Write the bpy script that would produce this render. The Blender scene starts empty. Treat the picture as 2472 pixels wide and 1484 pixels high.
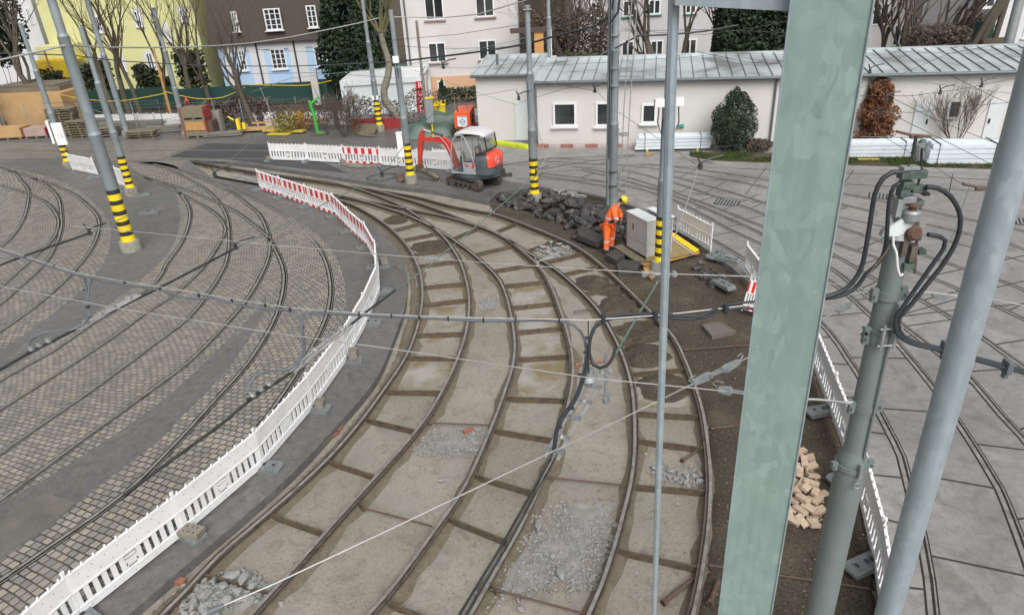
import bpy, bmesh, math, random
from mathutils import Vector, Matrix, noise
from mathutils.geometry import tessellate_polygon
SC = bpy.context.scene
COL = SC.collection
R = math.radians
# ---------------------------------------------------------------- camera
F_PX, HCAM, PITCH, ROLL = 1680.0, 9.0, R(26.815), R(3.346)   # measured on a 2472 x 1484 view of the photograph
_F = Vector((0, math.cos(PITCH), -math.sin(PITCH)))
_D = Vector((0, -math.sin(PITCH), -math.cos(PITCH)))
_R = Vector((math.cos(ROLL), 0, 0)) + _D*math.sin(ROLL)
_U = _R.cross(_F)
CAM = Vector((0, 0, HCAM))
cd = bpy.data.cameras.new('camera'); cam = bpy.data.objects.new('camera', cd); COL.objects.link(cam)
m = Matrix((_R, _U, -_F)).transposed().to_4x4(); m.translation = CAM; cam.matrix_world = m
cd.sensor_width = 36; cd.lens = 36*F_PX/2472; cd.clip_start = .1; cd.clip_end = 1500
SC.camera = cam
# ---------------------------------------------------------------- world, sun, exposure
w = bpy.data.worlds.new('World'); SC.world = w; w.use_nodes = True
nt = w.node_tree; bg = nt.nodes['Background']
sky = nt.nodes.new('ShaderNodeTexSky'); sky.sky_type = 'NISHITA'; sky.sun_disc = False
SUN_EL, SUN_ROT = R(47), R(165)
sky.sun_elevation = SUN_EL; sky.sun_rotation = SUN_ROT; sky.air_density = 1.2; sky.dust_density = 6; sky.ozone_density = 1
hs = nt.nodes.new('ShaderNodeHueSaturation'); hs.inputs['Saturation'].default_value = .12
nt.links.new(sky.outputs[0], hs.inputs['Color']); nt.links.new(hs.outputs[0], bg.inputs[0])
bg.inputs[1].default_value = .085
sd = bpy.data.lights.new('sun', 'SUN'); sun = bpy.data.objects.new('sun', sd); COL.objects.link(sun)
sd.energy = 1.1; sd.angle = R(42); sd.color = (1, .98, .95)
sdir = Vector((math.sin(SUN_ROT)*math.cos(SUN_EL), math.cos(SUN_ROT)*math.cos(SUN_EL), math.sin(SUN_EL)))
sun.rotation_euler = sdir.to_track_quat('Z', 'Y').to_euler(); sun.location = (0, 0, 60)
SC.view_settings.view_transform = 'Standard'; SC.view_settings.look = 'None'
SC.view_settings.exposure = .70; SC.view_settings.gamma = 1

# ---------------------------------------------------------------- pixel to place
def ray(x, y): return _F*F_PX + _R*(x-1236) - _U*(y-742)
def G(x, y, z=0.0):
    d = ray(x, y); return CAM + d*((z-HCAM)/d.z)
def W(x, y, Y):
    d = ray(x, y); return CAM + d*(Y/d.y)
def scale_at(p): return F_PX/((p-CAM).dot(_F))
# ---------------------------------------------------------------- materials
MATS = {}
def nodes(name, rough=.7, metal=0.0, spec=.5):
    m = bpy.data.materials.new(name); m.use_nodes = True
    t = m.node_tree; b = t.nodes['Principled BSDF']
    b.inputs['Roughness'].default_value = rough; b.inputs['Metallic'].default_value = metal
    b.inputs['Specular IOR Level'].default_value = spec
    MATS[name] = m
    return m, t, b
def nz(t, scale, detail=4, vec=None, dist=0.0, rough=.55):
    n = t.nodes.new('ShaderNodeTexNoise'); n.inputs['Scale'].default_value = scale; n.inputs['Detail'].default_value = detail
    n.inputs['Distortion'].default_value = dist; n.inputs['Roughness'].default_value = rough
    t.links.new((vec or pos(t)), n.inputs['Vector']); return n.outputs['Fac']
def pos(t):
    for n in t.nodes:
        if n.bl_idname == 'ShaderNodeNewGeometry': return n.outputs['Position']
    return t.nodes.new('ShaderNodeNewGeometry').outputs['Position']
def objc(t):
    return t.nodes.new('ShaderNodeTexCoord').outputs['Object']
def ramp(t, fac, stops, interp='LINEAR'):
    r = t.nodes.new('ShaderNodeValToRGB'); cr = r.color_ramp; cr.interpolation = interp
    while len(cr.elements) < len(stops): cr.elements.new(.5)
    for e, (p, c) in zip(cr.elements, stops):
        e.position = p; e.color = (*c, 1) if len(c) == 3 else c
    t.links.new(fac, r.inputs[0]); return r.outputs[0]
def mix(t, fac, a, b, mode='MIX'):
    n = t.nodes.new('ShaderNodeMix'); n.data_type = 'RGBA'; n.blend_type = mode
    for s, v in ((n.inputs[0], fac), (n.inputs[6], a), (n.inputs[7], b)):
        if isinstance(v, (int, float)): s.default_value = v
        elif isinstance(v, tuple): s.default_value = (*v, 1)
        else: t.links.new(v, s)
    return n.outputs[2]
def mth(t, op, a, b=None):
    n = t.nodes.new('ShaderNodeMath'); n.operation = op
    for i, v in enumerate((a, b)):
        if v is None: continue
        if isinstance(v, (int, float)): n.inputs[i].default_value = v
        else: t.links.new(v, n.inputs[i])
    return n.outputs[0]
def bump(t, b, h, strength=.3, dist=.02):
    n = t.nodes.new('ShaderNodeBump'); n.inputs['Strength'].default_value = strength; n.inputs['Distance'].default_value = dist
    t.links.new(h, n.inputs['Height']); t.links.new(n.outputs[0], b.inputs['Normal'])
def sc3(c, k): return tuple(min(1, max(0, x*k)) for x in c)
def M(name, c, rough=.6, metal=0.0, var=.18, scale=3.0, bmp=.15, fine=40.0, rvar=.1, dirt=None, dscale=1.2, damt=.5, coords='pos', spec=.5):
    """General surface: base colour varied by two noises, optional dirt colour, roughness variation, bump."""
    m, t, b = nodes(name, rough, metal, spec)
    v = pos(t) if coords == 'pos' else objc(t)
    a = nz(t, scale, 5, v); f = nz(t, fine, 3, v)
    col = ramp(t, a, [(.3, sc3(c, 1-var)), (.7, sc3(c, 1+var))])
    col = mix(t, .5*var*2, col, ramp(t, f, [(.35, sc3(c, .6)), (.65, sc3(c, 1.4))]))
    if dirt:
        d = nz(t, dscale, 6, v, .4)
        col = mix(t, ramp(t, d, [(.5, (0, 0, 0)), (.72, (damt,)*3)]), col, dirt)
    t.links.new(col, b.inputs['Base Color'])
    t.links.new(ramp(t, a, [(.3, (max(0, rough-rvar),)*3), (.7, (min(1, rough+rvar),)*3)]), b.inputs['Roughness'])
    if bmp: bump(t, b, f, bmp, .01)
    return m
def mat(n): return MATS[n]
# ---------------------------------------------------------------- mesh builder
class MB:
    def __init__(s): s.v = []; s.f = []; s.mi = []
    def add(s, vs, fs, mi=0):
        o = len(s.v); s.v += [tuple(p) for p in vs]
        for f in fs: s.f.append(tuple(i+o for i in f)); s.mi.append(mi)
    def box(s, c, d, rz=0, mi=0, rot=None):
        M3 = rot if rot is not None else Matrix.Rotation(rz, 3, 'Z')
        c = Vector(c); vs = []
        for x in (-.5, .5):
            for y in (-.5, .5):
                for z in (-.5, .5): vs.append(c + M3 @ Vector((x*d[0], y*d[1], z*d[2])))
        s.add(vs, [(0, 1, 3, 2), (4, 6, 7, 5), (0, 4, 5, 1), (2, 3, 7, 6), (0, 2, 6, 4), (1, 5, 7, 3)], mi)
    def bbox(s, c, d, bev=.01, rz=0, mi=0):
        """box with chamfered edges"""
        M3 = Matrix.Rotation(rz, 3, 'Z'); c = Vector(c); b = bev
        bm = bmesh.new(); bmesh.ops.create_cube(bm, size=1)
        for v in bm.verts: v.co = Vector((v.co.x*d[0], v.co.y*d[1], v.co.z*d[2]))
        bmesh.ops.bevel(bm, geom=list(bm.edges), offset=b, segments=2, affect='EDGES', profile=.7)
        bm.verts.index_update()
        s.add([c + M3 @ v.co for v in bm.verts], [[v.index for v in f.verts] for f in bm.faces], mi); bm.free()
    def ring(s, p, d, r, n, up=None, ph=0):
        d = d.normalized(); a = (up or (Vector((0, 0, 1)) if abs(d.z) < .9 else Vector((1, 0, 0))))
        x = d.cross(a).normalized(); y = x.cross(d)
        return [p + x*(r*math.cos(2*math.pi*k/n+ph)) + y*(r*math.sin(2*math.pi*k/n+ph)) for k in range(n)]
    def cyl(s, p0, p1, r0, r1=None, n=12, mi=0, caps=True):
        p0 = Vector(p0); p1 = Vector(p1); r1 = r0 if r1 is None else r1; d = p1-p0
        vs = s.ring(p0, d, r0, n) + s.ring(p1, d, r1, n)
        fs = [(k, (k+1) % n, n+(k+1) % n, n+k) for k in range(n)]
        if caps: fs += [tuple(reversed(range(n))), tuple(range(n, 2*n))]
        s.add(vs, fs, mi)
    def tube(s, path, r, n=8, mi=0, caps=True):
        P = [Vector(p) for p in path]; k = len(P)
        rr = r if isinstance(r, (list, tuple)) else [r]*k
        vs = []; x = None
        for i in range(k):
            d = (P[min(i+1, k-1)]-P[max(i-1, 0)])
            if d.length < 1e-9: d = Vector((0, 0, 1))
            d.normalize()
            if x is None:
                a = Vector((0, 0, 1)) if abs(d.z) < .9 else Vector((1, 0, 0)); x = d.cross(a).normalized()
            else:
                x = (x - d*x.dot(d));
                x = x.normalized() if x.length > 1e-6 else d.orthogonal().normalized()
            y = d.cross(x)
            vs += [P[i] + x*(rr[i]*math.cos(2*math.pi*j/n)) + y*(rr[i]*math.sin(2*math.pi*j/n)) for j in range(n)]
        fs = [(i*n+j, i*n+(j+1) % n, (i+1)*n+(j+1) % n, (i+1)*n+j) for i in range(k-1) for j in range(n)]
        if caps: fs += [tuple(reversed(range(n))), tuple(range((k-1)*n, k*n))]
        s.add(vs, fs, mi)
    def lathe(s, prof, c=(0, 0, 0), n=24, mi=0, axis=None):
        """prof = [(r, z)...] about the vertical through c"""
        c = Vector(c); vs = []; q = axis or Matrix.Identity(3)
        for r, z in prof: vs += [c + q @ Vector((r*math.cos(2*math.pi*j/n), r*math.sin(2*math.pi*j/n), z)) for j in range(n)]
        k = len(prof)
        fs = [(i*n+j, i*n+(j+1) % n, (i+1)*n+(j+1) % n, (i+1)*n+j) for i in range(k-1) for j in range(n)]
        fs += [tuple(reversed(range(n))), tuple(range((k-1)*n, k*n))]
        s.add(vs, fs, mi)
    def prism(s, poly, z0, z1, mi=0, bottom=False):
        n = len(poly); P = [Vector((p[0], p[1], 0)) for p in poly]
        area = sum(P[i].x*P[(i+1) % n].y-P[(i+1) % n].x*P[i].y for i in range(n))
        if area < 0: P.reverse()
        tri = tessellate_polygon([P])
        vs = [(p.x, p.y, z1) for p in P] + [(p.x, p.y, z0) for p in P]
        fs = []
        for a, b, c in tri:
            if (P[b]-P[a]).cross(P[c]-P[a]).z < 0: a, b, c = c, b, a
            fs.append((a, b, c))
            if bottom: fs.append((c+n, b+n, a+n))
        if z1 != z0: fs += [(i, n+i, n+(i+1) % n, (i+1) % n) for i in range(n)]
        s.add(vs, fs, mi)
    def extr(s, poly, o, u, v, w, mi=0):
        """polygon in the plane (u,v) at o, extruded by vector w"""
        o = Vector(o); u = Vector(u); v = Vector(v); w = Vector(w); n = len(poly)
        P = [Vector((p[0], p[1], 0)) for p in poly]; tri = tessellate_polygon([P])
        vs = [o+u*p.x+v*p.y for p in P]; vs += [q+w for q in vs]
        fs = [t for t in tri] + [(c+n, b+n, a+n) for a, b, c in tri] + [(i, (i+1) % n, n+(i+1) % n, n+i) for i in range(n)]
        s.add(vs, fs, mi)
    def sweep(s, path, prof, mi=0, closed=True):
        """profile (offset to the right, height) swept on a ground path"""
        P = [Vector((p[0], p[1], p[2] if len(p) > 2 else 0)) for p in path]; k = len(P); n = len(prof); vs = []
        for i in range(k):
            d = P[min(i+1, k-1)]-P[max(i-1, 0)]; d.z = 0; d.normalize(); rt = Vector((d.y, -d.x, 0))
            vs += [P[i]+rt*a+Vector((0, 0, h)) for a, h in prof]
        e = n if closed else n-1
        fs = [(i*n+j, (i+1)*n+j, (i+1)*n+(j+1) % n, i*n+(j+1) % n) for i in range(k-1) for j in range(e)]
        if closed: fs += [tuple(range(n)), tuple(reversed(range((k-1)*n, k*n)))]
        s.add(vs, fs, mi)
    def build(s, name, mats, parent=None, smooth=False, org=None, fixn=True, auto=None):
        if isinstance(mats, str): mats = [mats]
        if parent is not None:
            org = WORLD[parent.name] if parent.name in WORLD else Vector((0, 0, 0))
        elif org is None:
            if s.v:
                xs = [p[0] for p in s.v]; ys = [p[1] for p in s.v]
                org = Vector(((min(xs)+max(xs))/2, (min(ys)+max(ys))/2, min(p[2] for p in s.v)))
            else: org = Vector((0, 0, 0))
        org = Vector(org)
        me = bpy.data.meshes.new(name)
        me.from_pydata([Vector(p)-org for p in s.v], [], s.f)
        for q in mats: me.materials.append(MATS[q])
        me.polygons.foreach_set('material_index', s.mi)
        if fixn and len(s.f) < 60000:
            bm = bmesh.new(); bm.from_mesh(me); bmesh.ops.recalc_face_normals(bm, faces=bm.faces); bm.to_mesh(me); bm.free()
        if smooth:
            me.polygons.foreach_set('use_smooth', [True]*len(me.polygons))
            me.set_sharp_from_angle(angle=R(auto or 40))
        me.update()
        o = bpy.data.objects.new(name, me); COL.objects.link(o)
        if parent is not None: o.parent = parent
        else: o.location = org
        WORLD[o.name] = org
        return o
WORLD = {}
def thing(name, label, cat, loc=(0, 0, 0), group=None):
    o = bpy.data.objects.new(name, None); COL.objects.link(o); o.location = loc; o.empty_display_size = .2
    WORLD[o.name] = Vector(loc); return tag(o, label, cat, group)
def tag(o, label=None, cat=None, group=None, kind=None):
    if label: o['label'] = label
    if cat: o['category'] = cat
    if group: o['group'] = group
    if kind: o['kind'] = kind
    return o
def struct(name, mb, mats, kind='structure', **k):
    return tag(mb.build(name, mats, **k), kind=kind)
def dup(root, loc, rz=0, label=None, scale=None):
    def cp(o, par):
        c = o.copy(); COL.objects.link(c)
        if par is not None: c.parent = par
        for ch in KIDS.get(o.name, []): cp(ch, c)
        return c
    r = cp(root, None); r.location = loc; r.rotation_euler = (0, 0, rz)
    if scale: r.scale = scale
    if label: r['label'] = label
    return r
KIDS = {}
def kids(root):
    """remember the tree of a prototype before copying"""
    al = [o for o in bpy.data.objects if o.parent]
    def go(o):
        KIDS[o.name] = [c for c in al if c.parent == o]
        for c in KIDS[o.name]: go(c)
    go(root)
def smoothpath(P, step=.5, closed=False):
    """Catmull-Rom through the points, resampled"""
    P = [Vector(p) for p in P]; out = []
    for i in range(len(P)-1):
        a = P[max(i-1, 0)]; b = P[i]; c = P[i+1]; d = P[min(i+2, len(P)-1)]
        n = max(1, int((c-b).length/step))
        for k in range(n):
            t = k/n; t2 = t*t; t3 = t2*t
            out.append(.5*((2*b)+(c-a)*t+(2*a-5*b+4*c-d)*t2+(3*b-a-3*c+d)*t3))
    out.append(P[-1]); return out
def resample(P, n):
    L = [0]
    for a, b in zip(P, P[1:]): L.append(L[-1]+(b-a).length)
    out = []; j = 0
    for k in range(n+1):
        s = L[-1]*k/n
        while j < len(L)-2 and L[j+1] < s: j += 1
        t = (s-L[j])/max(1e-9, L[j+1]-L[j]); out.append(P[j].lerp(P[j+1], min(1, t)))
    return out
def inpoly(x, y, P):
    c = False; n = len(P); j = n-1
    for i in range(n):
        if (P[i][1] > y) != (P[j][1] > y) and x < (P[j][0]-P[i][0])*(y-P[i][1])/(P[j][1]-P[i][1])+P[i][0]: c = not c
        j = i
    return c
def text_mesh(txt, size=1.0, ext=.002):
    cu = bpy.data.curves.new('letters', 'FONT'); cu.body = txt; cu.size = size; cu.extrude = ext; cu.align_x = 'CENTER'; cu.align_y = 'CENTER'
    o = bpy.data.objects.new('letters', cu); COL.objects.link(o)
    dg = bpy.context.evaluated_depsgraph_get(); me = bpy.data.meshes.new_from_object(o.evaluated_get(dg))
    vs = [v.co.copy() for v in me.vertices]; fs = [tuple(p.vertices) for p in me.polygons]
    bpy.data.objects.remove(o); return vs, fs
def xf(mb, Mx):
    mb.v = [tuple(Mx @ Vector(p)) for p in mb.v]; return mb
def frame(o, f, up=(0, 0, 1)):
    f = Vector(f).normalized(); u = Vector(up); l = u.cross(f).normalized()
    m_ = Matrix((f, l, u)).transposed().to_4x4(); m_.translation = Vector(o); return m_
# ---------------------------------------------------------------- surfaces
def ground_mats():
    # wet asphalt with patches
    m, t, b = nodes('asphalt', .5, 0, .4)
    a = nz(t, .35, 6, dist=.6); f = nz(t, 60, 3); p = nz(t, 1.6, 5, dist=1.0)
    c = ramp(t, a, [(.3, (.085, .082, .08)), (.5, (.112, .108, .105)), (.72, (.15, .144, .137))])
    c = mix(t, .45, c, ramp(t, f, [(.35, (.06, .06, .062)), (.7, (.25, .245, .24))]))
    c = mix(t, ramp(t, p, [(.52, (0, 0, 0)), (.75, (.55,)*3)]), c, (.19, .18, .165))
    c = mix(t, 1.0, c, ramp(t, nz(t, 5.5, 6, dist=.6, rough=.7), [(.35, (.78,)*3), (.5, (1, 1, 1)), (.68, (1.22, 1.2, 1.17))]), 'MULTIPLY')
    c = mix(t, ramp(t, nz(t, .8, 6, dist=2.0), [(.60, (0, 0, 0)), (.66, (.55,)*3)]), c, (.075, .07, .064))
    t.links.new(c, b.inputs['Base Color'])
    t.links.new(ramp(t, a, [(.35, (.3,)*3), (.65, (.75,)*3)]), b.inputs['Roughness']); bump(t, b, f, .35, .008)
    m, t, b = nodes('fresh_asphalt', .85, 0, .25)
    a = nz(t, .8, 5); f = nz(t, 70, 3)
    c = mix(t, .5, ramp(t, a, [(.3, (.045, .047, .052)), (.7, (.075, .077, .082))]), ramp(t, f, [(.3, (.03, .03, .033)), (.7, (.12, .12, .125))]))
    t.links.new(c, b.inputs['Base Color']); bump(t, b, f, .3, .006)
    # cobbles: brick cells laid along arcs round a centre (their rows run across the tracks)
    def cobble(name, cx, cy, R0, lo, hi, row=.16, brick=.185, straight=False):
        m, t, b = nodes(name, .5)
        P = pos(t); s = t.nodes.new('ShaderNodeSeparateXYZ'); t.links.new(P, s.inputs[0])
        dn = t.nodes.new('ShaderNodeTexNoise'); dn.inputs['Scale'].default_value = .9; t.links.new(P, dn.inputs['Vector'])
        wob = mth(t, 'MULTIPLY', mth(t, 'SUBTRACT', dn.outputs['Fac'], .5), .16)
        if straight:
            u = mth(t, 'ADD', mth(t, 'ADD', mth(t, 'MULTIPLY', s.outputs[0], math.cos(cx)), mth(t, 'MULTIPLY', s.outputs[1], math.sin(cx))), wob)
            r = mth(t, 'ADD', mth(t, 'SUBTRACT', mth(t, 'MULTIPLY', s.outputs[1], math.cos(cx)), mth(t, 'MULTIPLY', s.outputs[0], math.sin(cx))), wob)
        else:
            dx = mth(t, 'SUBTRACT', s.outputs[0], cx); dy = mth(t, 'SUBTRACT', s.outputs[1], cy)
            r = mth(t, 'SQRT', mth(t, 'ADD', mth(t, 'MULTIPLY', dx, dx), mth(t, 'MULTIPLY', dy, dy)))
            u = mth(t, 'ADD', mth(t, 'MULTIPLY', mth(t, 'ARCTAN2', dy, dx), R0), wob)
            r = mth(t, 'ADD', r, wob)
        cb = t.nodes.new('ShaderNodeCombineXYZ'); t.links.new(r, cb.inputs[0]); t.links.new(u, cb.inputs[1])
        bt = t.nodes.new('ShaderNodeTexBrick'); t.links.new(cb.outputs[0], bt.inputs['Vector'])
        bt.inputs['Color1'].default_value = (0, 0, 0, 1); bt.inputs['Color2'].default_value = (1, 1, 1, 1); bt.inputs['Mortar'].default_value = (.5, .5, .5, 1)
        bt.inputs['Scale'].default_value = 1; bt.inputs['Mortar Size'].default_value = .017; bt.inputs['Mortar Smooth'].default_value = .25
        bt.inputs['Brick Width'].default_value = brick; bt.inputs['Row Height'].default_value = row; bt.inputs['Bias'].default_value = 0
        bt.offset = .5
        st = ramp(t, bt.outputs['Color'], [(0, sc3(lo, .8)), (.3, lo), (.55, ((lo[0]+hi[0])/2, (lo[1]+hi[1])/2*.97, (lo[2]+hi[2])/2*.98)), (.8, hi), (1, (hi[0]*1.08, hi[1]*1.0, hi[2]*.82))])
        big = nz(t, .5, 5, dist=.8); st = mix(t, .6, st, ramp(t, big, [(.35, (.75, .74, .73)), (.65, (1, 1, 1))]), 'MULTIPLY')
        g = nz(t, 45, 3); st = mix(t, .25, st, ramp(t, g, [(.3, (.06,)*3), (.7, (.42, .4, .37))]))
        mort = ramp(t, nz(t, 2.0, 4), [(.4, (.045, .04, .031)), (.6, (.095, .085, .06))])
        col = mix(t, bt.outputs['Fac'], st, mort)
        t.links.new(col, b.inputs['Base Color'])
        t.links.new(ramp(t, big, [(.3, (.35,)*3), (.7, (.65,)*3)]), b.inputs['Roughness'])
        h = mth(t, 'ADD', mth(t, 'SUBTRACT', 1.0, bt.outputs['Fac']), mth(t, 'MULTIPLY', g, .25))
        bump(t, b, h, .8, .012)
    k = 9.0/8.3
    cobble('cobble_near', -24*k, 17*k, 19.5*k, (.235, .222, .205), (.345, .324, .285))
    cobble('cobble_left', -31.3*k, 17.6*k, 16*k, (.22, .205, .19), (.33, .308, .265))
    cobble('cobble_far', R(-18), 0, 1, (.23, .215, .20), (.30, .28, .255), straight=True)
    # exposed track bed concrete
    m, t, b = nodes('track_bed', .75)
    a = nz(t, .5, 6, dist=.5); f = nz(t, 25, 5, rough=.7); q = nz(t, 3.2, 6, dist=.8); z = nz(t, 1.1, 4)
    c = ramp(t, a, [(.3, (.215, .19, .155)), (.5, (.285, .26, .22)), (.7, (.34, .318, .275))])
    c = mix(t, .4, c, ramp(t, f, [(.35, (.13, .11, .085)), (.6, (.33, .3, .25))]))
    c = mix(t, ramp(t, q, [(.5, (0, 0, 0)), (.7, (.42,)*3)]), c, (.12, .095, .065))
    c = mix(t, ramp(t, nz(t, 14, 5, rough=.7), [(.56, (0, 0, 0)), (.66, (.55,)*3)]), c, (.10, .082, .06))
    c = mix(t, ramp(t, z, [(.52, (0, 0, 0)), (.7, (.5,)*3)]), c, (.24, .235, .225))
    t.links.new(c, b.inputs['Base Color']); t.links.new(ramp(t, a, [(.35, (.45,)*3), (.6, (.85,)*3)]), b.inputs['Roughness'])
    bump(t, b, mth(t, 'ADD', f, mth(t, 'MULTIPLY', q, .5)), .5, .015)
    # soil
    def soil(name, c1, c2, c3):
        m, t, b = nodes(name, .95, spec=.2)
        a = nz(t, .9, 6, dist=.5); f = nz(t, 22, 6, rough=.75); g = nz(t, 90, 2)
        c = ramp(t, a, [(.3, c1), (.52, c2), (.72, c3)])
        c = mix(t, .5, c, ramp(t, f, [(.35, sc3(c1, .45)), (.62, sc3(c3, 1.2))]))
        t.links.new(mix(t, ramp(t, g, [(.68, (0, 0, 0)), (.76, (.5,)*3)]), c, (.35, .32, .28)), b.inputs['Base Color']); bump(t, b, f, .9, .04)
    soil('dark_soil', (.03, .026, .021), (.062, .052, .04), (.14, .115, .085))
    soil('sandy_soil', (.12, .1, .07), (.18, .155, .115), (.24, .21, .16))
    soil('verge_soil', (.06, .05, .038), (.09, .075, .055), (.12, .1, .075))
    # big concrete slabs
    m, t, b = nodes('slab_concrete', .5)
    a = nz(t, .3, 6, dist=.7); f = nz(t, 40, 4); q = nz(t, 1.5, 6, dist=1.2)
    c = ramp(t, a, [(.3, (.175, .17, .167)), (.5, (.235, .229, .225)), (.7, (.29, .283, .278))])
    c = mix(t, .3, c, ramp(t, f, [(.35, (.11, .108, .105)), (.65, (.33, .32, .315))]))
    c = mix(t, ramp(t, q, [(.5, (0, 0, 0)), (.68, (.55,)*3)]), c, (.14, .125, .105))
    c = mix(t, 1.0, c, ramp(t, nz(t, 6, 6, dist=.5, rough=.72), [(.35, (.82,)*3), (.5, (1, 1, 1)), (.66, (1.14, 1.13, 1.11))]), 'MULTIPLY')
    c = mix(t, ramp(t, nz(t, .55, 5, dist=2.5), [(.58, (0, 0, 0)), (.66, (.45,)*3)]), c, (.32, .31, .30))
    t.links.new(c, b.inputs['Base Color']); t.links.new(ramp(t, a, [(.3, (.25,)*3), (.6, (.6,)*3)]), b.inputs['Roughness']); bump(t, b, f, .25, .006)
    m, t, b = nodes('puddle_water', .03, spec=.6)
    c = ramp(t, nz(t, 1.2, 4), [(.38, (.20, .155, .08)), (.5, (.27, .245, .20)), (.6, (.33, .315, .28))]); t.links.new(c, b.inputs['Base Color'])
    b.inputs['Coat Weight'].default_value = .6; b.inputs['Coat Roughness'].default_value = .02
    m, t, b = nodes('grass', .9, spec=.2)
    c = ramp(t, nz(t, 9, 6), [(.3, (.025, .045, .012)), (.55, (.06, .095, .022)), (.75, (.12, .12, .04))]); t.links.new(c, b.inputs['Base Color'])
ground_mats()
M('curb_stone', (.27, .26, .245), .7, dirt=(.12, .11, .09))
M('joint_tar', (.035, .033, .03), .8)
M('rail_rust', (.135, .112, .09), .6, .3, .35, 8, dirt=(.045, .032, .022), dscale=6, damt=.8)
M('rail_head', (.33, .315, .29), .45, .45, .25, 6, dirt=(.15, .12, .085), dscale=4, damt=.7)
M('rail_groove', (.018, .015, .012), .8)
M('tie_steel', (.13, .10, .07), .6, .3, .35, 9, dirt=(.05, .038, .028), dscale=7, damt=.8)
M('rusty_iron', (.12, .078, .06), .7, .2, .35, 12)
M('white_plastic', (.80, .80, .805), .4, 0, .04, 2, .04, dirt=(.5, .49, .47), dscale=2.5, damt=.3)
M('red_plastic', (.62, .03, .03), .4, 0, .1, 3, .04)
M('foot_rubber', (.14, .15, .155), .7, 0, .25, 8)
M('foot_grey', (.17, .185, .19), .6, 0, .2, 8, dirt=(.12, .11, .1), dscale=6)
M('block_concrete', (.21, .19, .155), .9, 0, .25, 12, .4)
M('pole_grey', (.25, .288, .305), .45, .1, .06, 1.5, .05, dirt=(.17, .18, .175), dscale=2.2, damt=.6)
M('pole_light', (.36, .41, .45), .45, .1, .08, 3, .05)
M('mast_grey', (.17, .205, .20), .45, .1, .1, 2, .08, dirt=(.12, .125, .11), dscale=2)
M('stripe_yellow', (.80, .58, .015), .45, 0, .08, 3)
M('stripe_black', (.03, .03, .03), .5)
M('base_concrete', (.24, .23, .2), .9, 0, .25, 6, .4, dirt=(.09, .08, .05), dscale=3, damt=.8)
M('black_rubber', (.028, .034, .04), .5, 0, .15, 20)
M('cable_grey', (.12, .135, .15), .55, 0, .15, 10)
M('wire_dark', (.06, .065, .065), .5, .5, .2, 9)
M('wire_green', (.16, .26, .22), .5, .4, .2, 9)
M('wire_light', (.5, .5, .49), .4, .5, .12, 9)
M('insulator_brown', (.12, .07, .052), .25, 0, .15, 9)
M('copper_green', (.10, .135, .12), .6, .3, .35, 15, dirt=(.03, .05, .045), dscale=14, damt=.8)
M('cast_grey', (.33, .35, .36), .5, .5, .15, 12)
M('steel_bright', (.5, .5, .5), .35, .7, .15, 12)
# ---------------------------------------------------------------- ground
def gp(L, z=0): return [G(x, y, z) for x, y in L]
PITZ = -.19
b = MB(); S = 700
b.add([(-S, -60, PITZ-.06), (S, -60, PITZ-.06), (S, S, PITZ-.06), (-S, S, PITZ-.06)], [(0, 1, 2, 3)])
struct('ground', b, 'verge_soil')
pit_left = [(40, 1735), (309, 1484), (664, 1180), (791, 1051), (899, 927), (937, 853), (977, 744), (982, 691), (980, 651), (961, 605), (920, 560), (880, 527), (820, 498), (760, 477), (700, 462), (623, 449), (509, 428)]
pit_far = [(455, 387), (530, 389), (603, 397), (738, 416), (872, 437), (926, 446), (1060, 462), (1181, 486), (1205, 462), (1300, 452), (1400, 465), (1500, 488), (1600, 530), (1690, 592), (1760, 640)]
pit_right = [(1830, 700), (1900, 765), (1958, 850), (2010, 960), (2050, 1070), (2085, 1200), (2110, 1330), (2125, 1484), (2135, 1720)]
pit = gp(pit_left+pit_far+pit_right)
PL = [v.to_2d() for v in smoothpath(gp(pit_left), .4)]; PF = [v.to_2d() for v in gp(pit_far)]; PR_ = [v.to_2d() for v in smoothpath(gp(pit_right), .6)]
yb = min(v.y for v in (PL[0], PR_[-1]))
XS = 60; YN = -12; YF = 50
# street slab left/back: asphalt
pl = [(-90, YN), (PL[0].x, YN)] + [tuple(v) for v in PL] + [tuple(v) for v in PF[:14]]
e = PF[13]
pl += [(e.x, YF), (-90, YF)]
b = MB(); b.prism(pl, PITZ-.05, 0); struct('asphalt', b, 'asphalt')
# concrete slab road on the right
pr = [tuple(e), tuple(PF[14])] + [tuple(v) for v in PR_] + [(PR_[-1].x, YN), (90, YN), (90, YF), (e.x, YF)]
b = MB(); b.prism(pr, PITZ-.05, 0); struct('concrete_road', b, 'slab_concrete')
# track bed
pb = [tuple(v) for v in PL]+[tuple(v) for v in PF]+[tuple(v) for v in PR_]
b = MB(); b.prism([(PL[0].x-.05, YN)]+pb+[(PR_[-1].x, YN)], PITZ, PITZ); struct('track_bed', b, 'track_bed')
# asphalt/concrete border zone east of the pit beyond: concrete surface reaches left to x~1300 in front of the shed
z1 = .004
cz = gp([(1215, 400), (1340, 384), (1480, 378), (1640, 380), (1690, 396), (1830, 415), (1990, 430), (1900, 480), (1780, 620), (1700, 590), (1600, 525), (1500, 484), (1400, 462), (1340, 455), (1240, 440), (1150, 425)])
b = MB(); b.prism([(v.x, v.y) for v in cz], 0, z1); struct('concrete_paving', b, 'slab_concrete')
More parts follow.
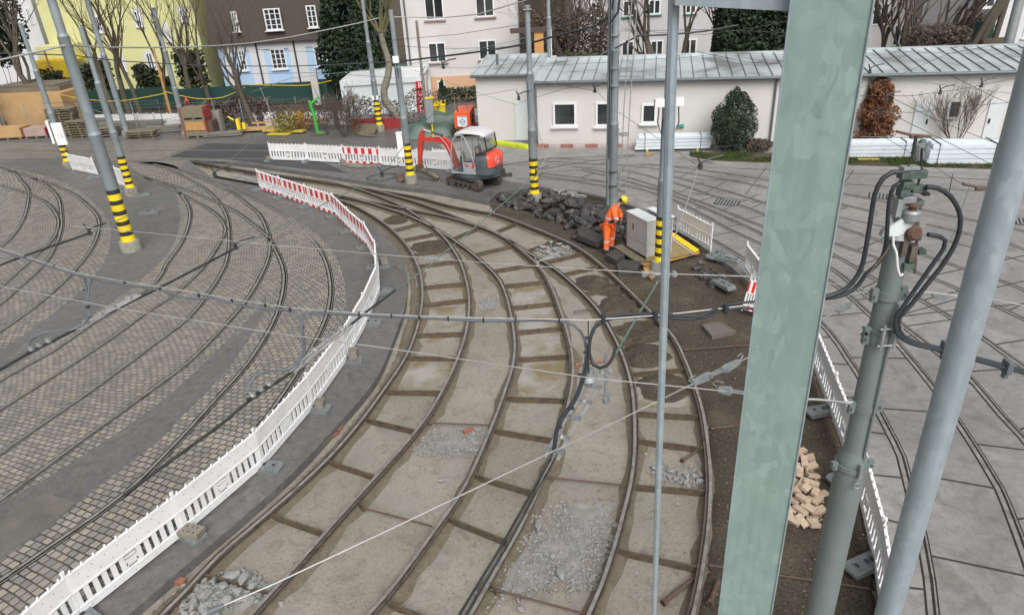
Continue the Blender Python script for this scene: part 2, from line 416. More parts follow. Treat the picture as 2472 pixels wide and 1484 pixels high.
# cobbled areas (4 mm above the asphalt)
cobA = [(300, 392), (344, 424), (389, 439), (414, 457), (428, 480), (434, 510), (432, 550), (420, 586), (395, 625), (345, 672), (290, 716), (180, 790), (60, 868), (0, 905), (-200, 1030), (-330, 1390), (-60, 1500), (60, 1400), (170, 1290), (300, 1186), (430, 1062), (520, 940), (580, 840), (620, 760), (640, 712), (644, 700), (640, 760), (612, 850), (560, 950), (480, 1060), (330, 1190), (150, 1330), (0, 1435), (-160, 1560), (-100, 1700), (40, 1610), (180, 1484), (420, 1290), (620, 1110), (740, 985), (800, 900), (826, 820), (835, 740), (833, 690), (825, 655), (806, 610), (770, 570), (720, 535), (660, 503), (590, 474), (520, 448), (455, 422), (420, 400), (370, 391)]
def prism_px(name, L, z0, z1, m, kind='structure', sm=.6):
    P = smoothpath(gp(L+[L[0]]), sm)[:-1]
    b = MB(); b.prism([(v.x, v.y) for v in P], z0, z1); return struct(name, b, m, kind)
# near cobbles without the wedge first, wedge on top
cobA1 = [p for p in cobA[:15]] + [(-330, 1500), (-100, 1700)] + cobA[35:]
prism_px('cobbles', cobA1, 0, z1, 'cobble_near')
wedge = [(642, 708), (626, 742), (564, 806), (457, 911), (376, 978), (258, 1062), (154, 1128), (90, 1168), (0, 1214), (-200, 1330), (-200, 1495), (0, 1353), (123, 1270), (191, 1211), (296, 1128), (387, 1062), (443, 1000), (524, 919), (604, 814), (643, 731)]
prism_px('asphalt_strip', wedge, z1, 2*z1, 'asphalt')
M('mossy_dirt', (.13, .122, .105), .8, 0, .3, 1.6, .4, fine=45, dirt=(.145, .14, .132), dscale=1.3, damt=.9)
prism_px('dirt_patch', [(-160, 1370), (0, 1262), (60, 1215), (110, 1190), (185, 1212), (120, 1268), (0, 1345), (-160, 1455)], z1, 3*z1, 'mossy_dirt')
cobB = [(-60, 390), (0, 402), (90, 420), (170, 448), (225, 488), (258, 525), (268, 560), (262, 610), (240, 650), (200, 700), (120, 762), (40, 820), (0, 848), (-150, 940), (-400, 900), (-400, 400)]
prism_px('cobbles', cobB, 0, z1, 'cobble_left')
cobC = [(-500, 352), (0, 346), (240, 341), (480, 339), (470, 350), (430, 365), (400, 380), (420, 386), (640, 386), (560, 392), (500, 389), (450, 387), (440, 400), (430, 408), (330, 391), (200, 384), (90, 381), (0, 385), (-500, 386)]
prism_px('cobbles', cobC, 0, z1, 'cobble_far', sm=3)
# fresh asphalt patch
b = MB(); q = gp([(410, 379), (500, 346), (640, 349), (700, 352), (740, 372), (780, 392), (840, 418), (700, 404), (600, 391), (520, 383)]); b.prism([(v.x, v.y) for v in q], z1, 2*z1); struct('asphalt_patch', b, 'fresh_asphalt')
# footway and kerb along the shed
b = MB(); q = gp([(1160, 335), (1250, 341), (1295, 355), (1540, 354), (1530, 372), (1480, 376), (1330, 381), (1215, 396), (1165, 388), (1080, 370), (1060, 350)]); b.prism([(v.x, v.y) for v in q], 0, z1*2); struct('footpath', b, 'sandy_paving' if 'sandy_paving' in MATS else 'curb_stone')
# verge with grass in front of the shed
GR = [(1665, 372), (1760, 372), (1880, 374), (2030, 380), (2200, 384), (2420, 388), (2700, 392), (2700, 418), (2400, 412), (2060, 402), (1830, 396), (1720, 391), (1668, 381)]
gv = gp(GR); b = MB(); b.prism([(v.x, v.y) for v in gv], 0, .09); struct('verge', b, 'verge_soil')
M('kerb_red', (.27, .13, .11), .8); 
kp = smoothpath([G(x, y) for x, y in [(1640, 384), (1668, 386), (1720, 395), (1830, 400), (2060, 407), (2400, 417), (2720, 424)]], .5)
b = MB(); b.sweep(kp, [(-.07, 0), (-.07, .12), (.07, .12), (.08, 0)]); struct('kerb', b, 'curb_stone')
rnd = random.Random(4)
b = MB()
gpoly = [(v.x, v.y) for v in gv]; x0 = min(p[0] for p in gpoly); x1 = max(p[0] for p in gpoly); y0 = min(p[1] for p in gpoly); y1 = max(p[1] for p in gpoly)
n = 0
while n < 26000:
    x = rnd.uniform(x0, x1); y = rnd.uniform(y0, y1)
    if not inpoly(x, y, gpoly): n += .2; continue
    if noise.noise(Vector((x*.6, y*.9, 3))) < -.12+rnd.uniform(-.15, .15): n += .5; continue
    h = rnd.uniform(.04, .14); a = rnd.uniform(0, 6.28); dx = math.cos(a)*.012; dy = math.sin(a)*.012; lx = rnd.uniform(-.05, .05); ly = rnd.uniform(-.05, .05)
    b.add([(x-dx, y-dy, .09), (x+dx, y+dy, .09), (x+lx, y+ly, .09+h)], [(0, 1, 2)]); n += 1
b.build('grass', 'grass', fixn=False); tag(bpy.data.objects['grass'], kind='stuff')
# ---------------------------------------------------------------- soil patches as relief
def relief(name, poly, z, amp, cell, m, freq=1.2, base=None, kind='structure', edge=.35):
    P = [(v.x, v.y) for v in poly]; xs = [p[0] for p in P]; ys = [p[1] for p in P]
    nx = int((max(xs)-min(xs))/cell)+2; ny = int((max(ys)-min(ys))/cell)+2; b = MB(); idx = {}
    def dist(x, y):
        d = 9
        for i in range(len(P)):
            ax, ay = P[i]; bx, by = P[(i+1) % len(P)]; l2 = (bx-ax)**2+(by-ay)**2
            t = max(0, min(1, ((x-ax)*(bx-ax)+(y-ay)*(by-ay))/max(l2, 1e-9))); d = min(d, math.hypot(x-ax-t*(bx-ax), y-ay-t*(by-ay)))
        return d
    vs = []; fs = []
    def vid(i, j):
        if (i, j) not in idx:
            x = min(xs)+i*cell; y = min(ys)+j*cell; d = dist(x, y) if inpoly(x, y, P) else 0
            h = noise.fractal(Vector((x*freq, y*freq, 1.7)), 1.0, 2.0, 5)
            zz = z+amp*h
            if edge: zz = PITZ-.01+(zz-PITZ+.01)*min(1, d/edge+.02)
            idx[(i, j)] = len(vs); vs.append((x, y, zz))
        return idx[(i, j)]
    for i in range(nx):
        for j in range(ny):
            if inpoly(min(xs)+(i+.5)*cell, min(ys)+(j+.5)*cell, P): fs.append((vid(i, j), vid(i+1, j), vid(i+1, j+1), vid(i, j+1)))
    b.add(vs, fs); o = b.build(name, m, smooth=True, auto=80, fixn=False); tag(o, kind=kind); return o
rightzone = gp([(1181, 487), (1205, 462), (1300, 452), (1400, 465), (1500, 488), (1600, 530), (1690, 592), (1760, 640), (1830, 700), (1900, 765), (1958, 850), (2010, 960), (2050, 1070), (2085, 1200), (2110, 1330), (2125, 1484), (2130, 1600),
   (1622, 1660), (1668, 1458), (1698, 1365), (1709, 1273), (1714, 1180), (1710, 1103), (1696, 999), (1677, 932), (1650, 862), (1626, 814), (1583, 766), (1529, 712), (1462, 648), (1395, 597), (1314, 560), (1207, 519)])
relief('soil', rightzone, -.12, .05, .11, 'dark_soil', 1.3, edge=.16)
leftzone = gp([(330, 1484), (664, 1195), (800, 1060), (909, 930), (950, 853), (985, 744), (990, 691), (986, 651), (968, 605), (928, 562), (885, 528), (835, 505), (880, 512), (940, 555), (978, 600), (1000, 650), (1008, 700), (1004, 765), (970, 850), (915, 940), (850, 1026), (780, 1100), (600, 1265), (376, 1476)])
relief('soil', leftzone, -.1, .05, .08, 'sandy_soil', 2.2, edge=.12)
# heaps of soil lying in the track cells
for k, (x, y, rx, ry, h) in enumerate([(1430, 683, 42, 16, .12), (1500, 740, 55, 22, .13), (1550, 800, 60, 22, .12), (1553, 858, 60, 24, .16), (1600, 935, 62, 30, .12), (1475, 700, 40, 14, .08), (1040, 595, 48, 12, .1), (1340, 590, 30, 8, .08), (960, 530, 30, 10, .08)]):
    c = G(x, y, PITZ); ex = G(x+rx, y, PITZ); ey = G(x, y-ry, PITZ); a = (ex-c).length*1.1; q = (ey-c).length*1.25
    poly = [Vector((c.x+a*math.cos(t*.35)*(1+.15*math.sin(t*2.1+k)), c.y+q*math.sin(t*.35), 0)) for t in range(18)]
    relief('soil_heap', poly, PITZ+h, .07, .05, 'dark_soil', 3.0, edge=.35)
M('rail_dirt', (.145, .12, .085), .9, 0, .35, 6, .8, fine=30)
# ---------------------------------------------------------------- rails in the pit
R1 = [(150, 1690), (386, 1484), (525, 1340), (603, 1273), (696, 1193), (789, 1106), (860, 1026), (926, 938), (979.5, 857), (1007, 785), (1018.5, 717.6), (1014.5, 664), (1006, 637.5), (987.6, 600), (952.7, 559.6), (907, 524.7), (845, 491), (760, 465), (690, 453)]
R2 = [(457, 389), (618, 415), (738, 431), (807, 441), (872, 457), (950, 487), (990, 508.6), (1033, 538), (1073.5, 573), (1108.5, 624), (1127, 678), (1134, 731), (1127, 798), (1100, 879), (1047, 981), (988, 1061), (912, 1146), (819.5, 1248), (727, 1353), (619, 1470), (440, 1660)]
R3 = [(516, 425), (623, 444), (740, 459), (824, 473.6), (872, 483), (912, 494), (980, 516.6), (1033, 541), (1076, 565), (1100, 581), (1141, 610.6), (1194.5, 659), (1218.6, 699), (1236, 765), (1244, 825), (1240, 878.7), (1224, 932), (1196, 1010), (1128, 1165), (1051, 1279), (958, 1405.6), (890, 1484), (740, 1650)]
R4 = [(457, 389), (618, 415), (765, 436), (872, 452), (912, 460), (990, 482), (1060, 506), (1114, 527), (1157, 545), (1207, 564), (1260, 605), (1301, 643), (1333, 699), (1363, 785), (1379, 852), (1381, 906), (1373, 959), (1343, 1080), (1310, 1152), (1262, 1256), (1207, 1353), (1140, 1470), (1020, 1660)]
R5 = [(516, 425), (623, 444), (740, 459), (824, 473.6), (872, 482), (912, 488), (955, 497), (1003.7, 507), (1079, 522), (1157, 545), (1207, 566), (1279, 610), (1341, 648), (1406, 704), (1449, 752), (1481, 806), (1505, 857), (1524, 919), (1533, 990), (1534, 1088), (1525, 1165), (1506, 1242), (1485, 1319), (1454, 1412), (1423, 1484), (1330, 1680)]
R6 = [(457, 389), (618, 415), (765, 436), (872, 450), (912, 457.5), (1006, 473.7), (1087, 495), (1167.6, 510), (1207, 519), (1314, 559.6), (1395, 597), (1462, 648), (1529, 712), (1583, 766), (1626, 814), (1650, 862), (1677, 932), (1696, 999), (1710, 1103), (1713, 1180), (1707, 1273), (1694.6, 1365), (1676, 1458), (1620, 1680)]
def path(L, step=.35): return smoothpath(gp(L), step)
D0 = PITZ
def railprof(side):
    p = [(-.07, D0), (.07, D0), (.07, D0+.015), (.009, D0+.035), (.009, -.05), (.068, -.04), (.068, -.004), (.048, -.004), (.042, -.035), (.018, -.035), (.014, 0), (-.05, 0), (-.052, -.04), (-.009, -.055), (-.009, D0+.035), (-.07, D0+.015)]
    return [(a*side, h) for a, h in p]
def rail(mb, P, side): 
    # web and foot rusty, running head brighter
    mb.sweep(P, railprof(side), 0)
    mb.sweep([v+Vector((0, 0, .0015)) for v in P], [(a*side, h) for a, h in [(.012, 0), (-.046, 0), (-.046, -.002), (.012, -.002)]], 1)
def nearest(P, q):
    return min(P, key=lambda v: (v-q).length)
paths = {}
def at_y(L, P, y):
    # point of the smoothed rail whose picture height is y
    for (x0, y0), (x1, y1) in zip(L, L[1:]):
        if min(y0, y1) <= y <= max(y0, y1) and y0 != y1:
            x = x0+(x1-x0)*(y-y0)/(y1-y0); return nearest(P, G(x, y))
def track(la, LA, LB, ys, bars=()):
    PA, PB = path(LA), path(LB); paths[la] = (PA, PB)
    t = thing('tram_track', la, 'tram track', PA[len(PA)//2]*1 + Vector((0, 0, D0)))
    for P, s in ((PA, 1), (PB, -1)):
        if P[0].y > P[-1].y: s = -s
        a = MB(); rail(a, P, -s if LA[0][1] > LA[-1][1] else s); a.build('rail', ['rail_rust', 'rail_head'], t)
    for y in ys:
        p = at_y(LA, PA, y)
        if p is None: continue
        q = nearest(PB, p); d = (q-p)
        if d.length > 2.2: continue
        d.normalize(); n = Vector((-d.y, d.x, 0)); h = Vector((0, 0, 1))
        a = MB(); A = p+d*.05; B = q-d*.05
        for o, z0, z1_, wd in ((0, D0+.005, -.045, .009), (0, -.045, -.038, .018)):
            vs = [A-n*wd+h*z0, A+n*wd+h*z0, B+n*wd+h*z0, B-n*wd+h*z0, A-n*wd+h*z1_, A+n*wd+h*z1_, B+n*wd+h*z1_, B-n*wd+h*z1_]
            a.add(vs, [(0, 3, 2, 1), (4, 5, 6, 7), (0, 1, 5, 4), (2, 3, 7, 6), (1, 2, 6, 5), (0, 4, 7, 3)])
        a.build('tie_bar', 'tie_steel', t)
    return t
track('leftmost exposed tram track curving beside the white barrier, its steel ties bare', R1, R2, [530, 554, 579, 608, 643, 687, 735, 795, 862, 940, 1012, 1105, 1220, 1364])
track('middle exposed tram track in the excavated bed, puddles between its ties', R3, R4, [575, 608, 645, 685, 739, 798, 865, 948, 1042, 1132, 1256, 1425])
track('rightmost exposed tram track in the excavated bed beside the dark soil', R5, R6, [560, 600, 627, 660, 701, 745, 779, 822, 895, 983, 1062, 1183, 1330])
# dirt gathered along the rails
b = MB(); rnd = random.Random(77)
for PA, PB in paths.values():
    for P in (PA, PB):
        for s in (-1, 1):
            n = len(P); vs = []; fs = []; Q = []
            for i in range(n):
                d = P[min(i+1, n-1)]-P[max(i-1, 0)]; d.normalize(); rt = Vector((d.y, -d.x, 0))*s
                wd_ = .13+.13*noise.noise(Vector((P[i].x*1.7, P[i].y*1.7, s)))+.1*noise.noise(Vector((P[i].x*5, P[i].y*5, s)))
                Q.append((P[i]+rt*.012+Vector((0, 0, PITZ+.05)), P[i]+rt*(.03+max(.03, wd_)*.55)+Vector((0, 0, PITZ+.022)), P[i]+rt*(.05+max(.04, wd_))+Vector((0, 0, PITZ-.004))))
            for q in Q: vs += list(q)
            fs = [(i*3+j, (i+1)*3+j, (i+1)*3+j+1, i*3+j+1) for i in range(n-1) for j in range(2)]
            b.add(vs, fs)
o = b.build('dirt', 'rail_dirt', smooth=True, auto=80, fixn=False); tag(o, kind='stuff')
# flangeway plates at the crossings
for x, y, w_, h_ in ((1000, 507, 32, 9), (1078, 565, 24, 14), (1170, 551, 34, 12)):
    pass
# ---------------------------------------------------------------- flush tracks
def flush(name_label, rails, m=('rail_head', 'rail_groove')):
    P0 = path(rails[0], .5); t = thing('tram_track', name_label, 'tram track', P0[len(P0)//2])
    for L in rails:
        P = path(L, .5); a = MB(); z = .009
        a.sweep(P, [(-.088, 0), (-.088, z-.005), (.105, z-.005), (.105, 0)], 1)
        a.sweep(P, [(-.058, 0), (-.058, z), (.012, z), (.012, 0)], 0)
        a.sweep(P, [(.056, 0), (.056, z), (.080, z), (.080, 0)], 0)
        a.build('rail', list(m), t)
A1 = [(-160, 1040), (0, 919), (121, 852), (228, 779), (309, 731), (381, 677), (403, 637), (440, 584), (459, 530), (454, 495), (430, 463), (389, 441), (344, 428), (290, 414)]
A2 = [(-160, 1090), (0, 989), (134, 905), (269, 817), (349, 758), (416, 715), (478, 660), (510, 620), (532, 584), (546, 554), (530, 525), (497, 500), (457, 480), (416, 457), (344, 426), (290, 408)]
A3 = [(-200, 1240), (48, 1062), (228, 938), (363, 838), (457, 766), (510, 699), (540, 650), (552, 610), (554, 570), (550, 530), (537, 500), (510, 468), (470, 441), (403, 409), (322, 391)]
A4 = [(-200, 1350), (40, 1180), (199, 1062), (349, 954), (457, 873), (537, 793), (591, 731), (625, 677), (650, 620), (650, 575), (632, 525), (604, 498), (564, 468), (497, 436), (430, 412), (370, 396)]
A5 = [(-160, 1515), (0, 1402), (154, 1297), (308, 1186), (430, 1065), (530, 955), (597, 880), (657, 785), (681, 717), (687, 665), (682, 640), (664, 600), (640, 565), (603, 535), (564, 508), (497, 478), (430, 452), (350, 428)]
A6 = [(200, 1420), (440, 1230), (610, 1050), (711, 911), (775, 798), (794, 744), (799, 692), (789, 637), (765, 592), (724, 551), (670, 511), (603, 476), (540, 450), (470, 422), (400, 402)]
flush('inner flush tram track in the cobbles right of the asphalt island', [A1, A2])
flush('middle flush tram track in the cobbles crossing its neighbours', [A3, A4])
flush('outer flush tram track in the cobbles left of the white barrier', [A5, A6])
B1 = [(-150, 900), (0, 801), (107, 723), (175, 659), (215, 611), (236, 570), (239, 530), (215, 498), (161, 460), (81, 431), (0, 405), (-100, 385)]
B2 = [(-200, 830), (0, 695), (40, 659), (81, 624), (129, 576), (142, 543), (137, 517), (113, 490), (67, 468), (0, 449), (-100, 425)]
B3 = [(-150, 835), (0, 735), (40, 700), (81, 664), (121, 619), (148, 557), (148, 511), (140, 476), (107, 444), (54, 420), (0, 409)]
B4 = [(-100, 660), (0, 597), (35, 565), (62, 517), (70, 463), (54, 439), (27, 414), (-60, 395)]
flush('outer flush tram track curving through the far left cobbles', [B1, B2])
flush('inner flush tram track curving through the far left cobbles', [B3, B4])
flush('straight flush tram track far back across the cobbles at left', [[(-300, 368), (0, 365), (200, 364), (430, 363), (650, 364), (760, 366)], [(-300, 398), (0, 394), (150, 391), (270, 388), (400, 386), (520, 384), (640, 384)]])
C1 = [(2262, 1600), (2251, 1484), (2242, 1396), (2224, 1294), (2193, 1174), (2175, 1103), (2137, 1026), (2073, 905), (2044, 862), (1998, 798), (1900, 705), (1798, 627), (1717, 578), (1623, 525), (1500, 462), (1400, 440), (1300, 425)]
C2 = [(2530, 1500), (2472, 1334), (2412, 1180), (2366, 1103), (2316, 1026), (2253, 935), (2162, 825), (2106, 766), (1993, 672), (1843, 592), (1771, 560), (1626, 484), (1510, 449), (1400, 430), (1300, 418)]
C3 = [(2600, 1230), (2472, 1061), (2414, 999), (2334, 905), (2277, 862), (2170, 779), (2119, 735), (2060, 690), (1998, 642), (1860, 575), (1740, 520), (1640, 478), (1520, 440), (1400, 410)]
C4 = [(2600, 975), (2472, 887), (2363, 809), (2302, 771), (2200, 712), (2119, 678), (1998, 608), (1843, 548), (1700, 492), (1600, 455), (1480, 420), (1380, 402)]
C5 = [(2640, 862), (2472, 771), (2320, 701), (2229, 664), (2122, 624), (2004, 583), (1850, 520), (1740, 480), (1620, 440), (1500, 410)]
C6 = [(2640, 660), (2472, 602), (2428, 586), (2280, 552), (2160, 524), (2025, 492), (1860, 455), (1700, 425), (1560, 405), (1400, 394), (1215, 386)]
C7 = [(2640, 602), (2441, 551), (2300, 522), (2186, 498), (2025, 465), (1860, 436), (1700, 412), (1560, 396), (1400, 386), (1215, 380)]
flush('flush tram track in the concrete slabs nearest the right barrier', [C1, C2])
flush('second flush tram track from the barrier in the concrete slabs', [C3, C4])
flush('flush tram track crossing the concrete slabs farther right', [C5, [(2640, 800), (2472, 700), (2300, 640), (2150, 590), (2000, 540), (1850, 492), (1740, 458), (1600, 420)]])
flush('far flush tram track running along the shed front', [C6, C7])
# slab joints of the concrete road
b = MB()
def joints(LA, LB, n):
    PA = path(LA); PB = path(LB); 
    for q in resample(PA, n):
        p = nearest(PB, q); d = p-q
        if d.length < .3 or d.length > 5: continue
        b.sweep([q, p], [(-.018, 0), (-.018, .0085), (.018, .0085), (.018, 0)])
joints(C1, C2, 13); joints(C2, C3, 13); joints(C3, C4, 11); joints(C4, C5, 9); joints(C5, C6, 8)
right_edge = [(2125, 1600), (2120, 1484), (2085, 1200), (2010, 960), (1900, 765), (1760, 640)]
joints(C1[:11], right_edge, 9)
far1 = [(1250, 432), (1400, 436), (1560, 452), (1700, 470), (1900, 500), (2100, 540), (2300, 585), (2500, 640)]
for L in (far1, [(1215, 398), (1500, 398), (1800, 408), (2200, 425), (2600, 445)], [(1640, 432), (1900, 440), (2200, 452), (2600, 475)]): b.sweep(path(L, 1.0), [(-.018, 0), (-.018, .0085), (.018, .0085), (.018, 0)])
for x0_, y0_, x1_, y1_ in ((1700, 400, 1640, 430), (1850, 404, 1800, 470), (2060, 412, 2040, 440), (2150, 415, 2110, 470), (2300, 420, 2290, 470), (1560, 395, 1500, 430), (1480, 385, 1390, 415), (1960, 500, 1900, 530), (1830, 470, 1740, 510), (1700, 440, 1600, 480)):
    b.sweep([G(x0_, y0_), G(x1_, y1_)], [(-.015, 0), (-.015, .0085), (.015, .0085), (.015, 0)])
struct('slab_joints', b, 'joint_tar')
# pale patches of newer concrete
for L in ([(1430, 388), (1640, 388), (1600, 396), (1420, 394)], [(2000, 503), (2120, 514), (2105, 526), (2000, 516)], [(1560, 520), (1640, 555), (1590, 560), (1520, 530)], [(2130, 505), (2260, 530), (2230, 545), (2110, 520)], [(1510, 462), (1600, 490), (1560, 505), (1500, 480)], [(1860, 520), (1990, 560), (1960, 575), (1850, 540)]):
    b = MB(); b.prism([(v.x, v.y) for v in gp(L)], 0, .006); struct('concrete_patch', b, 'curb_stone')
# puddles between the ties
def puddle(L, z=PITZ+.006):
    b = MB(); P = smoothpath(gp(L+[L[0]], z), .25)[:-1]
    P = [p+Vector((noise.noise(p*2.3)*.06, noise.noise(p*2.7+Vector((9, 9, 9)))*.06, 0)) for p in P]
    b.prism([(v.x, v.y) for v in P], z, z); struct('puddle', b, 'puddle_water')
for L in ([(1245, 688), (1330, 684), (1345, 725), (1245, 735)], [(1255, 745), (1350, 738), (1362, 782), (1252, 792)], [(1254, 802), (1362, 798), (1372, 852), (1256, 858)],
          [(1256, 872), (1375, 868), (1374, 915), (1330, 942), (1246, 940)], [(1238, 962), (1362, 960), (1352, 975), (1240, 972)], [(1036, 745), (1120, 742), (1115, 782), (1040, 788)], [(1015, 808), (1100, 802), (1092, 822), (1012, 826)],
          [(970, 880), (1090, 872), (1065, 932), (950, 932), (960, 900)], [(1545, 905), (1650, 905), (1672, 975), (1545, 976)], [(1040, 690), (1118, 688), (1122, 700), (1038, 704)]):
    puddle(L)
# ---------------------------------------------------------------- barrier panels (2 m x 1 m)
def panel(kind):
    red = kind == 'red'
    t = thing('construction_barrier', 'x', 'barrier', (0, 0, 0), 'barrier panels round the works')
    b = MB()
    b.bbox((1, 0, .70), (1.96, .035, .34), .008)
    b.box((1, -.0, .525), (1.96, .055, .03)); b.box((1, 0, .865), (1.96, .05, .03))
    b.bbox((1, 0, .12), (1.96, .045, .13), .006); b.box((1, 0, .195), (1.96, .055, .02))
    for i in range(13):                                    # upright slats and the grip in the middle
        x = .06+i*.157
        if i in (6,): continue
        b.box((x, 0, .36), (.085 if not red else .075, .028, .32))
    b.box((1.0, 0, .36), (.23, .028, .06)); b.box((1.0, 0, .44), (.2, .045, .02)); b.box((1.0, 0, .30), (.16, .03, .08)); b.box((.9, 0, .23), (.03, .02, .06)); b.box((1.1, 0, .23), (.03, .02, .06))
    for i in range(10):
        x = .1+i*.2; b.cyl((x, 0, .875), (x, 0, .93), .022, .018, n=8)
    for i in range(8):
        for z in (.78, .62): b.cyl((.2+i*.22+(.1 if z < .7 else 0), -.0185, z), (.2+i*.22+(.1 if z < .7 else 0), .0185, z), .011, n=6, mi=1)
    for i in range(5): b.cyl((.2+i*.4, -.0235, .11), (.2+i*.4, .0235, .11), .011, n=6, mi=1)
    if red:
        for x, wd in [(.05, .1), (.36, .19), (.74, .19), (1.12, .19), (1.50, .19), (1.90, .1)]:
            for s in (-.0195, .0195):
                b.box((x, s, .70), (wd, .004, .32), mi=2); b.box((x, s*1.3, .12), (wd, .004, .115), mi=2)
    b.build('panel', ['white_plastic', 'foot_grey', 'red_plastic'], t)
    for x in (.012, 1.988):
        b = MB(); b.cyl((x, 0, .0), (x, 0, .96), .02, n=8); b.cyl((x, 0, .96), (x, 0, .985), .028, n=8); b.build('post', 'white_plastic', t)
    kids(t); return t
P_W, P_R = panel('white'), panel('red')
_used = {'white': False, 'red': False}
def place_panel(a, c, kind, label, tilt=0):
    a = Vector(a); c = Vector(c); d = c-a; rz = math.atan2(d.y, d.x); L = math.hypot(d.x, d.y)
    base = P_W if kind == 'white' else P_R
    if not _used[kind]:
        o = base; _used[kind] = True; o['label'] = label; o.location = a; o.rotation_euler = (0, 0, rz); o.scale = (L/2.0, 1, 1)
    else: o = dup(base, a, rz, label, (L/2.0, 1, 1))
    o.rotation_euler = (tilt, 0, rz); return o
foot0 = None
def foot_proto():
    t = thing('barrier_foot', 'x', 'barrier foot', (0, 0, 0), 'barrier feet')
    b = MB(); prof = [(-.4, 0), (-.4, .05), (-.33, .105), (.33, .105), (.4, .05), (.4, 0)]
    b.extr(prof, (0, -.15, 0), (1, 0, 0), (0, 0, 1), (0, .3, 0)); b.box((.2, 0, .112), (.2, .17, .02)); b.box((-.2, 0, .112), (.2, .17, .02)); 
    for x in (-.05, .05, .26, -.26): b.box((x, 0, .1235), (.055, .08, .006), mi=1)
    b.build('plate', ['foot_grey', 'stripe_black'], t)
    kids(t); return t
foot0 = foot_proto(); _fu = [False]
def place_foot(p, rz, label, z=0):
    loc = Vector((p[0], p[1], z))
    if not _fu[0]: _fu[0] = True; foot0.location = loc; foot0.rotation_euler = (0, 0, rz); foot0['label'] = label; return foot0
    return dup(foot0, loc, rz, label)
def block(p, rz, label, d=(.24, .24, .2), z=.115):
    b = MB(); b.bbox((0, 0, d[2]/2), d, .015)
    for i in (-1, 1):
        for j in (-1, 0, 1): b.cyl((i*d[0]*.22, j*d[1]*.25, d[2]-.001), (i*d[0]*.22, j*d[1]*.25, d[2]+.002), .018, n=8, mi=1)
    o = b.build('concrete_block', ['block_concrete', 'stripe_black'], org=(0, 0, 0)); o.location = (p[0], p[1], z); o.rotation_euler = (0, 0, rz)
    return tag(o, label, 'block', 'weights on the barrier feet')
# main curved line
fz = 0.0
S_ = [(-60, 1725), (197, 1484), (447, 1285), (634, 1125), (755, 983.5), (837, 868), (885.5, 779), (915, 717.6), (919, 664), (907, 624), (885.5, 592), (845, 555.6), (805, 514), (743, 495), (681, 473.6), (627.7, 455)]
PS = [G(x, y, .05) for x, y in S_]
seams = PS[:6] + resample(PS[5:7], 1)[1:] + resample(PS[6:12], 4)[1:] + resample(PS[11:14], 2)[1:] + PS[14:]
seams = [Vector((p.x, p.y, .0)) for p in seams]
near_words = ['cut off by the lower left corner of the photo', 'nearest whole one, lower left', 'second whole one up from the lower left corner', 'third up from the lower left, clear of the cables', 'crossed by the grey cable fittings', 'crossed by the sheathed contact wire', 'white one two before the bend of the line', 'white one seen edge-on at the outside of the bend']
n = len(seams)-1
for i in range(n):
    red = i >= n-6
    if red:
        k = n-i
        lab = 'striped barrier panel, ' + ['', 'farthest left end of the curve', 'second from the far left end of the curve', 'third from the far left end of the curve', 'fourth from the far left end, starting the bend', 'fifth from the far left end, in the bend', 'last striped one before the white panels'][k]
    else: lab = 'white barrier panel, ' + near_words[min(i, 7)] if i < 8 else 'white barrier panel just past the striped ones in the bend'
    place_panel(seams[i], seams[i+1], 'red' if red else 'white', lab)
fw = ['under the nearest seam at the lower left edge', 'with a broad block beside it, lower left', 'black one in shade left of the pit edge', 'with a square stone on it by the pit edge', 'beside the two-hole block near the wooden peg', 'short one just below the cable bundle', 'under the block with six holes', 'bright one lone on the asphalt above the cables', 'dark one sticking out at the tip of the bend', 'ribbed one behind the bend', 'pale one left of the bend', 'ribbed dark one behind the striped panels', 'pale one with a square hole behind the stripes', 'flat one behind the stripes near their far end', 'at the far end of the striped panels']
for i, s in enumerate(seams[1:]):
    d = (seams[min(i+2, n)]-seams[i]); rz = math.atan2(d.y, d.x)+R(90)
    place_foot((s.x, s.y), rz+R(((i*37) % 15)-7), 'grey barrier foot '+fw[min(i, len(fw)-1)])
for i, lab in ((2, 'broad flat concrete block with two holes on the barrier foot at lower left'), (4, 'square grey stone on the barrier foot beside the pit edge'), (5, 'upright pale block with six holes on the barrier foot by the wooden peg'), (8, 'pale six-hole block on the barrier foot above the cable bundle')):
    s = seams[i]; d = (seams[i+1]-seams[i-1]).normalized(); nrm = Vector((d.y, -d.x, 0)); q = s+nrm*.2
    block(q, math.atan2(d.y, d.x)+.2, lab, {2: (.26, .42, .1), 4: (.2, .2, .16), 5: (.24, .22, .24), 8: (.24, .22, .22)}[i])
# far line
FS = [(654, 385), (743, 388), (832, 393), (920, 398), (1010, 404), (1092, 411)]
fs_ = [G(x, y, .05) for x, y in FS]
fl = ['white slatted barrier panel at the left end of the far row', 'white slatted barrier panel left of the striped one in the far row', 'red and white striped barrier panel in the middle of the far row', 'white slatted barrier panel behind the white box on the pole in the far row', 'white slatted barrier panel behind the raised arm of the excavator']
for i in range(5): place_panel((fs_[i].x, fs_[i].y, 0), (fs_[i+1].x, fs_[i+1].y, 0), 'red' if i == 2 else 'white', fl[i])
q0 = G(1048, 403, 0); q1 = G(1118, 409, 0); place_panel((q0.x, q0.y-.1, 0), (q1.x, q1.y, 0), 'white', 'white barrier panel overlapping its neighbour just left of the excavator cab')
for i, p in enumerate(fs_): place_foot((p.x, p.y), R(70), 'dark barrier foot of the far row, ' + ['at its left end under a stone', 'between the two left panels', 'left of the striped panel under a stone', 'right of the striped panel', 'behind the excavator arm', 'beside the excavator cab'][i])
for i, lab in ((0, 'rough stone on the foot at the left end of the far barrier row'), (2, 'rough stone on the foot left of the far striped panel')): block(fs_[i]+Vector((-.05, -.25, 0)), .5, lab, (.22, .2, .18))
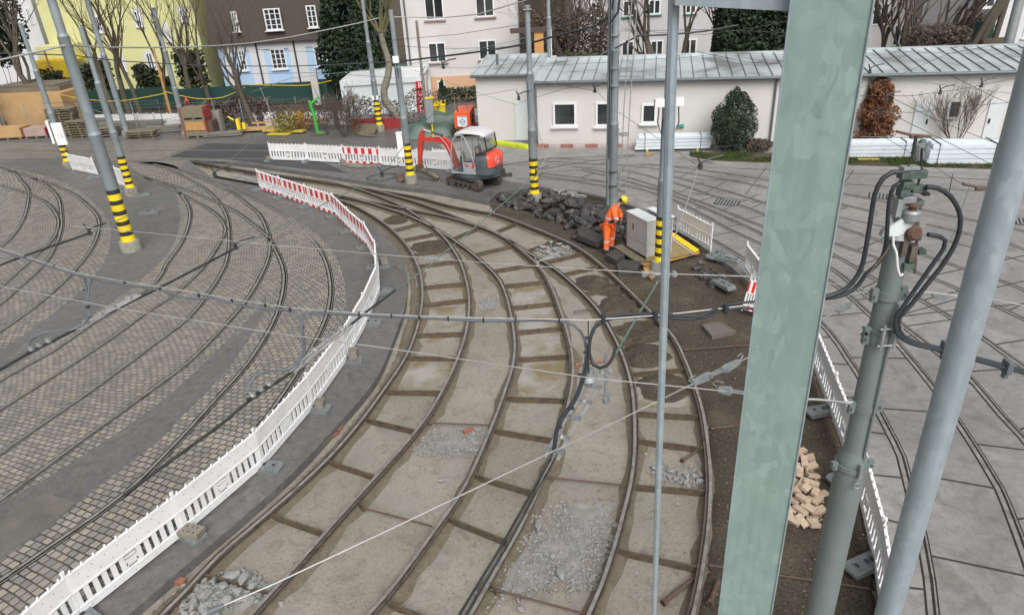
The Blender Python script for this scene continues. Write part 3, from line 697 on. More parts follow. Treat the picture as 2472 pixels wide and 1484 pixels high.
# small ones at the left poles
def pxpanel(a, c, kind, lab, tilt=0): place_panel(G(*a), G(*c), kind, lab, tilt)
pxpanel((176, 411), (238, 424), 'white', 'white slatted barrier panel standing by the far left pole', R(4))
pxpanel((288, 448), (307, 455), 'white', 'white slatted barrier panel seen narrow behind the thin left pole')
place_foot(G(286, 454), .3, 'dark barrier foot left of the thin pole base'); place_foot(G(300, 462), .2, 'rusty brown barrier foot before the thin pole base')
place_foot(G(342, 472), .2, 'green-grey barrier foot right of the thin pole base'); place_foot(G(361, 515), .1, 'lone blue-edged barrier foot on the asphalt island')
place_foot(G(232, 428), .5, 'pale barrier foot under the far left barrier panel')
# lamp bar lying by the pole
# right side
pxpanel((1633, 560), (1716, 607), 'white', 'white slatted barrier panel standing alone beyond the yellow board')
pxpanel((1797, 655), (1832, 705), 'white', 'white barrier panel half hidden left of the big column, its pegs showing')
a = G(1790, 750, 0); c = G(1866, 772, 0); place_panel(a, c, 'red', 'red and white striped barrier panel leaning left of the big column', R(-24))
RS = [(1945, 848), (2030, 1012), (2083, 1166), (2108, 1290), (2127, 1420), (2150, 1640)]
rs = [G(x, y, .05) for x, y in [(1958, 865), (1992, 960), (2040, 1075), (2088, 1230), (2120, 1400), (2150, 1640)]]
L = resample(rs, max(1, round(sum((q-p).length for p, q in zip(rs, rs[1:]))/2.0)))
rl = ['farthest, just right of the big column', 'second from the far end', 'third from the far end, behind the mast', 'fourth, beside the mast collar', 'fifth, beside the pile of bricks', 'last one at the lower right edge', 'cut by the lower edge']
for i in range(len(L)-1):
    place_panel((L[i].x, L[i].y, 0), (L[i+1].x, L[i+1].y, 0), 'white', 'white barrier panel of the right row, '+rl[min(i, 6)])
    place_foot((L[i+1].x-.1, L[i+1].y), R(10)+i*.1, 'weathered barrier foot of the right row, '+['below the big column', 'left of the grey mast', 'at the mast collar', 'beside the brick pile', 'at the lower edge', 'cut off below'][min(i, 5)])
place_foot(G(1955, 640), 1.2, 'grey barrier foot lying loose beyond the big column') if False else None
for x, y, lab in ((1730, 617, 'loose grey barrier foot on the rubble by the yellow board'), (1757, 630, 'pale barrier foot with holes lying on the concrete edge'), (1745, 690, 'worn barrier foot lying left of the striped panel')): place_foot(G(x, y), x*.3, lab)
# ---------------------------------------------------------------- poles
def pole(px, topz, label, r=(.165, .14, .10), steps=(2.9, 5.0), sc=1.0, stripes=True, m='pole_grey', base=True, extra=None, kind='pole'):
    p = G(*px); t = thing('catenary_pole' if kind == 'pole' else kind, label, 'pole', p, 'overhead line poles')
    b = MB(); z0 = .38 if base else 0
    prof = [(r[0], z0-.1), (r[0], steps[0]), (r[0]*1.03, steps[0]+.01), (r[1]*1.02, steps[0]+.1), (r[1], steps[0]+.13), (r[1], steps[1]), (r[1]*1.04, steps[1]+.01), (r[2]*1.02, steps[1]+.1), (r[2], steps[1]+.12), (r[2]*.95, topz), (r[2]*1.05, topz+.005), (r[2]*1.05, topz+.05), (.01, topz+.07)]
    b.lathe([(a, z) for a, z in prof], p, 20); b.build('shaft', m, t, smooth=True)
    if base:
        b = MB(); b.lathe([(r[0]*1.75, -.2), (r[0]*1.78, .33), (r[0]*1.6, .38), (.02, .39)], p, 18); b.build('footing', 'base_concrete', t, smooth=True)
    if stripes:
        k = 1.3/9*sc; b = MB(); z = .38
        for i in range(9):
            h = k*1.15 if i % 2 == 0 else k*.85; rr = r[0]*1.035+ (.01 if i == 0 else 0)
            b.lathe([(rr+(.02 if i == 0 else 0), z), (r[0]*1.035, z+h*.99)], p, 20, mi=0 if i % 2 == 0 else 1); z += h
        b.lathe([(r[0]*1.04, z), (r[0]*1.04, z+k*.8), (r[0], z+k*.82)], p, 20, mi=1)
        b.build('warning_band', ['stripe_yellow', 'stripe_black'], t)
    if extra: extra(t, p)
    return t
def signbox(t, p):
    b = MB(); b.bbox(p+Vector((.22, -.22, 1.85)), (.5, .16, 1.15), .02, rz=.15); b.build('cabinet', 'white_plastic', t)
    b = MB(); b.box(p+Vector((-.3, -.02, 1.95)), (.12, .3, 1.2), rz=.15); b.build('side_board', 'white_plastic', t)
    b = MB()
    for dx, dz in ((-.08, 0), (.1, .03), (-.06, -.13), (.11, -.1)): b.box(p+Vector((.24+dx, -.305+dx*.15, 1.8+dz)), (.05, .006, .035), rz=.15)
    b.build('small_mark', 'foot_grey', t)
def whitebox7(t, p):
    b = MB(); b.bbox(p+Vector((-.27, -.1, 1.75)), (.26, .2, 1.05), .03); b.bbox(p+Vector((-.27, -.1, 2.3)), (.3, .24, .05), .01); b.build('meter_box', 'white_plastic', t)
    b = MB(); b.bbox(p+Vector((0, -.2, 5.35)), (.26, .14, .28), .02); b.build('small_box', 'white_plastic', t)
    b = MB(); b.tube([p+Vector((0, -.2, 5.2)), p+Vector((.02, -.17, 4.9)), p+Vector((0, -.15, 4.6))], .015, 6); b.build('cable_tail', 'black_rubber', t)
pole((168, 405), 7.2, 'slim grey pole at far left with white box above its striped foot', extra=signbox)
pole((318, 603), 11.5, 'tall thick grey pole with striped foot on the asphalt island', r=(.215, .18, .14), steps=(4.25, 7.4), sc=1.35)
pole((320, 471), 7.2, 'grey pole right behind the thick one, short white barrier at its foot')
pole((309, 330), 10, 'grey pole far back beside the stacked pallets, top out of sight', r=(.17, .145, .11), steps=(4.9, 8.2), stripes=False)
def fit5(t, p):
    b = MB()
    for k in range(5): b.tube([p+Vector((-.1+.05*k, -.15, 7.3-.12*k)), p+Vector((-.25+.12*k, -.2, 6.5)), p+Vector((.0+.04*k, -.16, 5.9))], .018, 5)
    b.box(p+Vector((0, -.15, 7.35)), (.5, .06, .05)); b.build('cable_cluster', 'cable_grey', t)
pole((452, 330), 7.3, 'grey pole among the bare trees with a cluster of cables on top', stripes=False, extra=fit5)
def fit6(t, p):
    b = MB()
    b.bbox(p+Vector((-.13, -.2, 1.95)), (.12, .1, .25), .02); b.build('small_box', 'white_plastic', t); b = MB(); b.bbox(p+Vector((.12, -.2, 1.95)), (.12, .1, .25), .02)
    b.build('small_box', 'white_plastic', t)
pole((918, 316), 9.0, 'grey pole with striped foot before the white site container', extra=fit6)
pole((993, 441), 7.2, 'grey pole with striped foot and white meter box left of the excavator', extra=whitebox7)
def fit8(t, p):
    b = MB(); b.box(p+Vector((0, 0, 7.22)), (.3, .3, .02)); b.build('cap_plate', 'steel_bright', t)
pole((1291, 488), 7.3, 'grey pole with striped foot standing in the black rubble', extra=fit8)
def fit9(t, p):
    b = MB(); b.cyl(p+Vector((-.22, -.02, .0)), p+Vector((-.20, -.02, 9.5)), .075, .06, n=10); b.build('conduit', 'mast_grey', t, smooth=True)
    b = MB(); b.cyl(p+Vector((-.205, -.115, 2.0)), p+Vector((-.2, -.1, 8.0)), .02, n=6); b.build('cable', 'black_rubber', t)
    for z in (.9, 1.45, 4.6, 5.2, 6.3):
        b = MB(); b.lathe([(.19, z), (.195, z+.06)], p+Vector((-.03, 0, 0)), 16); b.build('clamp_band', 'rusty_iron' if z < 2 else 'cast_grey', t)
    for z in (1.3, 2.9, 5.2):
        b = MB(); b.box(p+Vector((.32, -.1, z)), (.42, .05, .07)); b.box(p+Vector((.35, -.1, z-.08)), (.3, .03, .04)); b.build('bracket', 'cast_grey', t)
pole((1480, 503), 9.6, 'grey pole with side conduit and rope brackets behind the workman', r=(.165, .14, .12), steps=(3.25, 5.8), stripes=False, base=False, extra=fit9)
def fit10(t, p):
    for dx in (-.26, .28):
        b = MB(); b.bbox(p+Vector((dx, -.12, 5.15)), (.26, .2, .22), .02); b.build('junction_box', 'white_plastic', t)
        b = MB(); b.tube([p+Vector((dx, -.14, 5.05)), p+Vector((dx*1.1, -.16, 4.6)), p+Vector((dx*.7, -.15, 4.3)), p+Vector((dx*.5, -.14, 4.7))], .018, 6); b.build('cable_loop', 'black_rubber', t)
    b = MB(); b.box(p+Vector((.03, -.27, .15)), (.2, .04, .6))
    for z in (-.05, .3):
        for dx in (-.03, .07): b.cyl(p+Vector((dx, -.3, z)), p+Vector((dx, -.28, z)), .02, n=8, mi=1)
    b.build('base_plate', ['cast_grey', 'stripe_black'], t)
pole((1592, 655), 7.2, 'grey pole with striped foot right of the switch cabinet', extra=fit10)
def fit11(t, p):
    b = MB(); b.cyl(p+Vector((.1, -.16, .0)), p+Vector((.1, -.16, 5.2)), .025, n=6); b.build('white_conduit', 'white_plastic', t)
pp = W(1328, 145, 44.5)
pole((1331, 290), 9.2, 'grey pole rising behind the left part of the shed', stripes=False, steps=(3.4, 5.7), extra=fit11)
# ---------------------------------------------------------------- near columns
def galv(name, c1, c2, c3, tint=None):
    m, t, b = nodes(name, .42, .3)
    v = t.nodes.new('ShaderNodeTexVoronoi'); v.inputs['Scale'].default_value = 30; P = pos(t)
    mp = t.nodes.new('ShaderNodeMapping'); mp.inputs['Scale'].default_value = (1, 1, .6); t.links.new(P, mp.inputs[0])
    dn = t.nodes.new('ShaderNodeTexNoise'); dn.inputs['Scale'].default_value = 9; t.links.new(mp.outputs[0], dn.inputs['Vector'])
    t.links.new(mix(t, .12, mp.outputs[0], dn.outputs['Color']), v.inputs['Vector'])
    a = nz(t, 2.2, 5, dist=1.0); sp_ = t.nodes.new('ShaderNodeSeparateColor'); t.links.new(v.outputs['Color'], sp_.inputs[0])
    c = ramp(t, a, [(.3, c1), (.5, c2), (.7, c3)])
    c = mix(t, .42, c, ramp(t, sp_.outputs[0], [(0, sc3(c1, .95)), (.6, c2), (.9, sc3(c3, 1.0)), (1, sc3(c3, 1.2))]))
    mp2 = t.nodes.new('ShaderNodeMapping'); mp2.inputs['Scale'].default_value = (30, 30, .8); t.links.new(P, mp2.inputs[0])
    c = mix(t, .25, c, ramp(t, nz(t, 1.0, 4, mp2.outputs[0]), [(.35, c1), (.65, c3)]))
    if tint: c = mix(t, ramp(t, nz(t, .9, 4), [(.56, (0, 0, 0)), (.7, (.6,)*3)]), c, tint)
    t.links.new(c, b.inputs['Base Color']); t.links.new(ramp(t, sp_.outputs[1], [(0, (.32,)*3), (1, (.6,)*3)]), b.inputs['Roughness'])
galv('galvanised', (.235, .335, .315), (.295, .41, .38), (.37, .48, .455), (.31, .45, .31))
galv('galv_light', (.29, .355, .385), (.345, .41, .445), (.41, .47, .505))
Yc = 2.4
def near_axis(x, y, Y): p = W(x, y, Y); return p
c = near_axis(2003, 0, Yc); c2 = near_axis(1800, 1484, Yc); x_ = c.x*.5+c2.x*.5
wd = 188/scale_at(c)
t = thing('steel_column', 'broad galvanised steel column with greenish spangle close in front', 'column', (x_, Yc, -.2))
rzc = -math.atan2(x_, Yc)
b = MB(); b.bbox((x_, Yc, 4.9), (wd*.96, .05, 10.2), .004, rz=rzc); b.build('shaft', 'galvanised', t, smooth=False)
for s_ in (-1, 1):
    b = MB(); b.bbox(Vector((x_, Yc, 4.9))+Matrix.Rotation(rzc, 3, 'Z') @ Vector((s_*wd*.487, -.001, 0)), (wd*.026, .062, 10.22), .003, rz=rzc); b.build('edge_strip', 'galv_light', t)
zt = W(1700, 2, 2.7).z
a = W(1627, 0, 2.7)
t = thing('steel_post', 'thin pale galvanised post narrowing downwards, in front of the rubble pole', 'post', (a.x, 2.7, -.2))
b = MB(); s = scale_at(a); w0 = 26/s
bt = W(1579, 1484, 2.7); w1 = 11/scale_at(bt)*1.0
tl = Vector((a.x, 2.7, 10)); 
def lerpz(z): return a.lerp(bt, (a.z-z)/(a.z-bt.z))
zs = [-.2, bt.z-1, bt.z, a.z, 10]
vs = []
for z in zs:
    q = lerpz(z); f_ = (a.z-z)/(a.z-bt.z); ww = max(.012, (w0+(w1-w0)*min(1, max(f_, -.3)))/2)
    q.z = z; q.x = a.x+(bt.x-a.x)*min(1, f_)
    for k in range(8): an = math.pi/8+k*math.pi/4; vs.append((q.x+ww*1.08*math.cos(an), q.y+ww*1.08*math.sin(an), z))
b.add(vs, [(i*8+k, i*8+(k+1) % 8, (i+1)*8+(k+1) % 8, (i+1)*8+k) for i in range(4) for k in range(8)] + [tuple(range(8)), tuple(range(32, 40))])
b.build('shaft', 'galv_light', t)
b = MB(); z_ = W(1760, -14, 2.6).z
l0 = W(1626, -14, 2.66); r0 = W(1925, 0, 2.5); d = r0-l0; b.add([l0+Vector((0, -.03, -.035)), r0+Vector((0, -.03, -.035)), r0+Vector((0, .04, -.035)), l0+Vector((0, .04, -.035)), l0+Vector((0, -.03, .04)), r0+Vector((0, -.03, .04)), r0+Vector((0, .04, .04)), l0+Vector((0, .04, .04))], [(0, 3, 2, 1), (4, 5, 6, 7), (0, 1, 5, 4), (2, 3, 7, 6), (1, 2, 6, 5), (0, 4, 7, 3)])
b.build('crossbar', 'galv_light', t)
p = W(2359, 700, 3.0); t = thing('steel_pipe', 'pale galvanised round pipe close in front at the right edge', 'pipe', (p.x, 3.0, -.2))
rr = 71/scale_at(p)/2
b = MB(); b.cyl((p.x, 3.0, -.2), (p.x, 3.0, 10.5), rr, n=28); b.build('pipe', 'galv_light', t, smooth=True)
b = MB(); b.lathe([(rr*1.0, 10.5), (rr*1.15, 10.51), (rr*1.15, 10.6), (.01, 10.62)], (p.x, 3.0, 0), 24); b.build('cap', 'galv_light', t)
# ---------------------------------------------------------------- buildings
M('render_cream', (.59, .57, .545), .85, 0, .04, .7, .08, dirt=(.46, .42, .36), dscale=.35, damt=.35)
M('render_pink', (.60, .575, .565), .85, 0, .04, .8, .08, dirt=(.48, .45, .43), dscale=.4, damt=.4)
M('render_peach', (.62, .38, .24), .85, 0, .06, 1.0, .08)
M('render_yellow', (.62, .61, .30), .85, 0, .06, .6, .08, dirt=(.45, .43, .2), dscale=.4, damt=.3)
M('render_blue', (.40, .56, .78), .85, 0, .05, .8, .08)
M('render_grey', (.50, .49, .50), .85, 0, .06, .8, .08)
M('render_white', (.62, .62, .64), .85, 0, .04, .8, .05)
M('roof_brown', (.07, .055, .045), .85, 0, .25, 5, .5, fine=14)
M('tile_red', (.30, .10, .05), .8, 0, .2, 5, .3)
M('frame_white', (.72, .73, .74), .45, 0, .03, 5, 0)
M('sill_pink', (.38, .27, .24), .7)
M('gutter_zinc', (.13, .15, .155), .5, .3, .1, 3)
M('door_white', (.62, .65, .66), .45, 0, .03, 3, 0)
m_, t_, b_ = nodes('window_glass', .06, 0, .8)
t_.links.new(ramp(t_, nz(t_, .45, 3), [(.35, (.015, .018, .02)), (.65, (.06, .065, .065))]), b_.inputs['Base Color'])
m_, t_, b_ = nodes('zinc_roof', .38, .35, .6)
c_ = ramp(t_, nz(t_, .45, 5, dist=.8), [(.34, (.22, .225, .22)), (.46, (.45, .49, .50)), (.6, (.58, .63, .65))])
t_.links.new(c_, b_.inputs['Base Color'])
M('box_green', (.06, .25, .23), .6)
def window(par, c, wd, ht, back, bars=(1, 0), sill='sill_pink', fw=.07, nrm=(0, -1, 0), u=(1, 0, 0), surround=None):
    """window part on a wall: frame, pane below it, sill; c = centre on the wall plane"""
    u = Vector(u); nr = Vector(nrm); c = Vector(c); z = Vector((0, 0, 1)); rot = Matrix((u, -nr, z)).transposed()
    b = MB()
    for s in (-1, 1):
        b.box(c+u*s*(wd/2-fw/2)+nr*.03, (fw, .08, ht), rot=rot); b.box(c+z*s*(ht/2-fw/2)+nr*.031, (wd-fw*2, .08, fw), rot=rot)
    nx, nz_ = bars
    for i in range(1, nx+1): b.box(c+u*(wd*i/(nx+1)-wd/2)+nr*.028, (fw*.9 if nx < 3 else fw*.5, .06, ht-2*fw), rot=rot)
    for i in range(1, nz_+1): b.box(c+z*(ht*i/(nz_+1)-ht/2)+nr*.022, (wd-2*fw, .04, fw*.45), rot=rot)
    if surround:
        for s in (-1, 1): b.box(c+u*s*(wd/2+.08)+nr*.02, (.155, .05, ht+.3), rot=rot, mi=1); b.box(c+z*s*(ht/2+.075)+nr*.021, (wd, .05, .145), rot=rot, mi=1)
    f = b.build('window', ['frame_white', surround or 'frame_white'], par); WORLD[f.name] = WORLD[par.name]
    b = MB(); b.box(c+nr*.004, (wd-.02, .015, ht-.02), rot=rot); o = b.build('pane', 'window_glass', f)
    if sill: b = MB(); b.box(c-z*(ht/2+.05)+nr*.07, (wd+.22, .2, .08), rot=rot); b.build('sill', sill, f)
    return f
# ---- shed
S0 = G(1300, 352); S1 = G(2404, 346); su = (S1-S0); su.z = 0; su.normalize(); sn = Vector((-su.y, su.x, 0))   # sn points away from us
def sp(s, back, z): return S0+su*s+sn*back+Vector((0, 0, z))
t = thing('shed', 'long low cream depot shed with pale standing seam metal roof', 'building', S0)
LEN = 29
b = MB()
def hexa(b, s0, s1, b0, b1, z0, z1, z1b=None, mi=0):
    z1b = z1 if z1b is None else z1b
    vs = [sp(s0, b0, z0), sp(s1, b0, z0), sp(s1, b1, z0), sp(s0, b1, z0), sp(s0, b0, z1), sp(s1, b0, z1), sp(s1, b1, z1b), sp(s0, b1, z1b)]
    b.add(vs, [(0, 3, 2, 1), (4, 5, 6, 7), (0, 1, 5, 4), (2, 3, 7, 6), (1, 2, 6, 5), (0, 4, 7, 3)], mi)
hexa(b, 0, LEN, 0, 8, -.1, 3.22, 3.3)
hexa(b, -3.45, -.002, 1.2, 8, -.1, 3.38, 3.45); b.build('wall', 'render_cream', t)
b = MB(); hexa(b, -.12, LEN, -.22, 4.3, 3.24, 3.30, 3.72); hexa(b, -3.6, -.14, .98, 4.8, 3.44, 3.50, 3.9)
for i in range(1, 49):
    s = -.1+i*.6
    vs = [sp(s-.015, -.22, 3.30), sp(s+.015, -.22, 3.30), sp(s+.015, 4.3, 3.72), sp(s-.015, 4.3, 3.72), sp(s-.012, -.22, 3.35), sp(s+.012, -.22, 3.35), sp(s+.012, 4.3, 3.77), sp(s-.012, 4.3, 3.77)]
    b.add(vs, [(0, 3, 2, 1), (4, 5, 6, 7), (0, 1, 5, 4), (2, 3, 7, 6), (1, 2, 6, 5), (0, 4, 7, 3)], 1)
for i in range(1, 6):
    s = -3.5+i*.6; vs = [sp(s-.012, .98, 3.5), sp(s+.012, .98, 3.5), sp(s+.012, 4.8, 3.9), sp(s-.012, 4.8, 3.9), sp(s-.012, .98, 3.54), sp(s+.012, .98, 3.54), sp(s+.012, 4.8, 3.94), sp(s-.012, 4.8, 3.94)]
    b.add(vs, [(0, 3, 2, 1), (4, 5, 6, 7), (0, 1, 5, 4), (2, 3, 7, 6), (1, 2, 6, 5), (0, 4, 7, 3)], 1)
hexa(b, -.1, LEN, 4.25, 4.4, 3.7, 3.83); hexa(b, -3.6, -.1, 4.75, 4.9, 3.85, 4.0); hexa(b, -3.62, -3.5, .98, 4.8, 3.46, 3.56, 3.98)
hexa(b, -.22, -.13, -.22, 4.3, 3.26, 3.55, 3.95); b.build('roof', ['zinc_roof', 'gutter_zinc'], t)
b = MB(); b.cyl(sp(-.22, -.31, 3.22), sp(LEN, -.31, 3.22), .085, n=10); hexa(b, -.2, LEN, -.2, -.005, 3.12, 3.235); b.build('gutter', 'gutter_zinc', t, smooth=True)
b = MB(); b.cyl(sp(-3.65, .9, 3.42), sp(-.22, .9, 3.42), .075, n=10); b.build('gutter', 'gutter_zinc', t, smooth=True)
b = MB(); b.cyl(sp(-2.6, 3, 3.6), sp(-2.6, 3, 4.25), .07, n=8); b.build('chimney', 'gutter_zinc', t)
def onwall(x, y, back=0):
    d = ray(x, y); P0 = S0+sn*back; k = (P0-CAM).dot(sn)/d.dot(sn); q = CAM+d*k; return (q-S0).dot(su), q.z
for (x0, y0, x1, y1, nb, sl) in ((1336, 247, 1391, 305, (0, 0), 'frame_white'), (1438, 246, 1492, 305, (0, 0), 'frame_white'), (1548, 250, 1586, 298, (0, 0), 'frame_white'), (2281, 240, 2326, 288, (0, 0), None)):
    s0, za = onwall(x0, y1); s1, zb = onwall(x1, y0)
    window(t, sp((s0+s1)/2, 0, (za+zb)/2), s1-s0, zb-za, 0, nb, sl, .1, nrm=-sn, u=su)
for (x0, y0, x1, y1, bk, hs) in ((1247, 243, 1280, 338, 1.2, 0), (2191, 242, 2254, 352, 0, 1), (2365, 240, 2428, 348, 0, -1)):
    s0, za = onwall(x0, y1, bk); s1, zb = onwall(x1, y0, bk)
    b = MB(); hexa(b, s0, s1, bk-.05, bk-.002, .02, zb); d = b.build('door', 'door_white', t); WORLD[d.name] = WORLD[t.name]
    if hs: b = MB(); sh = s1-.12 if hs > 0 else s0+.12; b.box(sp(sh, bk-.09, 1.05), (.05, .06, .22)); b.build('handle', 'stripe_black', d)
for xx in (1868, 2090, 1292):
    s, _ = onwall(xx, 250); b = MB(); b.cyl(sp(s, -.09, .05), sp(s, -.09, 3.15), .05, n=8); b.build('downpipe', 'gutter_zinc', t, smooth=True)
s, z = onwall(1643, 304); b = MB(); b.bbox(sp(s, -.06, z), (.32, .1, .16), .015, rz=math.atan2(su.y, su.x)); b.build('wall_box', 'box_green', t)
s, z = onwall(1624, 300); b = MB(); b.cyl(sp(s, -.03, z-.4), sp(s, -.03, z+.35), .015, n=6, mi=0); b.build('pipe', 'stripe_yellow', t)
# red-white kerb beam along the shed
M('faded_white', (.42, .36, .34), .8); M('faded_red', (.30, .13, .11), .8)
b = MB(); a0 = G(1296, 356); a1 = G(1535, 356)
for i in range(8):
    p = a0.lerp(a1, i/8); q = a0.lerp(a1, (i+1)/8-.004); dd = (q-p); b.box((p+q)/2+Vector((0, 0, .08)), (dd.length, .2, .16), rz=math.atan2(dd.y, dd.x), mi=i % 2)
tag(b.build('kerb_beam', ['faded_red', 'faded_white']), 'faded red and white kerb beam along the foot of the shed wall', 'kerb')
# yellow-green profiled beam lying on the ground
M('neon_yellow', (.55, .62, .03), .5)
b = MB(); a0 = G(1186, 347); a1 = G(1274, 360); dd = a1-a0; rz = math.atan2(dd.y, dd.x); c = (a0+a1)/2
b.bbox(c+Vector((0, 0, .1)), (dd.length, .34, .2), .05, rz=rz)
for i in range(22): b.box(a0.lerp(a1, (i+.5)/22)+Vector((0, -.0, .205)), (.04, .26, .02), rz=rz)
tag(b.build('cable_ramp', 'neon_yellow'), 'long neon yellow beam lying on the ground before the shed', 'beam')
b = MB(); a0 = G(1158, 338); a1 = G(1190, 345); b.box((a0+a1)/2+Vector((0, 0, .08)), ((a1-a0).length, .14, .14), rz=rz); tag(b.build('timber', 'sandy_soil'), 'pale timber butting the left end of the neon yellow beam', 'timber')
# ---- pink-white house
def house(name, label, x0, x1, Y, z1, depth=9, wm='render_pink', zb=-.3, roof=None, **k):
    A = W(x0, 200, Y); B = W(x1, 200, Y); t = thing(name, label, 'house', ((A.x+B.x)/2, Y, 0))
    b = MB(); b.box(((A.x+B.x)/2, Y+depth/2, (z1+zb)/2), (B.x-A.x, depth, z1-zb)); b.build('wall', wm, t)
    return t, A.x, B.x
def wpx(t, x0, y0, x1, y1, Y, bars, sill='sill_pink', fw=.09, **k):
    a = W(x0, y0, Y); c = W(x1, y1, Y); return window(t, ((a.x+c.x)/2, Y, (a.z+c.z)/2), c.x-a.x, a.z-c.z, 0, bars, sill, fw, **k)
Y = 53
t, xa, xb = house('apartment_house', 'pale pink three storey house with white casement windows behind the container', 988, 1259, Y, 12, wm='render_pink', depth=8)
for q in ((1022, -8, 1073, 47), (1146, -8, 1194, 40), (1032, 104, 1079, 150), (1154, 98, 1200, 143), (1022, -90, 1070, -42), (1142, -95, 1190, -50)): wpx(t, *q, Y, (1, 0))
b = MB(); zl = W(1100, 183, Y).z; b.box(((xa+xb)/2-.0, Y-.03, zl/2-.3), (xb-xa+.06, .12, zl+.6)); b.build('plinth', 'render_peach', t)
wpx(t, 1055, 196, 1075, 215, Y-.09, (0, 0))
b = MB(); p = W(991, 150, Y-.1); b.cyl((p.x, Y-.12, 0), (p.x, Y-.12, 12), .06, n=8); b.build('downpipe', 'gutter_zinc', t)
p = W(1261, 100, Y-.1); b = MB(); b.cyl((p.x-.15, Y-.12, 0), (p.x-.15, Y-.12, 12), .05, n=8); b.build('downpipe', 'gutter_zinc', t)
# ---- blue and white house with brown mansard
Y = 62
t, xa, xb = house('town_house', 'light blue and white house with brown shingled mansard roof', 543, 842, Y, W(700, 97, Y).z, wm='render_blue', depth=9)
z0 = W(700, 97, Y).z
b = MB()
for (a0_, a1_) in ((546, 562), (606, 642), (703, 744), (790, 803)):
    p = W(a0_, 150, Y); q = W(a1_, 150, Y); b.box(((p.x+q.x)/2, Y-.03, z0/2), (q.x-p.x, .1, z0))
    if a0_ in (610, 705): pass
p = W(546, 150, Y); q = W(838, 150, Y); b.box(((p.x+q.x)/2, Y-.035, z0-.3), (q.x-p.x, .12, .6)); b.build('pilaster', 'render_white', t)
b = MB(); q = W(797, 150, Y); ztop = 13
poly = [(xa-.3, z0-.1), (q.x+.1, z0-.1), (q.x+.1, ztop), (xa+.8, ztop)]
b.add([(xa-.5, Y-.5, z0-.05), (q.x, Y-.5, z0-.05), (q.x-.3, Y+1.4, ztop), (xa+.5, Y+1.4, ztop), (xa-.5, Y+8, z0-.05), (q.x, Y+8, z0-.05), (q.x-.3, Y+7, ztop), (xa+.5, Y+7, ztop)], [(0, 1, 2, 3), (4, 7, 6, 5), (1, 5, 6, 2), (0, 3, 7, 4), (3, 2, 6, 7), (0, 4, 5, 1)])
b.build('mansard_roof', 'roof_brown', t)
b = MB(); b.box(((q.x+xb)/2+.1, Y+4, 7), (xb-q.x, 7.9, 14.4)); b.build('side_wing', 'render_blue', t)
for q_ in ((573, 122, 600, 170), (650, 119, 695, 166), (755, 112, 783, 160)): wpx(t, *q_, Y, (1 if q_[2]-q_[0] < 40 else 2, 3), 'frame_white', .1)
for q_ in ((556, 28, 580, 76), (634, 22, 684, 72), (737, 14, 769, 66)): wpx(t, *q_, Y-.55, (1 if q_[2]-q_[0] < 40 else 2, 3), 'frame_white', .1)
for xx, dy in ((615, 0), (707, 0)):
    a = W(xx, 100, Y-.15); c = W(xx+19, 202, Y-.15); b = MB(); b.cyl((a.x, Y-.15, a.z), (a.x+.02, Y-.15, 0), .07, n=8); b.build('downpipe', 'stripe_black', t)
# ---- yellow house
Y = 64
t, xa, xb = house('villa', 'bright yellow house with white window surrounds behind the bare trees', 150, 508, Y, 10.6, wm='render_yellow', depth=9)
for q_ in ((322, 27, 346, 64), (350, 128, 377, 168), (236, 138, 262, 180), (228, 40, 252, 78), (432, 22, 452, 52), (290, 140, 306, 172), (396, 60, 412, 100)): wpx(t, *q_, Y, (1, 0), 'frame_white', .09, surround='render_white')
b = MB(); b.box(((xa+xb)/2, Y-.3, 10.75), (xb-xa+1, 1.4, .25)); b.build('eaves', 'tile_red', t)
b = MB(); b.box((W(170, 130, Y).x, Y-1.3, 2.2), (2.6, 2.4, 4.2)); b.build('porch', 'render_yellow', t)
M('deep_yellow', (.62, .44, .03), .7)
p = W(135, 150, 60); b = MB(); b.box((p.x, 60, 2.6), (3.2, .5, 1.2)); b.box((p.x-1.2, 60.3, 1), (.2, .2, 2.2)); b.box((p.x+1.2, 60.3, 1), (.2, .2, 2.2)); b.box((p.x, 61.5, 3.3), (3.4, 3, .15)); tag(b.build('carport', 'deep_yellow'), 'deep yellow boarded porch left of the yellow house', 'porch')
# ---- white house far left
t, xa, xb = house('villa', 'plain white house at the upper left corner behind the conifer', -220, 140, 68, 13, wm='render_white', depth=8)
wpx(t, 128, 124, 142, 152, 68, (0, 0), None); wpx(t, 60, 20, 84, 60, 68, (1, 0), None)
# ---- big pale block behind trees
Y = 62
t, xa, xb = house('apartment_block', 'pale grey apartment block behind the trees right of the grey pole', 1385, 1718, Y, 14, wm='render_grey', depth=9)
for q_ in ((1503, 2, 1533, 40), (1565, 0, 1594, 35), (1655, -8, 1680, 33), (1500, 100, 1530, 140), (1570, 98, 1600, 140), (1650, 95, 1680, 138), (1425, 5, 1452, 45), (1425, 102, 1452, 142)): wpx(t, *q_, Y, (1, 0), 'box_green', .12)
t, xa, xb = house('apartment_block', 'pale pink block behind the bare trees right of the big column', 1930, 2245, 66, 14, wm='render_pink', depth=9)
for q_ in ((2000, 20, 2030, 70), (2110, 10, 2140, 60), (2060, 40, 2085, 90), (2160, 60, 2185, 110)): wpx(t, *q_, 66, (1, 0), None, .12)
t, xa, xb = house('apartment_block', 'white block with a small window at the upper right corner', 2352, 2700, 55, 14, wm='render_white', depth=9)
for q_ in ((2370, -30, 2398, 18), (2480, 40, 2510, 90)): wpx(t, *q_, 55, (1, 0), 'frame_white', .1)
Y = 70
t, xa, xb = house('timber_house', 'yellow-ochre house partly hidden between the grey poles at top', 1262, 1385, Y, 12, wm='deep_yellow', depth=6)
b = MB(); b.box(((xa+xb)/2, Y-.6, 3.1), (xb-xa, 1.2, 6.6)); b.build('lower_wall', 'roof_brown', t)
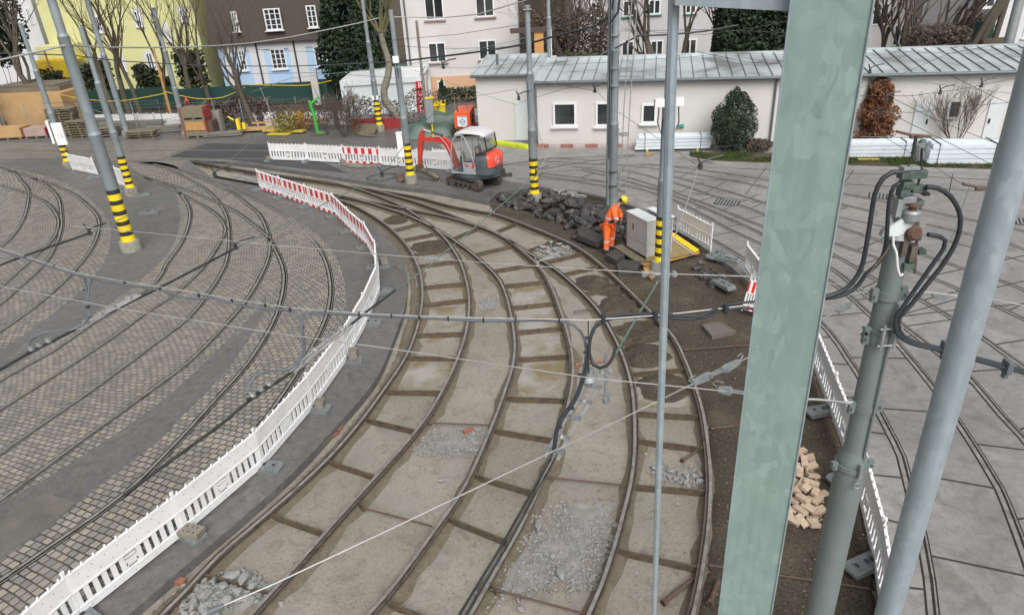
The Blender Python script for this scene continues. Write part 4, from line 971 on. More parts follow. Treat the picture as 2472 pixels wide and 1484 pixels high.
# orange-brown square post behind the shed
p = G(1298, 235); q = W(1300, 80, 45); M('orange_timber', (.52, .27, .08), .7, 0, .15, 6)
b = MB(); b.box((q.x, 45, 2.5), (.55, .4, 5.0)); b.box((q.x-.4, 45, 4.9), (2.6, .6, .25), mi=1); tag(b.build('timber_shelter', ['orange_timber', 'roof_brown']), 'orange timber upright with a dark beam just behind the shed roof', 'shelter')
# ---- site container
t = None
A = G(824, 268); A.z = 0; Bp = G(1052, 262)
Yf = 47.5; z0 = 0
a = W(820, 195, Yf); c = W(1020, 190, Yf); t = thing('site_container', 'white site office container with red lettered squares behind the hedge', 'container', ((a.x+c.x)/2, Yf+1.2, 0))
H = W(900, 191, Yf).z; wx = c.x-a.x; cx = (a.x+c.x)/2; dp = 5.2; rzc = 0
M('container_white', (.66, .71, .72), .5, 0, .04, 2, .05)
b = MB(); b.box((cx, Yf+dp/2, H/2), (wx-.3, dp-.2, H-.3)); b.build('wall', 'container_white', t)
b = MB()
for x in (a.x+.08, c.x-.08):
    for y in (Yf+.08, Yf+dp-.08): b.box((x, y, H/2), (.2, .2, H))
for z in (.1, H-.18):
    b.box((cx, Yf+.05, z), (wx-.36, .14, .36 if z > 1 else .2)); b.box((c.x-.06, Yf+dp/2, z), (.14, dp-.36, .36 if z > 1 else .2)); b.box((a.x+.06, Yf+dp/2, z), (.14, dp-.36, .36 if z > 1 else .2)); b.box((cx, Yf+dp-.05, z), (wx-.36, .14, .36 if z > 1 else .2))
b.build('frame', 'container_white', t)
b = MB(); b.box((cx, Yf+dp/2, H-.03), (wx-.45, dp-.4, .14)); b.build('roof', 'frame_white', t)
f = wpx(t, 836, 210, 844, 222, Yf+.1, (0, 0), None, .08)
M('sign_red', (.55, .02, .04), .5)
for i, ch in enumerate('RUVE'):
    p = W(1014.5+.9*i, 207+i*18.3, Yf-.03); b = MB(); b.box((p.x, Yf-.035, p.z), (.56, .03, .56)); s = b.build('red_square', 'sign_red', t); WORLD[s.name] = WORLD[t.name]
    vs, fs = text_mesh(ch, .52, .003); b = MB(); b.add([(p.x+v.x, Yf-.056+v.z*.1, p.z+v.y) for v in vs], fs); b.build('letter', 'frame_white', s)
b = MB(); b.box((c.x+.03, Yf+1.7, H*.45), (.05, .9, 2.0)); b.build('door', 'frame_white', t)
for k in range(4):
    b = MB(); b.box((c.x+.02, Yf+.7+k*1.0, H-.18), (.02, .3, .14)); b.build('red_mark', 'sign_red', t)
# ---------------------------------------------------------------- trees and plants
M('bark', (.10, .085, .065), .9, 0, .3, 4, .5, fine=20, dirt=(.10, .11, .05), dscale=2, damt=.5)
M('bark_pale', (.21, .19, .15), .9, 0, .3, 4, .5)
M('twig', (.095, .075, .055), .9, 0, .2, 6, 0)
M('twig_green', (.13, .125, .06), .9, 0, .25, 3, 0)
def leafmat(name, c, c2, c3):
    m, t, b = nodes(name, .75, spec=.25); v = t.nodes.new('ShaderNodeNewGeometry')
    a = nz(t, 1.6, 4); r = ramp(t, a, [(.3, c), (.55, c2), (.72, c3)])
    rn = ramp(t, v.outputs['Random Per Island'], [(0, (.6,)*3), (1, (1.5,)*3)]) if 'Random Per Island' in v.outputs else None
    if rn is not None: r = mix(t, 1.0, r, rn, 'MULTIPLY')
    t.links.new(r, b.inputs['Base Color'])
leafmat('needle_dark', (.010, .020, .012), (.022, .038, .018), (.045, .058, .026))
leafmat('hedge_dark', (.018, .028, .014), (.04, .05, .024), (.07, .07, .04))
leafmat('leaf_rust', (.07, .028, .014), (.16, .062, .028), (.24, .11, .05))
leafmat('hedge_brown', (.05, .036, .028), (.09, .068, .054), (.13, .11, .08))
leafmat('leaf_yellow', (.16, .15, .05), (.26, .23, .06), (.2, .15, .07))
leafmat('leaf_orange', (.25, .10, .02), (.36, .17, .04), (.2, .12, .05))
def branchy(mbT, mbC, p, d, L, r, depth, rnd, up=.12, split=(2, 3), first=True, tmin=.006, spread=.55):
    n = 5; P = [p]; rr = [r]; q = p.copy(); dd = d.copy()
    for i in range(n):
        dd = (dd+Vector((rnd.gauss(0, .09), rnd.gauss(0, .09), rnd.gauss(0, .05)+up*.3))).normalized(); q = q+dd*(L/n); P.append(q.copy()); rr.append(max(tmin, r*(1-.42*(i+1)/n)))
    (mbT if first else mbC).tube(P, rr, 7 if first else (5 if depth > 1 else 3), caps=False)
    if depth == 0: return
    for k in range(rnd.randint(*split)+(1 if depth > 2 else 0)):
        i = rnd.choice([2, 3, 4, 5, 5]); a = rnd.uniform(0, 6.283); s = rnd.uniform(spread*.5, spread*1.3)
        ax = dd.orthogonal().normalized(); ax2 = dd.cross(ax); nd = (dd*math.cos(s)+(ax*math.cos(a)+ax2*math.sin(a))*math.sin(s)+Vector((0, 0, up))).normalized()
        branchy(mbT, mbC, P[i], nd, L*rnd.uniform(.58, .82), rr[i]*rnd.uniform(.5, .72), depth-1, rnd, up, split, False, tmin, spread)
def tree(px, lab, H=9, r=.16, depth=5, seed=1, lean=(0, 0), stems=1, m='bark', tm='twig', trunk=None, Y=None, split=(2, 3), spread=.55, name='bare_tree', up=.16):
    rnd = random.Random(seed); p = G(*px) if Y is None else Vector((W(px[0], px[1], Y).x, Y, 0)); p.z = -.05
    t = thing(name, lab, 'tree', p, 'bare trees behind the depot'); T, C = MB(), MB()
    for k in range(stems):
        a = rnd.uniform(0, 6.28); o = Vector((math.cos(a), math.sin(a), 0))*(r*.8 if stems > 1 else 0)
        d = Vector((lean[0]+(rnd.uniform(-.25, .25) if stems > 1 else 0), lean[1]+(rnd.uniform(-.2, .2) if stems > 1 else 0), 1)).normalized()
        if trunk:
            P = [Vector((p.x+q[0], p.y, q[1])) for q in trunk]; P = smoothpath(P, .3); T.tube(P, [r*(1-.35*i/len(P)) for i in range(len(P))], 9, caps=False)
            for _ in range(stems if stems > 1 else 4): branchy(T, C, P[-1]-Vector((0, 0, rnd.uniform(0, .5))), Vector((rnd.uniform(-.6, .6), rnd.uniform(-.5, .5), 1)).normalized(), H*.3, r*.4, depth-1, rnd, up, split, False)
            break
        branchy(T, C, p+o, d, H*.42, r, depth, rnd, up, split, spread=spread)
    T.build('trunk', m, t, smooth=True, auto=80, fixn=False); C.build('branches', tm, t, smooth=True, auto=80, fixn=False); return t
def clumps(mb, c, rad, n, size, rnd, shell=.55, squash=1, mi=0, shape=None):
    c = Vector(c)
    for _ in range(n):
        while True:
            v = Vector((rnd.uniform(-1, 1), rnd.uniform(-1, 1), rnd.uniform(-1, 1)))
            if v.length <= 1 and v.length > shell*rnd.random(): break
        if shape:
            z = (v.z+1)/2; k = shape(z); v.x *= k; v.y *= k
        nn = noise.noise(Vector((v.x*3+c.x, v.y*3, v.z*3)))
        if nn < -.25: continue
        p = c+Vector((v.x*rad[0], v.y*rad[1], v.z*rad[2]))*(1+.12*nn)
        a = rnd.uniform(0, 6.283); e = rnd.uniform(-1.1, 1.1); u = Vector((math.cos(a)*math.cos(e), math.sin(a)*math.cos(e), math.sin(e))); w_ = u.orthogonal().normalized()*.5; s = size*rnd.uniform(.5, 1.3)
        mb.add([p-w_*s, p+u*s*.5, p+w_*s, p-u*s*.5+Vector((0, 0, s*.25))], [(0, 1, 2, 3)], mi)
def bush(px, lab, rad, n, size, m, seed=3, cat='bush', name='shrub', zc=None, shape=None, Y=None, group=None, stems=6, shell=.5):
    rnd = random.Random(seed); p = G(*px) if Y is None else Vector((W(px[0], px[1], Y).x, Y, 0)); p.z = 0
    t = thing(name, lab, cat, p, group); b = MB(); clumps(b, p+Vector((0, 0, zc if zc else rad[2])), rad, n, size, rnd, shell, shape=shape); b.build('foliage', m, t, fixn=False)
    b = MB()
    for k in range(stems):
        a = rnd.uniform(0, 6.28); q = Vector((math.cos(a)*rad[0]*.5, math.sin(a)*rad[1]*.5, rad[2]*1.3)); b.tube([p, p+q*.5+Vector((0, 0, .1)), p+q], [.035, .025, .012], 5)
    b.build('stem', 'bark', t); return t
# conical evergreen by the shed, small rusty one, low bushes
bush((1767, 366), 'dark green egg-shaped evergreen standing before the shed wall', (1.12, 1.0, 1.5), 15000, .065, 'needle_dark', 5, 'shrub', 'evergreen_shrub', zc=1.5, shape=lambda z: (1.0 if z < .45 else math.cos((z-.45)/.55*1.1))*(1+.05*math.sin(z*23)), shell=.85)
bush((2103, 350), 'rusty brown conifer bush behind the white beams at right', (1.15, 1.0, 1.62), 6500, .11, 'leaf_rust', 6, 'shrub', 'rusty_shrub', zc=1.65, shape=lambda z: (1.15-.75*z)*(1+.18*math.sin(z*17)), shell=.7)
bush((1828, 366), 'low reddish-brown bush at the right foot of the dark evergreen', (.75, .5, .3), 1500, .09, 'hedge_brown', 7, zc=.32)
def twiggy(px, lab, H, n, seed, m='twig', Y=None, rx=.6, group='leafless shrubs', depth=3):
    rnd = random.Random(seed); p = G(*px) if Y is None else Vector((W(px[0], px[1], Y).x, Y, 0)); p.z = 0
    t = thing('bare_shrub', lab, 'shrub', p, group); T, C = MB(), MB()
    for k in range(n):
        a = rnd.uniform(0, 6.28); branchy(T, C, p+Vector((math.cos(a)*.12, math.sin(a)*.12, 0)), Vector((math.cos(a)*rx, math.sin(a)*rx, 1)).normalized(), H*.5, .022, depth, rnd, .2, (2, 4), True, .006)
    T.build('stem', m, t, fixn=False); C.build('twigs', m, t, fixn=False); return t
twiggy((2302, 352), 'leafless twiggy shrub before the small window between the white doors', 2.4, 12, 11, rx=.45)
twiggy((835, 330), 'thin leafless bush on the dark bed behind the far barriers', 2.6, 12, 12, rx=.5)
twiggy((860, 325), 'smaller leafless bush right of the thin one behind the far barriers', 1.8, 9, 13, rx=.6)
# bare trees: x on picture, distance
tr = [((118, 262), 'tall bare tree leaning left of the thick grey pole', 9.5, .24, 51, (-.18, 0), 21), ((285, 285), 'bare tree behind the thick grey pole leaning left', 10, .2, 52, (-.3, .1), 22), ((318, 288), 'forked bare tree right of the thin grey poles', 10, .2, 50, (-.2, 0), 23),
      ((345, 290), 'slender bare tree before the yellow house', 9, .16, 49, (-.05, 0), 24), ((398, 240), 'slim dark bare tree before the right part of the yellow house', 10, .14, 53, (-.1, 0), 25), ((470, 250), 'bare tree at the right corner of the yellow house', 9.5, .2, 55, (-.12, 0), 26),
      ((508, 245), 'crooked bare tree between yellow and brown roofed houses', 9, .18, 54, (.05, 0), 27)]
for px, lab, H, r, Y_, ln, sd_ in tr: tree(px, lab, H*1.1, r*1.1, 4, sd_, ln, Y=Y_, stems=1, split=(3, 3), spread=.42)
tree((603, 280), 'stout bare tree before the blue and white house, forking low', 8.5, .2, 4, 31, (.02, 0), stems=2, Y=45.5, split=(2, 3))
tree((950, 275), 'pale S-shaped bare tree between the two grey poles before the container', 8.5, .25, 5, 33, m='bark_pale', tm='twig_green', trunk=[(.55, 0), (.2, .7), (-.35, 1.5), (-.4, 2.2), (-.05, 3.0), (.1, 3.8), (-.05, 4.6), (-.15, 5.4)], Y=43, stems=6, up=.3)
tree((30, 330), 'dark bare trunk at the left edge beside the orange crates', 7.5, .2, 4, 35, (-.25, 0), Y=48)
for (px, lab, H, r, Y_, ln, sd_, st) in [((1575, 150), 'wide dark bare tree spreading behind the shed, left stem', 9.5, .28, 50, (.0, 0), 41, 1), ((1690, 150), 'large bare tree leaning right behind the shed roof', 10.5, .3, 50, (.3, 0), 42, 1), ((1640, 150), 'bare tree behind the thin galvanised post', 9.5, .25, 52, (.12, 0), 43, 1), ((1605, 150), 'twisted bare tree left of the thin galvanised post', 9, .25, 51, (-.3, 0), 44, 1),
      ((2178, 130), 'dense bare tree right of the big column behind the roof', 9, .22, 50, (.05, 0), 45, 2), ((2130, 130), 'bushy bare tree close beside the big column', 8, .2, 52, (-.1, 0), 46, 2), ((2290, 120), 'large grey bare tree behind the right end of the shed', 10, .28, 48, (.15, 0), 47, 2), ((2245, 120), 'thin bare tree left of the large grey one', 9, .18, 53, (-.05, 0), 48, 1),
      ((1350, 140), 'brownish bare tree behind the middle of the shed', 9, .18, 52, (.05, 0), 49, 2), ((1440, 140), 'bare tree with many fine twigs left of the grey pole with conduit', 9, .2, 54, (.1, 0), 50, 2), ((1395, 140), 'slim pale trunk among the brown brush behind the shed', 8, .14, 47, (.0, 0), 51, 1)]:
    tree(px, lab, H, r, 5, sd_, ln, stems=st, Y=Y_)
# brush and hedges behind
def hedge(x0, x1, Y, h, d, n, size, m, lab, seed, name='hedge', z0=0, cat='hedge'):
    rnd = random.Random(seed); a = W(x0, 200, Y).x; c = W(x1, 200, Y).x; b = MB()
    for _ in range(n):
        x = rnd.uniform(a, c); f = noise.noise(Vector((x*.7, Y, seed)))*.25+noise.noise(Vector((x*2.5, Y, seed)))*.15
        z = z0+rnd.random()**.6*h*(1+f); y = Y+rnd.uniform(-d/2, d/2)
        e = rnd.uniform(0, 6.28); u = Vector((math.cos(e), math.sin(e), rnd.uniform(-.7, .7))); w_ = u.orthogonal().normalized()*.5; s = size*rnd.uniform(.5, 1.4); p = Vector((x, y, z))
        b.add([p-w_*s, p+u*s*.5, p+w_*s, p-u*s*.5], [(0, 1, 2, 3)])
    return tag(b.build(name, m, fixn=False), lab, cat)
hedge(80, 150, 58, 2.6, 1.6, 2600, .2, 'hedge_dark', 'rounded dark hedge below the white house at far left', 1)
hedge(205, 270, 57, 3.1, 1.6, 2600, .2, 'hedge_dark', 'dark clipped hedge behind the thick grey pole', 2)
hedge(335, 378, 57, 2.8, 1.4, 1800, .2, 'hedge_dark', 'dark block of hedge before the yellow house', 3)
hedge(378, 410, 57, 2.0, 1.4, 1200, .2, 'hedge_dark', 'lower dark hedge step before the yellow house', 4)
hedge(438, 500, 58, 3.4, 1.6, 1900, .22, 'hedge_dark', 'tall dark ivy hedge between the yellow and blue houses', 5)
hedge(420, 640, 46, 1.7, 1.2, 5200, .13, 'hedge_brown', 'brown leafless hedge before the green screen', 6)
hedge(640, 1060, 43.2, 1.85, 1.0, 5200, .085, 'hedge_brown', 'thin brown leafless hedge before the container', 7)
hedge(1262, 1480, 50, 5.5, 3, 7000, .16, 'hedge_brown', 'tall brown brush behind the shed between the grey poles', 8)
hedge(1290, 1480, 48, 2.9, 2, 5500, .18, 'hedge_dark', 'dark brush low behind the shed roof', 9)
hedge(1722, 1915, 48, 6.6, 3, 12000, .2, 'needle_dark', 'dense dark evergreen mass left of the big column', 10)
hedge(2180, 2350, 47, 3.6, 2, 4500, .17, 'hedge_brown', 'grey-brown brush behind the right end of the shed', 11)
hedge(1060, 1160, 50, 1.0, 1, 1200, .15, 'hedge_dark', 'low green hedge strip before the peach coloured wall', 12)
bush((1072, 255), 'small pointed conifer bush before the peach coloured wall', (.6, .6, .9), 900, .12, 'needle_dark', 15, 'shrub', 'conifer_shrub', shape=lambda z: 1.05-.95*z, Y=49)
bush((880, 235), 'big dark conifer behind the two grey poles and the container', (3.4, 2.2, 5.4), 15000, .26, 'needle_dark', 16, 'tree', 'conifer_tree', zc=5.2, shape=lambda z: 1.12-.75*z, Y=53, shell=.6)
bush((28, 230), 'dark conifer crown at the upper left corner', (2.6, 2, 3.2), 5000, .25, 'needle_dark', 17, 'tree', 'conifer_tree', zc=6.9, Y=54, shell=.3)
bush((478, 300), 'yellowish bush among the stored materials' , (.5, .4, .45), 500, .09, 'leaf_yellow', 19, Y=43) if False else None
bush((1122, 330), 'small green ivy mound left of the orange generator', (.8, .5, .3), 900, .08, 'hedge_dark', 20, zc=.3)
# green screen fence behind
M('screen_green', (.012, .05, .042), .8, 0, .15, 2)
def screen(x0, x1, Y, h, lab):
    a = W(x0, 200, Y).x; c = W(x1, 200, Y).x; t = thing('screen_fence', lab, 'fence', ((a+c)/2, Y, 0)); b = MB(); b.box(((a+c)/2, Y, h/2), (c-a, .03, h)); b.build('screen', 'screen_green', t)
    n_ = max(2, int((c-a)/2.4))
    for i in range(n_+1): b = MB(); b.cyl((a+(c-a)*i/n_, Y+.05, 0), (a+(c-a)*i/n_, Y+.05, h+.1), .03, n=6); b.build('post', 'cast_grey', t)
screen(150, 420, 55, 1.5, 'dark green screened fence behind the left tree trunks')
screen(425, 757, 54.5, 1.35, 'dark green screened fence before the blue and white house')
screen(762, 826, 53.5, 1.6, 'short dark green screen left of the container')
b = MB(); p = W(765, 230, 53); b.box((p.x, 53, 1.1), (.5, .3, 2.4)); tag(b.build('gate_pillar', 'render_grey'), 'grey gate pillar between the green screens', 'pillar')
# ---------------------------------------------------------------- mini excavator
M('digger_red', (.60, .05, .035), .38, 0, .08, 3, .03, dirt=(.16, .12, .1), dscale=4, damt=.5)
M('digger_orange', (.85, .09, .05), .3, 0, .05, 3, 0)
M('digger_grey', (.075, .09, .10), .5, 0, .12, 4, .05, dirt=(.13, .12, .1), dscale=4, damt=.5)
M('digger_silver', (.40, .43, .45), .4, .2, .1, 4, .03)
M('digger_white', (.60, .59, .60), .4, 0, .04, 3, 0)
M('track_rubber', (.06, .055, .045), .85, 0, .3, 9, .4, dirt=(.16, .14, .11), dscale=5, damt=.8)
M('muddy_steel', (.14, .12, .10), .6, .4, .3, 9, .3)
m_, t_, b_ = nodes('cab_glass', .05, 0, .6)
b_.inputs['Base Color'].default_value = (.22, .25, .24, 1); b_.inputs['Alpha'].default_value = .42
EX = G(1148, 447)
t = thing('mini_excavator', 'red and grey mini excavator with white cab roof and rubber tracks', 'excavator', EX)
tf = Vector((-.72, .70, 0)).normalized()
def stadium(L, r, n=10):
    return [(L/2+r*math.cos(a), r+r*math.sin(a)) for a in [(-math.pi/2+math.pi*i/n) for i in range(n+1)]] + [(-L/2+r*math.cos(a), r+r*math.sin(a)) for a in [(math.pi/2+math.pi*i/n) for i in range(n+1)]]
for s in (-1, 1):
    Fm = frame(EX, tf); b = MB(); r0 = .235; L0 = 1.45
    out = stadium(L0, r0); inn = [(x*.93, (z-r0)*.80+r0) for x, z in out]
    n_ = len(out); y0 = s*.58-.15; y1 = s*.58+.15
    vs = [(x, y0, z) for x, z in out]+[(x, y1, z) for x, z in out]+[(x, y0, z) for x, z in inn]+[(x, y1, z) for x, z in inn]
    fs = []
    for i in range(n_):
        j = (i+1) % n_; fs += [(i, j, n_+j, n_+i), (2*n_+i, 3*n_+i, 3*n_+j, 2*n_+j), (i, 2*n_+i, 2*n_+j, j), (n_+i, n_+j, 3*n_+j, 3*n_+i)]
    b.add(vs, fs)
    P_ = [Vector((x, 0, z)) for x, z in out]; P_.append(P_[0]); rs_ = resample(P_, 40)
    for i in range(40):
        d = (rs_[(i+1) % 40]-rs_[i]); 
        if d.length < 1e-4: continue
        nrm = Vector((d.z, 0, -d.x)).normalized(); rot = Matrix((d.normalized(), Vector((0, 1, 0)), d.normalized().cross(Vector((0, 1, 0))))).transposed()
        b.box(rs_[i]+Vector((0, s*.58, 0)), (.045, .3, .035), rot=rot)
    tr_ = xf(b, Fm).build('track', 'track_rubber', t); WORLD[tr_.name] = EX
    b = MB(); b.bbox((0, s*.58, .26), (1.3, .16, .16), .03); 
    for x in (-.5, -.2, .1, .4): b.cyl((x, s*.58-.1, .12), (x, s*.58+.1, .12), .07, n=12)
    for x in (-L0/2, L0/2): b.cyl((x, s*.58-.12, r0), (x, s*.58+.12, r0), .17, n=16); b.cyl((x, s*.58-.135, r0), (x, s*.58+.135, r0), .06, n=10)
    xf(b, Fm).build('track_frame', 'muddy_steel', tr_)
b = MB(); b.bbox((0, 0, .36), (.9, .9, .2), .04); b.cyl((0, 0, .4), (0, 0, .6), .38, n=20); xf(b, frame(EX, tf)).build('undercarriage', 'muddy_steel', t)
b = MB(); b.extr([(0, .05), (.05, .0), (.1, .12), (.1, .32), (.03, .34)], (1.05, -.72, 0), (1, 0, 0), (0, 0, 1), (0, 1.44, 0)); b.box((.85, .3, .2), (.5, .08, .08)); b.box((.85, -.3, .2), (.5, .08, .08)); xf(b, frame(EX, tf)).build('dozer_blade', 'muddy_steel', t)
Fu = frame(EX, (-.9, .44, 0))
def E(b, name, mats, par=None, **k): return xf(b, Fu).build(name, mats, par or t, **k)
# slewing platform and tail
b = MB(); rim = [(math.cos(a)*1.22*(1 if math.cos(a) < 0 else .75), math.sin(a)*.76) for a in [2*math.pi*i/32 for i in range(32)]]
b.prism(rim, .52, .72, bottom=True); E(b, 'platform', 'digger_grey')
def loft(b, secs, mi=0, cap=True):
    n_ = len(secs[0]); vs = [p for s_ in secs for p in s_]
    fs = [(i*n_+j, i*n_+(j+1) % n_, (i+1)*n_+(j+1) % n_, (i+1)*n_+j) for i in range(len(secs)-1) for j in range(n_)]
    if cap: fs += [tuple(reversed(range(n_))), tuple(range((len(secs)-1)*n_, len(secs)*n_))]
    b.add(vs, fs, mi)
def tail(k, z): # rounded tail section outline at height z
    out = []
    for i in range(25):
        a = math.pi/2+math.pi*i/24; out.append(Vector((-.45+.78*k*math.copysign(abs(math.cos(a))**.6, math.cos(a)), .77*k*math.copysign(abs(math.sin(a))**.6, math.sin(a)), z)))
    return out
b = MB(); loft(b, [tail(1.0, .7), tail(1.0, .95)]); E(b, 'tail_skirt', 'digger_grey', smooth=True)
b = MB(); loft(b, [tail(.985, .955), tail(1.0, 1.25), tail(.97, 1.42), tail(.90, 1.52), tail(.7, 1.57)]); E(b, 'engine_hood', 'digger_grey', smooth=True)
b = MB(); secs = []
for z, k in ((1.02, 1.01), (1.25, 1.025), (1.42, 1.0), (1.52, .93), (1.575, .8), (1.59, .55)):
    secs.append([Vector((-.45+.78*k*math.copysign(abs(math.cos(a))**.6, math.cos(a)), .77*k*math.copysign(abs(math.sin(a))**.6, math.sin(a)), z)) for a in [math.pi*.70+math.pi*.60*i/14 for i in range(15)]])
n_ = 15; b.add([p for s_ in secs for p in s_], [(i*n_+j, i*n_+j+1, (i+1)*n_+j+1, (i+1)*n_+j) for i in range(5) for j in range(14)]); hood = E(b, 'hood_cover', 'digger_orange', smooth=True); WORLD[hood.name] = EX
b = MB(); q = Vector((-1.235, .22, 1.27))
for rr_, k0, k1 in ((.15, 0, 40), (.10, 3, 18), (.07, 20, 38)):
    P_ = [q+Vector((-.012, rr_*math.cos(2*math.pi*i/40), rr_*math.sin(2*math.pi*i/40))) for i in range(k0, k1+1)]; b.tube(P_, .008, 5)
E(b, 'round_emblem', 'digger_white', hood)
# cab
def ybox(b, x0, x1, y0, y1, z0, z1, mi=0): b.bbox(((x0+x1)/2, (y0+y1)/2, (z0+z1)/2), (x1-x0, y1-y0, z1-z0), min(x1-x0, y1-y0, z1-z0)*.2, mi=mi)
y0, y1 = -.2, .74
b = MB()
for y in (y0, y1):
    b.tube([(.68, y, .74), (.70, y, 1.2), (.66, y, 1.7), (.52, y, 2.15), (.36, y, 2.33), (.1, y, 2.37)], .032, 8)
    b.tube([(.1, y, 2.37), (-.05, y, 2.25), (-.3, y, 1.6), (-.46, y, 1.0), (-.48, y, .74)], .03, 8)
    b.tube([(.12, y, .74), (.12, y, 1.5), (.10, y, 2.35)], .02, 8)
    b.tube([(.68, y, .74), (-.48, y, .74)], .035, 8)
for x, z in ((.68, .76), (.36, 2.33)): b.tube([(x, y0, z), (x, y1, z)], .03, 8)
cab_ = E(b, 'cab_frame', 'digger_silver', smooth=True); WORLD[cab_.name] = EX
b = MB(); secs = []
for x, zc, h in ((.46, 2.32, .05), (.40, 2.36, .10), (.1, 2.43, .14), (-.4, 2.44, .16), (-.85, 2.40, .14), (-1.0, 2.34, .06)):
    ys = [(y0-.02, 0), (y0+.06, h*.85), ((y0+y1)/2, h), (y1-.06, h*.85), (y1+.02, 0), (y1-.05, -.03), (y0+.05, -.03)]
    secs.append([Vector((x, y, zc+dz)) for y, dz in ys])
loft(b, secs); E(b, 'cab_roof', 'digger_white', smooth=True)
b = MB(); sec = [(-.5, 1.58), (-.52, 1.66), (-.95, 2.36), (-.18, 2.36), (-.33, 1.66)]
b.tube([(-.50, y1, 1.55), (-1.03, y1, 1.72), (-1.06, y1, 1.85), (-.99, y1, 2.36)], .028, 8); b.tube([(-.50, y0, 1.55), (-1.03, y0, 1.72), (-1.06, y0, 1.85), (-.99, y0, 2.36)], .028, 8)
b.tube([(-1.04, y0, 1.75), (-1.04, y1, 1.75)], .028, 8); E(b, 'rear_frame', 'stripe_black', smooth=True)
for q_ in ([(-1.03, y0, 1.76), (-1.03, y1, 1.76), (-.99, y1, 2.34), (-.99, y0, 2.34)], [(.69, y0, .8), (.69, y1, .8), (.68, y1, 1.6), (.68, y0, 1.6)], [(-.40, y0+.002, 1.60), (-1.03, y0+.002, 1.76), (-.99, y0+.002, 2.34), (-.1, y0+.002, 2.34)], [(-.40, y1-.002, 1.60), (-1.03, y1-.002, 1.76), (-.99, y1-.002, 2.34), (-.1, y1-.002, 2.34)]):
    b = MB(); b.add(q_, [(0, 1, 2, 3)]); E(b, 'window_pane', 'cab_glass', fixn=False)
b = MB(); b.extr([(.08, .78), (.10, 1.2), (-.40, 1.24), (-.47, .78)], (0, y1-.01, 0), (1, 0, 0), (0, 0, 1), (0, .04, 0)); d_ = E(b, 'door', 'digger_silver'); WORLD[d_.name] = EX
b = MB(); b.extr([(-.1, 1.0), (.04, 1.12), (.0, 1.16), (-.16, 1.05)], (0, y1+.031, 0), (1, 0, 0), (0, 0, 1), (0, .004, 0)); b.extr([(-.30, .95), (-.42, 1.0), (-.41, 1.3), (-.34, 1.22)], (0, y1+.031, 0), (1, 0, 0), (0, 0, 1), (0, .004, 0)); E(b, 'door_stripe', 'digger_red', d_)
b = MB(); b.add([(.08, y1, 1.25), (-.38, y1, 1.27), (-.22, y1, 1.75), (.0, y1, 2.2), (.09, y1, 2.3)], [(0, 1, 2, 3, 4)]); E(b, 'door_pane', 'cab_glass', d_, fixn=False)
b = MB(); ybox(b, -.4, .1, .05, .5, .8, 1.2); b.bbox((-.4, .28, 1.5), (.12, .42, .7), .05); E(b, 'seat', 'stripe_black')
b = MB(); b.box((.5, .05, 1.05), (.15, .25, .5)); b.tube([(.45, .1, 1.3), (.42, .1, 1.5)], .02); b.tube([(.45, .0, 1.3), (.45, -.02, 1.5)], .02); b.box((.1, .27, .76), (1.1, .85, .05)); E(b, 'controls', 'digger_grey')
b = MB(); b.cyl((-.5, .55, 1.62), (-.5, .55, 1.8), .06, .04, n=10); E(b, 'beacon', 'orange_timber')
# boom, stick, rams
def bar(b, pts, w_, hts, y=-.02, mi=0):
    n_ = len(pts); up_ = []; lo_ = []
    for i, p in enumerate(pts):
        a = Vector(pts[max(i-1, 0)]); c = Vector(pts[min(i+1, n_-1)]); d = (c-a).normalized(); nn = Vector((-d.y, d.x)); q = Vector(p)
        up_.append(q+nn*hts[i]/2); lo_.append(q-nn*hts[i]/2)
    b.extr([(q.x, q.y) for q in up_+lo_[::-1]], (0, y-w_/2, 0), (1, 0, 0), (0, 0, 1), (0, w_, 0), mi)
b = MB(); bar(b, [(.78, .75), (.95, 1.15), (1.12, 1.6), (1.35, 1.88), (1.62, 1.95), (2.1, 1.92), (2.56, 1.90)], .17, [.16, .22, .28, .30, .24, .19, .14]); boom = E(b, 'boom', 'digger_red'); WORLD[boom.name] = EX
b = MB(); b.tube([(1.0, -.14, 1.2), (1.25, -.14, 1.72), (1.5, -.14, 2.05)], .012, 6); b.tube([(1.0, .09, 1.2), (1.22, .09, 1.75), (1.55, .09, 2.1), (1.9, .09, 2.05)], .012, 6); E(b, 'hose', 'digger_white', boom)
b = MB(); bar(b, [(2.40, 2.33), (2.52, 2.08), (2.58, 1.87), (2.68, 1.4), (2.80, .72)], .15, [.07, .22, .24, .2, .12], y=-.02); E(b, 'stick', 'digger_red')
b = MB(); b.cyl((1.45, -.02, 2.12), (2.0, -.02, 2.24), .055, n=10); E(b, 'stick_ram', 'digger_grey')
b = MB(); b.cyl((2.0, -.02, 2.24), (2.40, -.02, 2.33), .028, n=8); E(b, 'ram_rod', 'digger_white')
b = MB(); b.cyl((.95, -.02, .75), (1.15, -.02, 1.2), .05, n=10); b.cyl((1.15, -.02, 1.2), (1.38, -.02, 1.7), .028, n=8); E(b, 'boom_ram', 'digger_red')
b = MB(); b.bbox((.85, -.02, .62), (.35, .3, .3), .04); E(b, 'swing_bracket', 'digger_grey')
b = MB(); b.bbox((2.82, -.02, .55), (.3, .26, .38), .05); b.cyl((2.7, -.02, .5), (2.05, -.02, .25), .13, n=12); b.cyl((2.1, -.02, .27), (1.85, -.02, .18), .17, .1, n=12); b.cyl((1.9, -.02, .2), (1.62, -.02, .1), .05, .035, n=8)
b.tube([(2.75, .12, .7), (2.45, .18, .95), (2.3, .15, .6), (2.4, .1, .45)], .02, 6); E(b, 'hydraulic_hammer', 'muddy_steel')
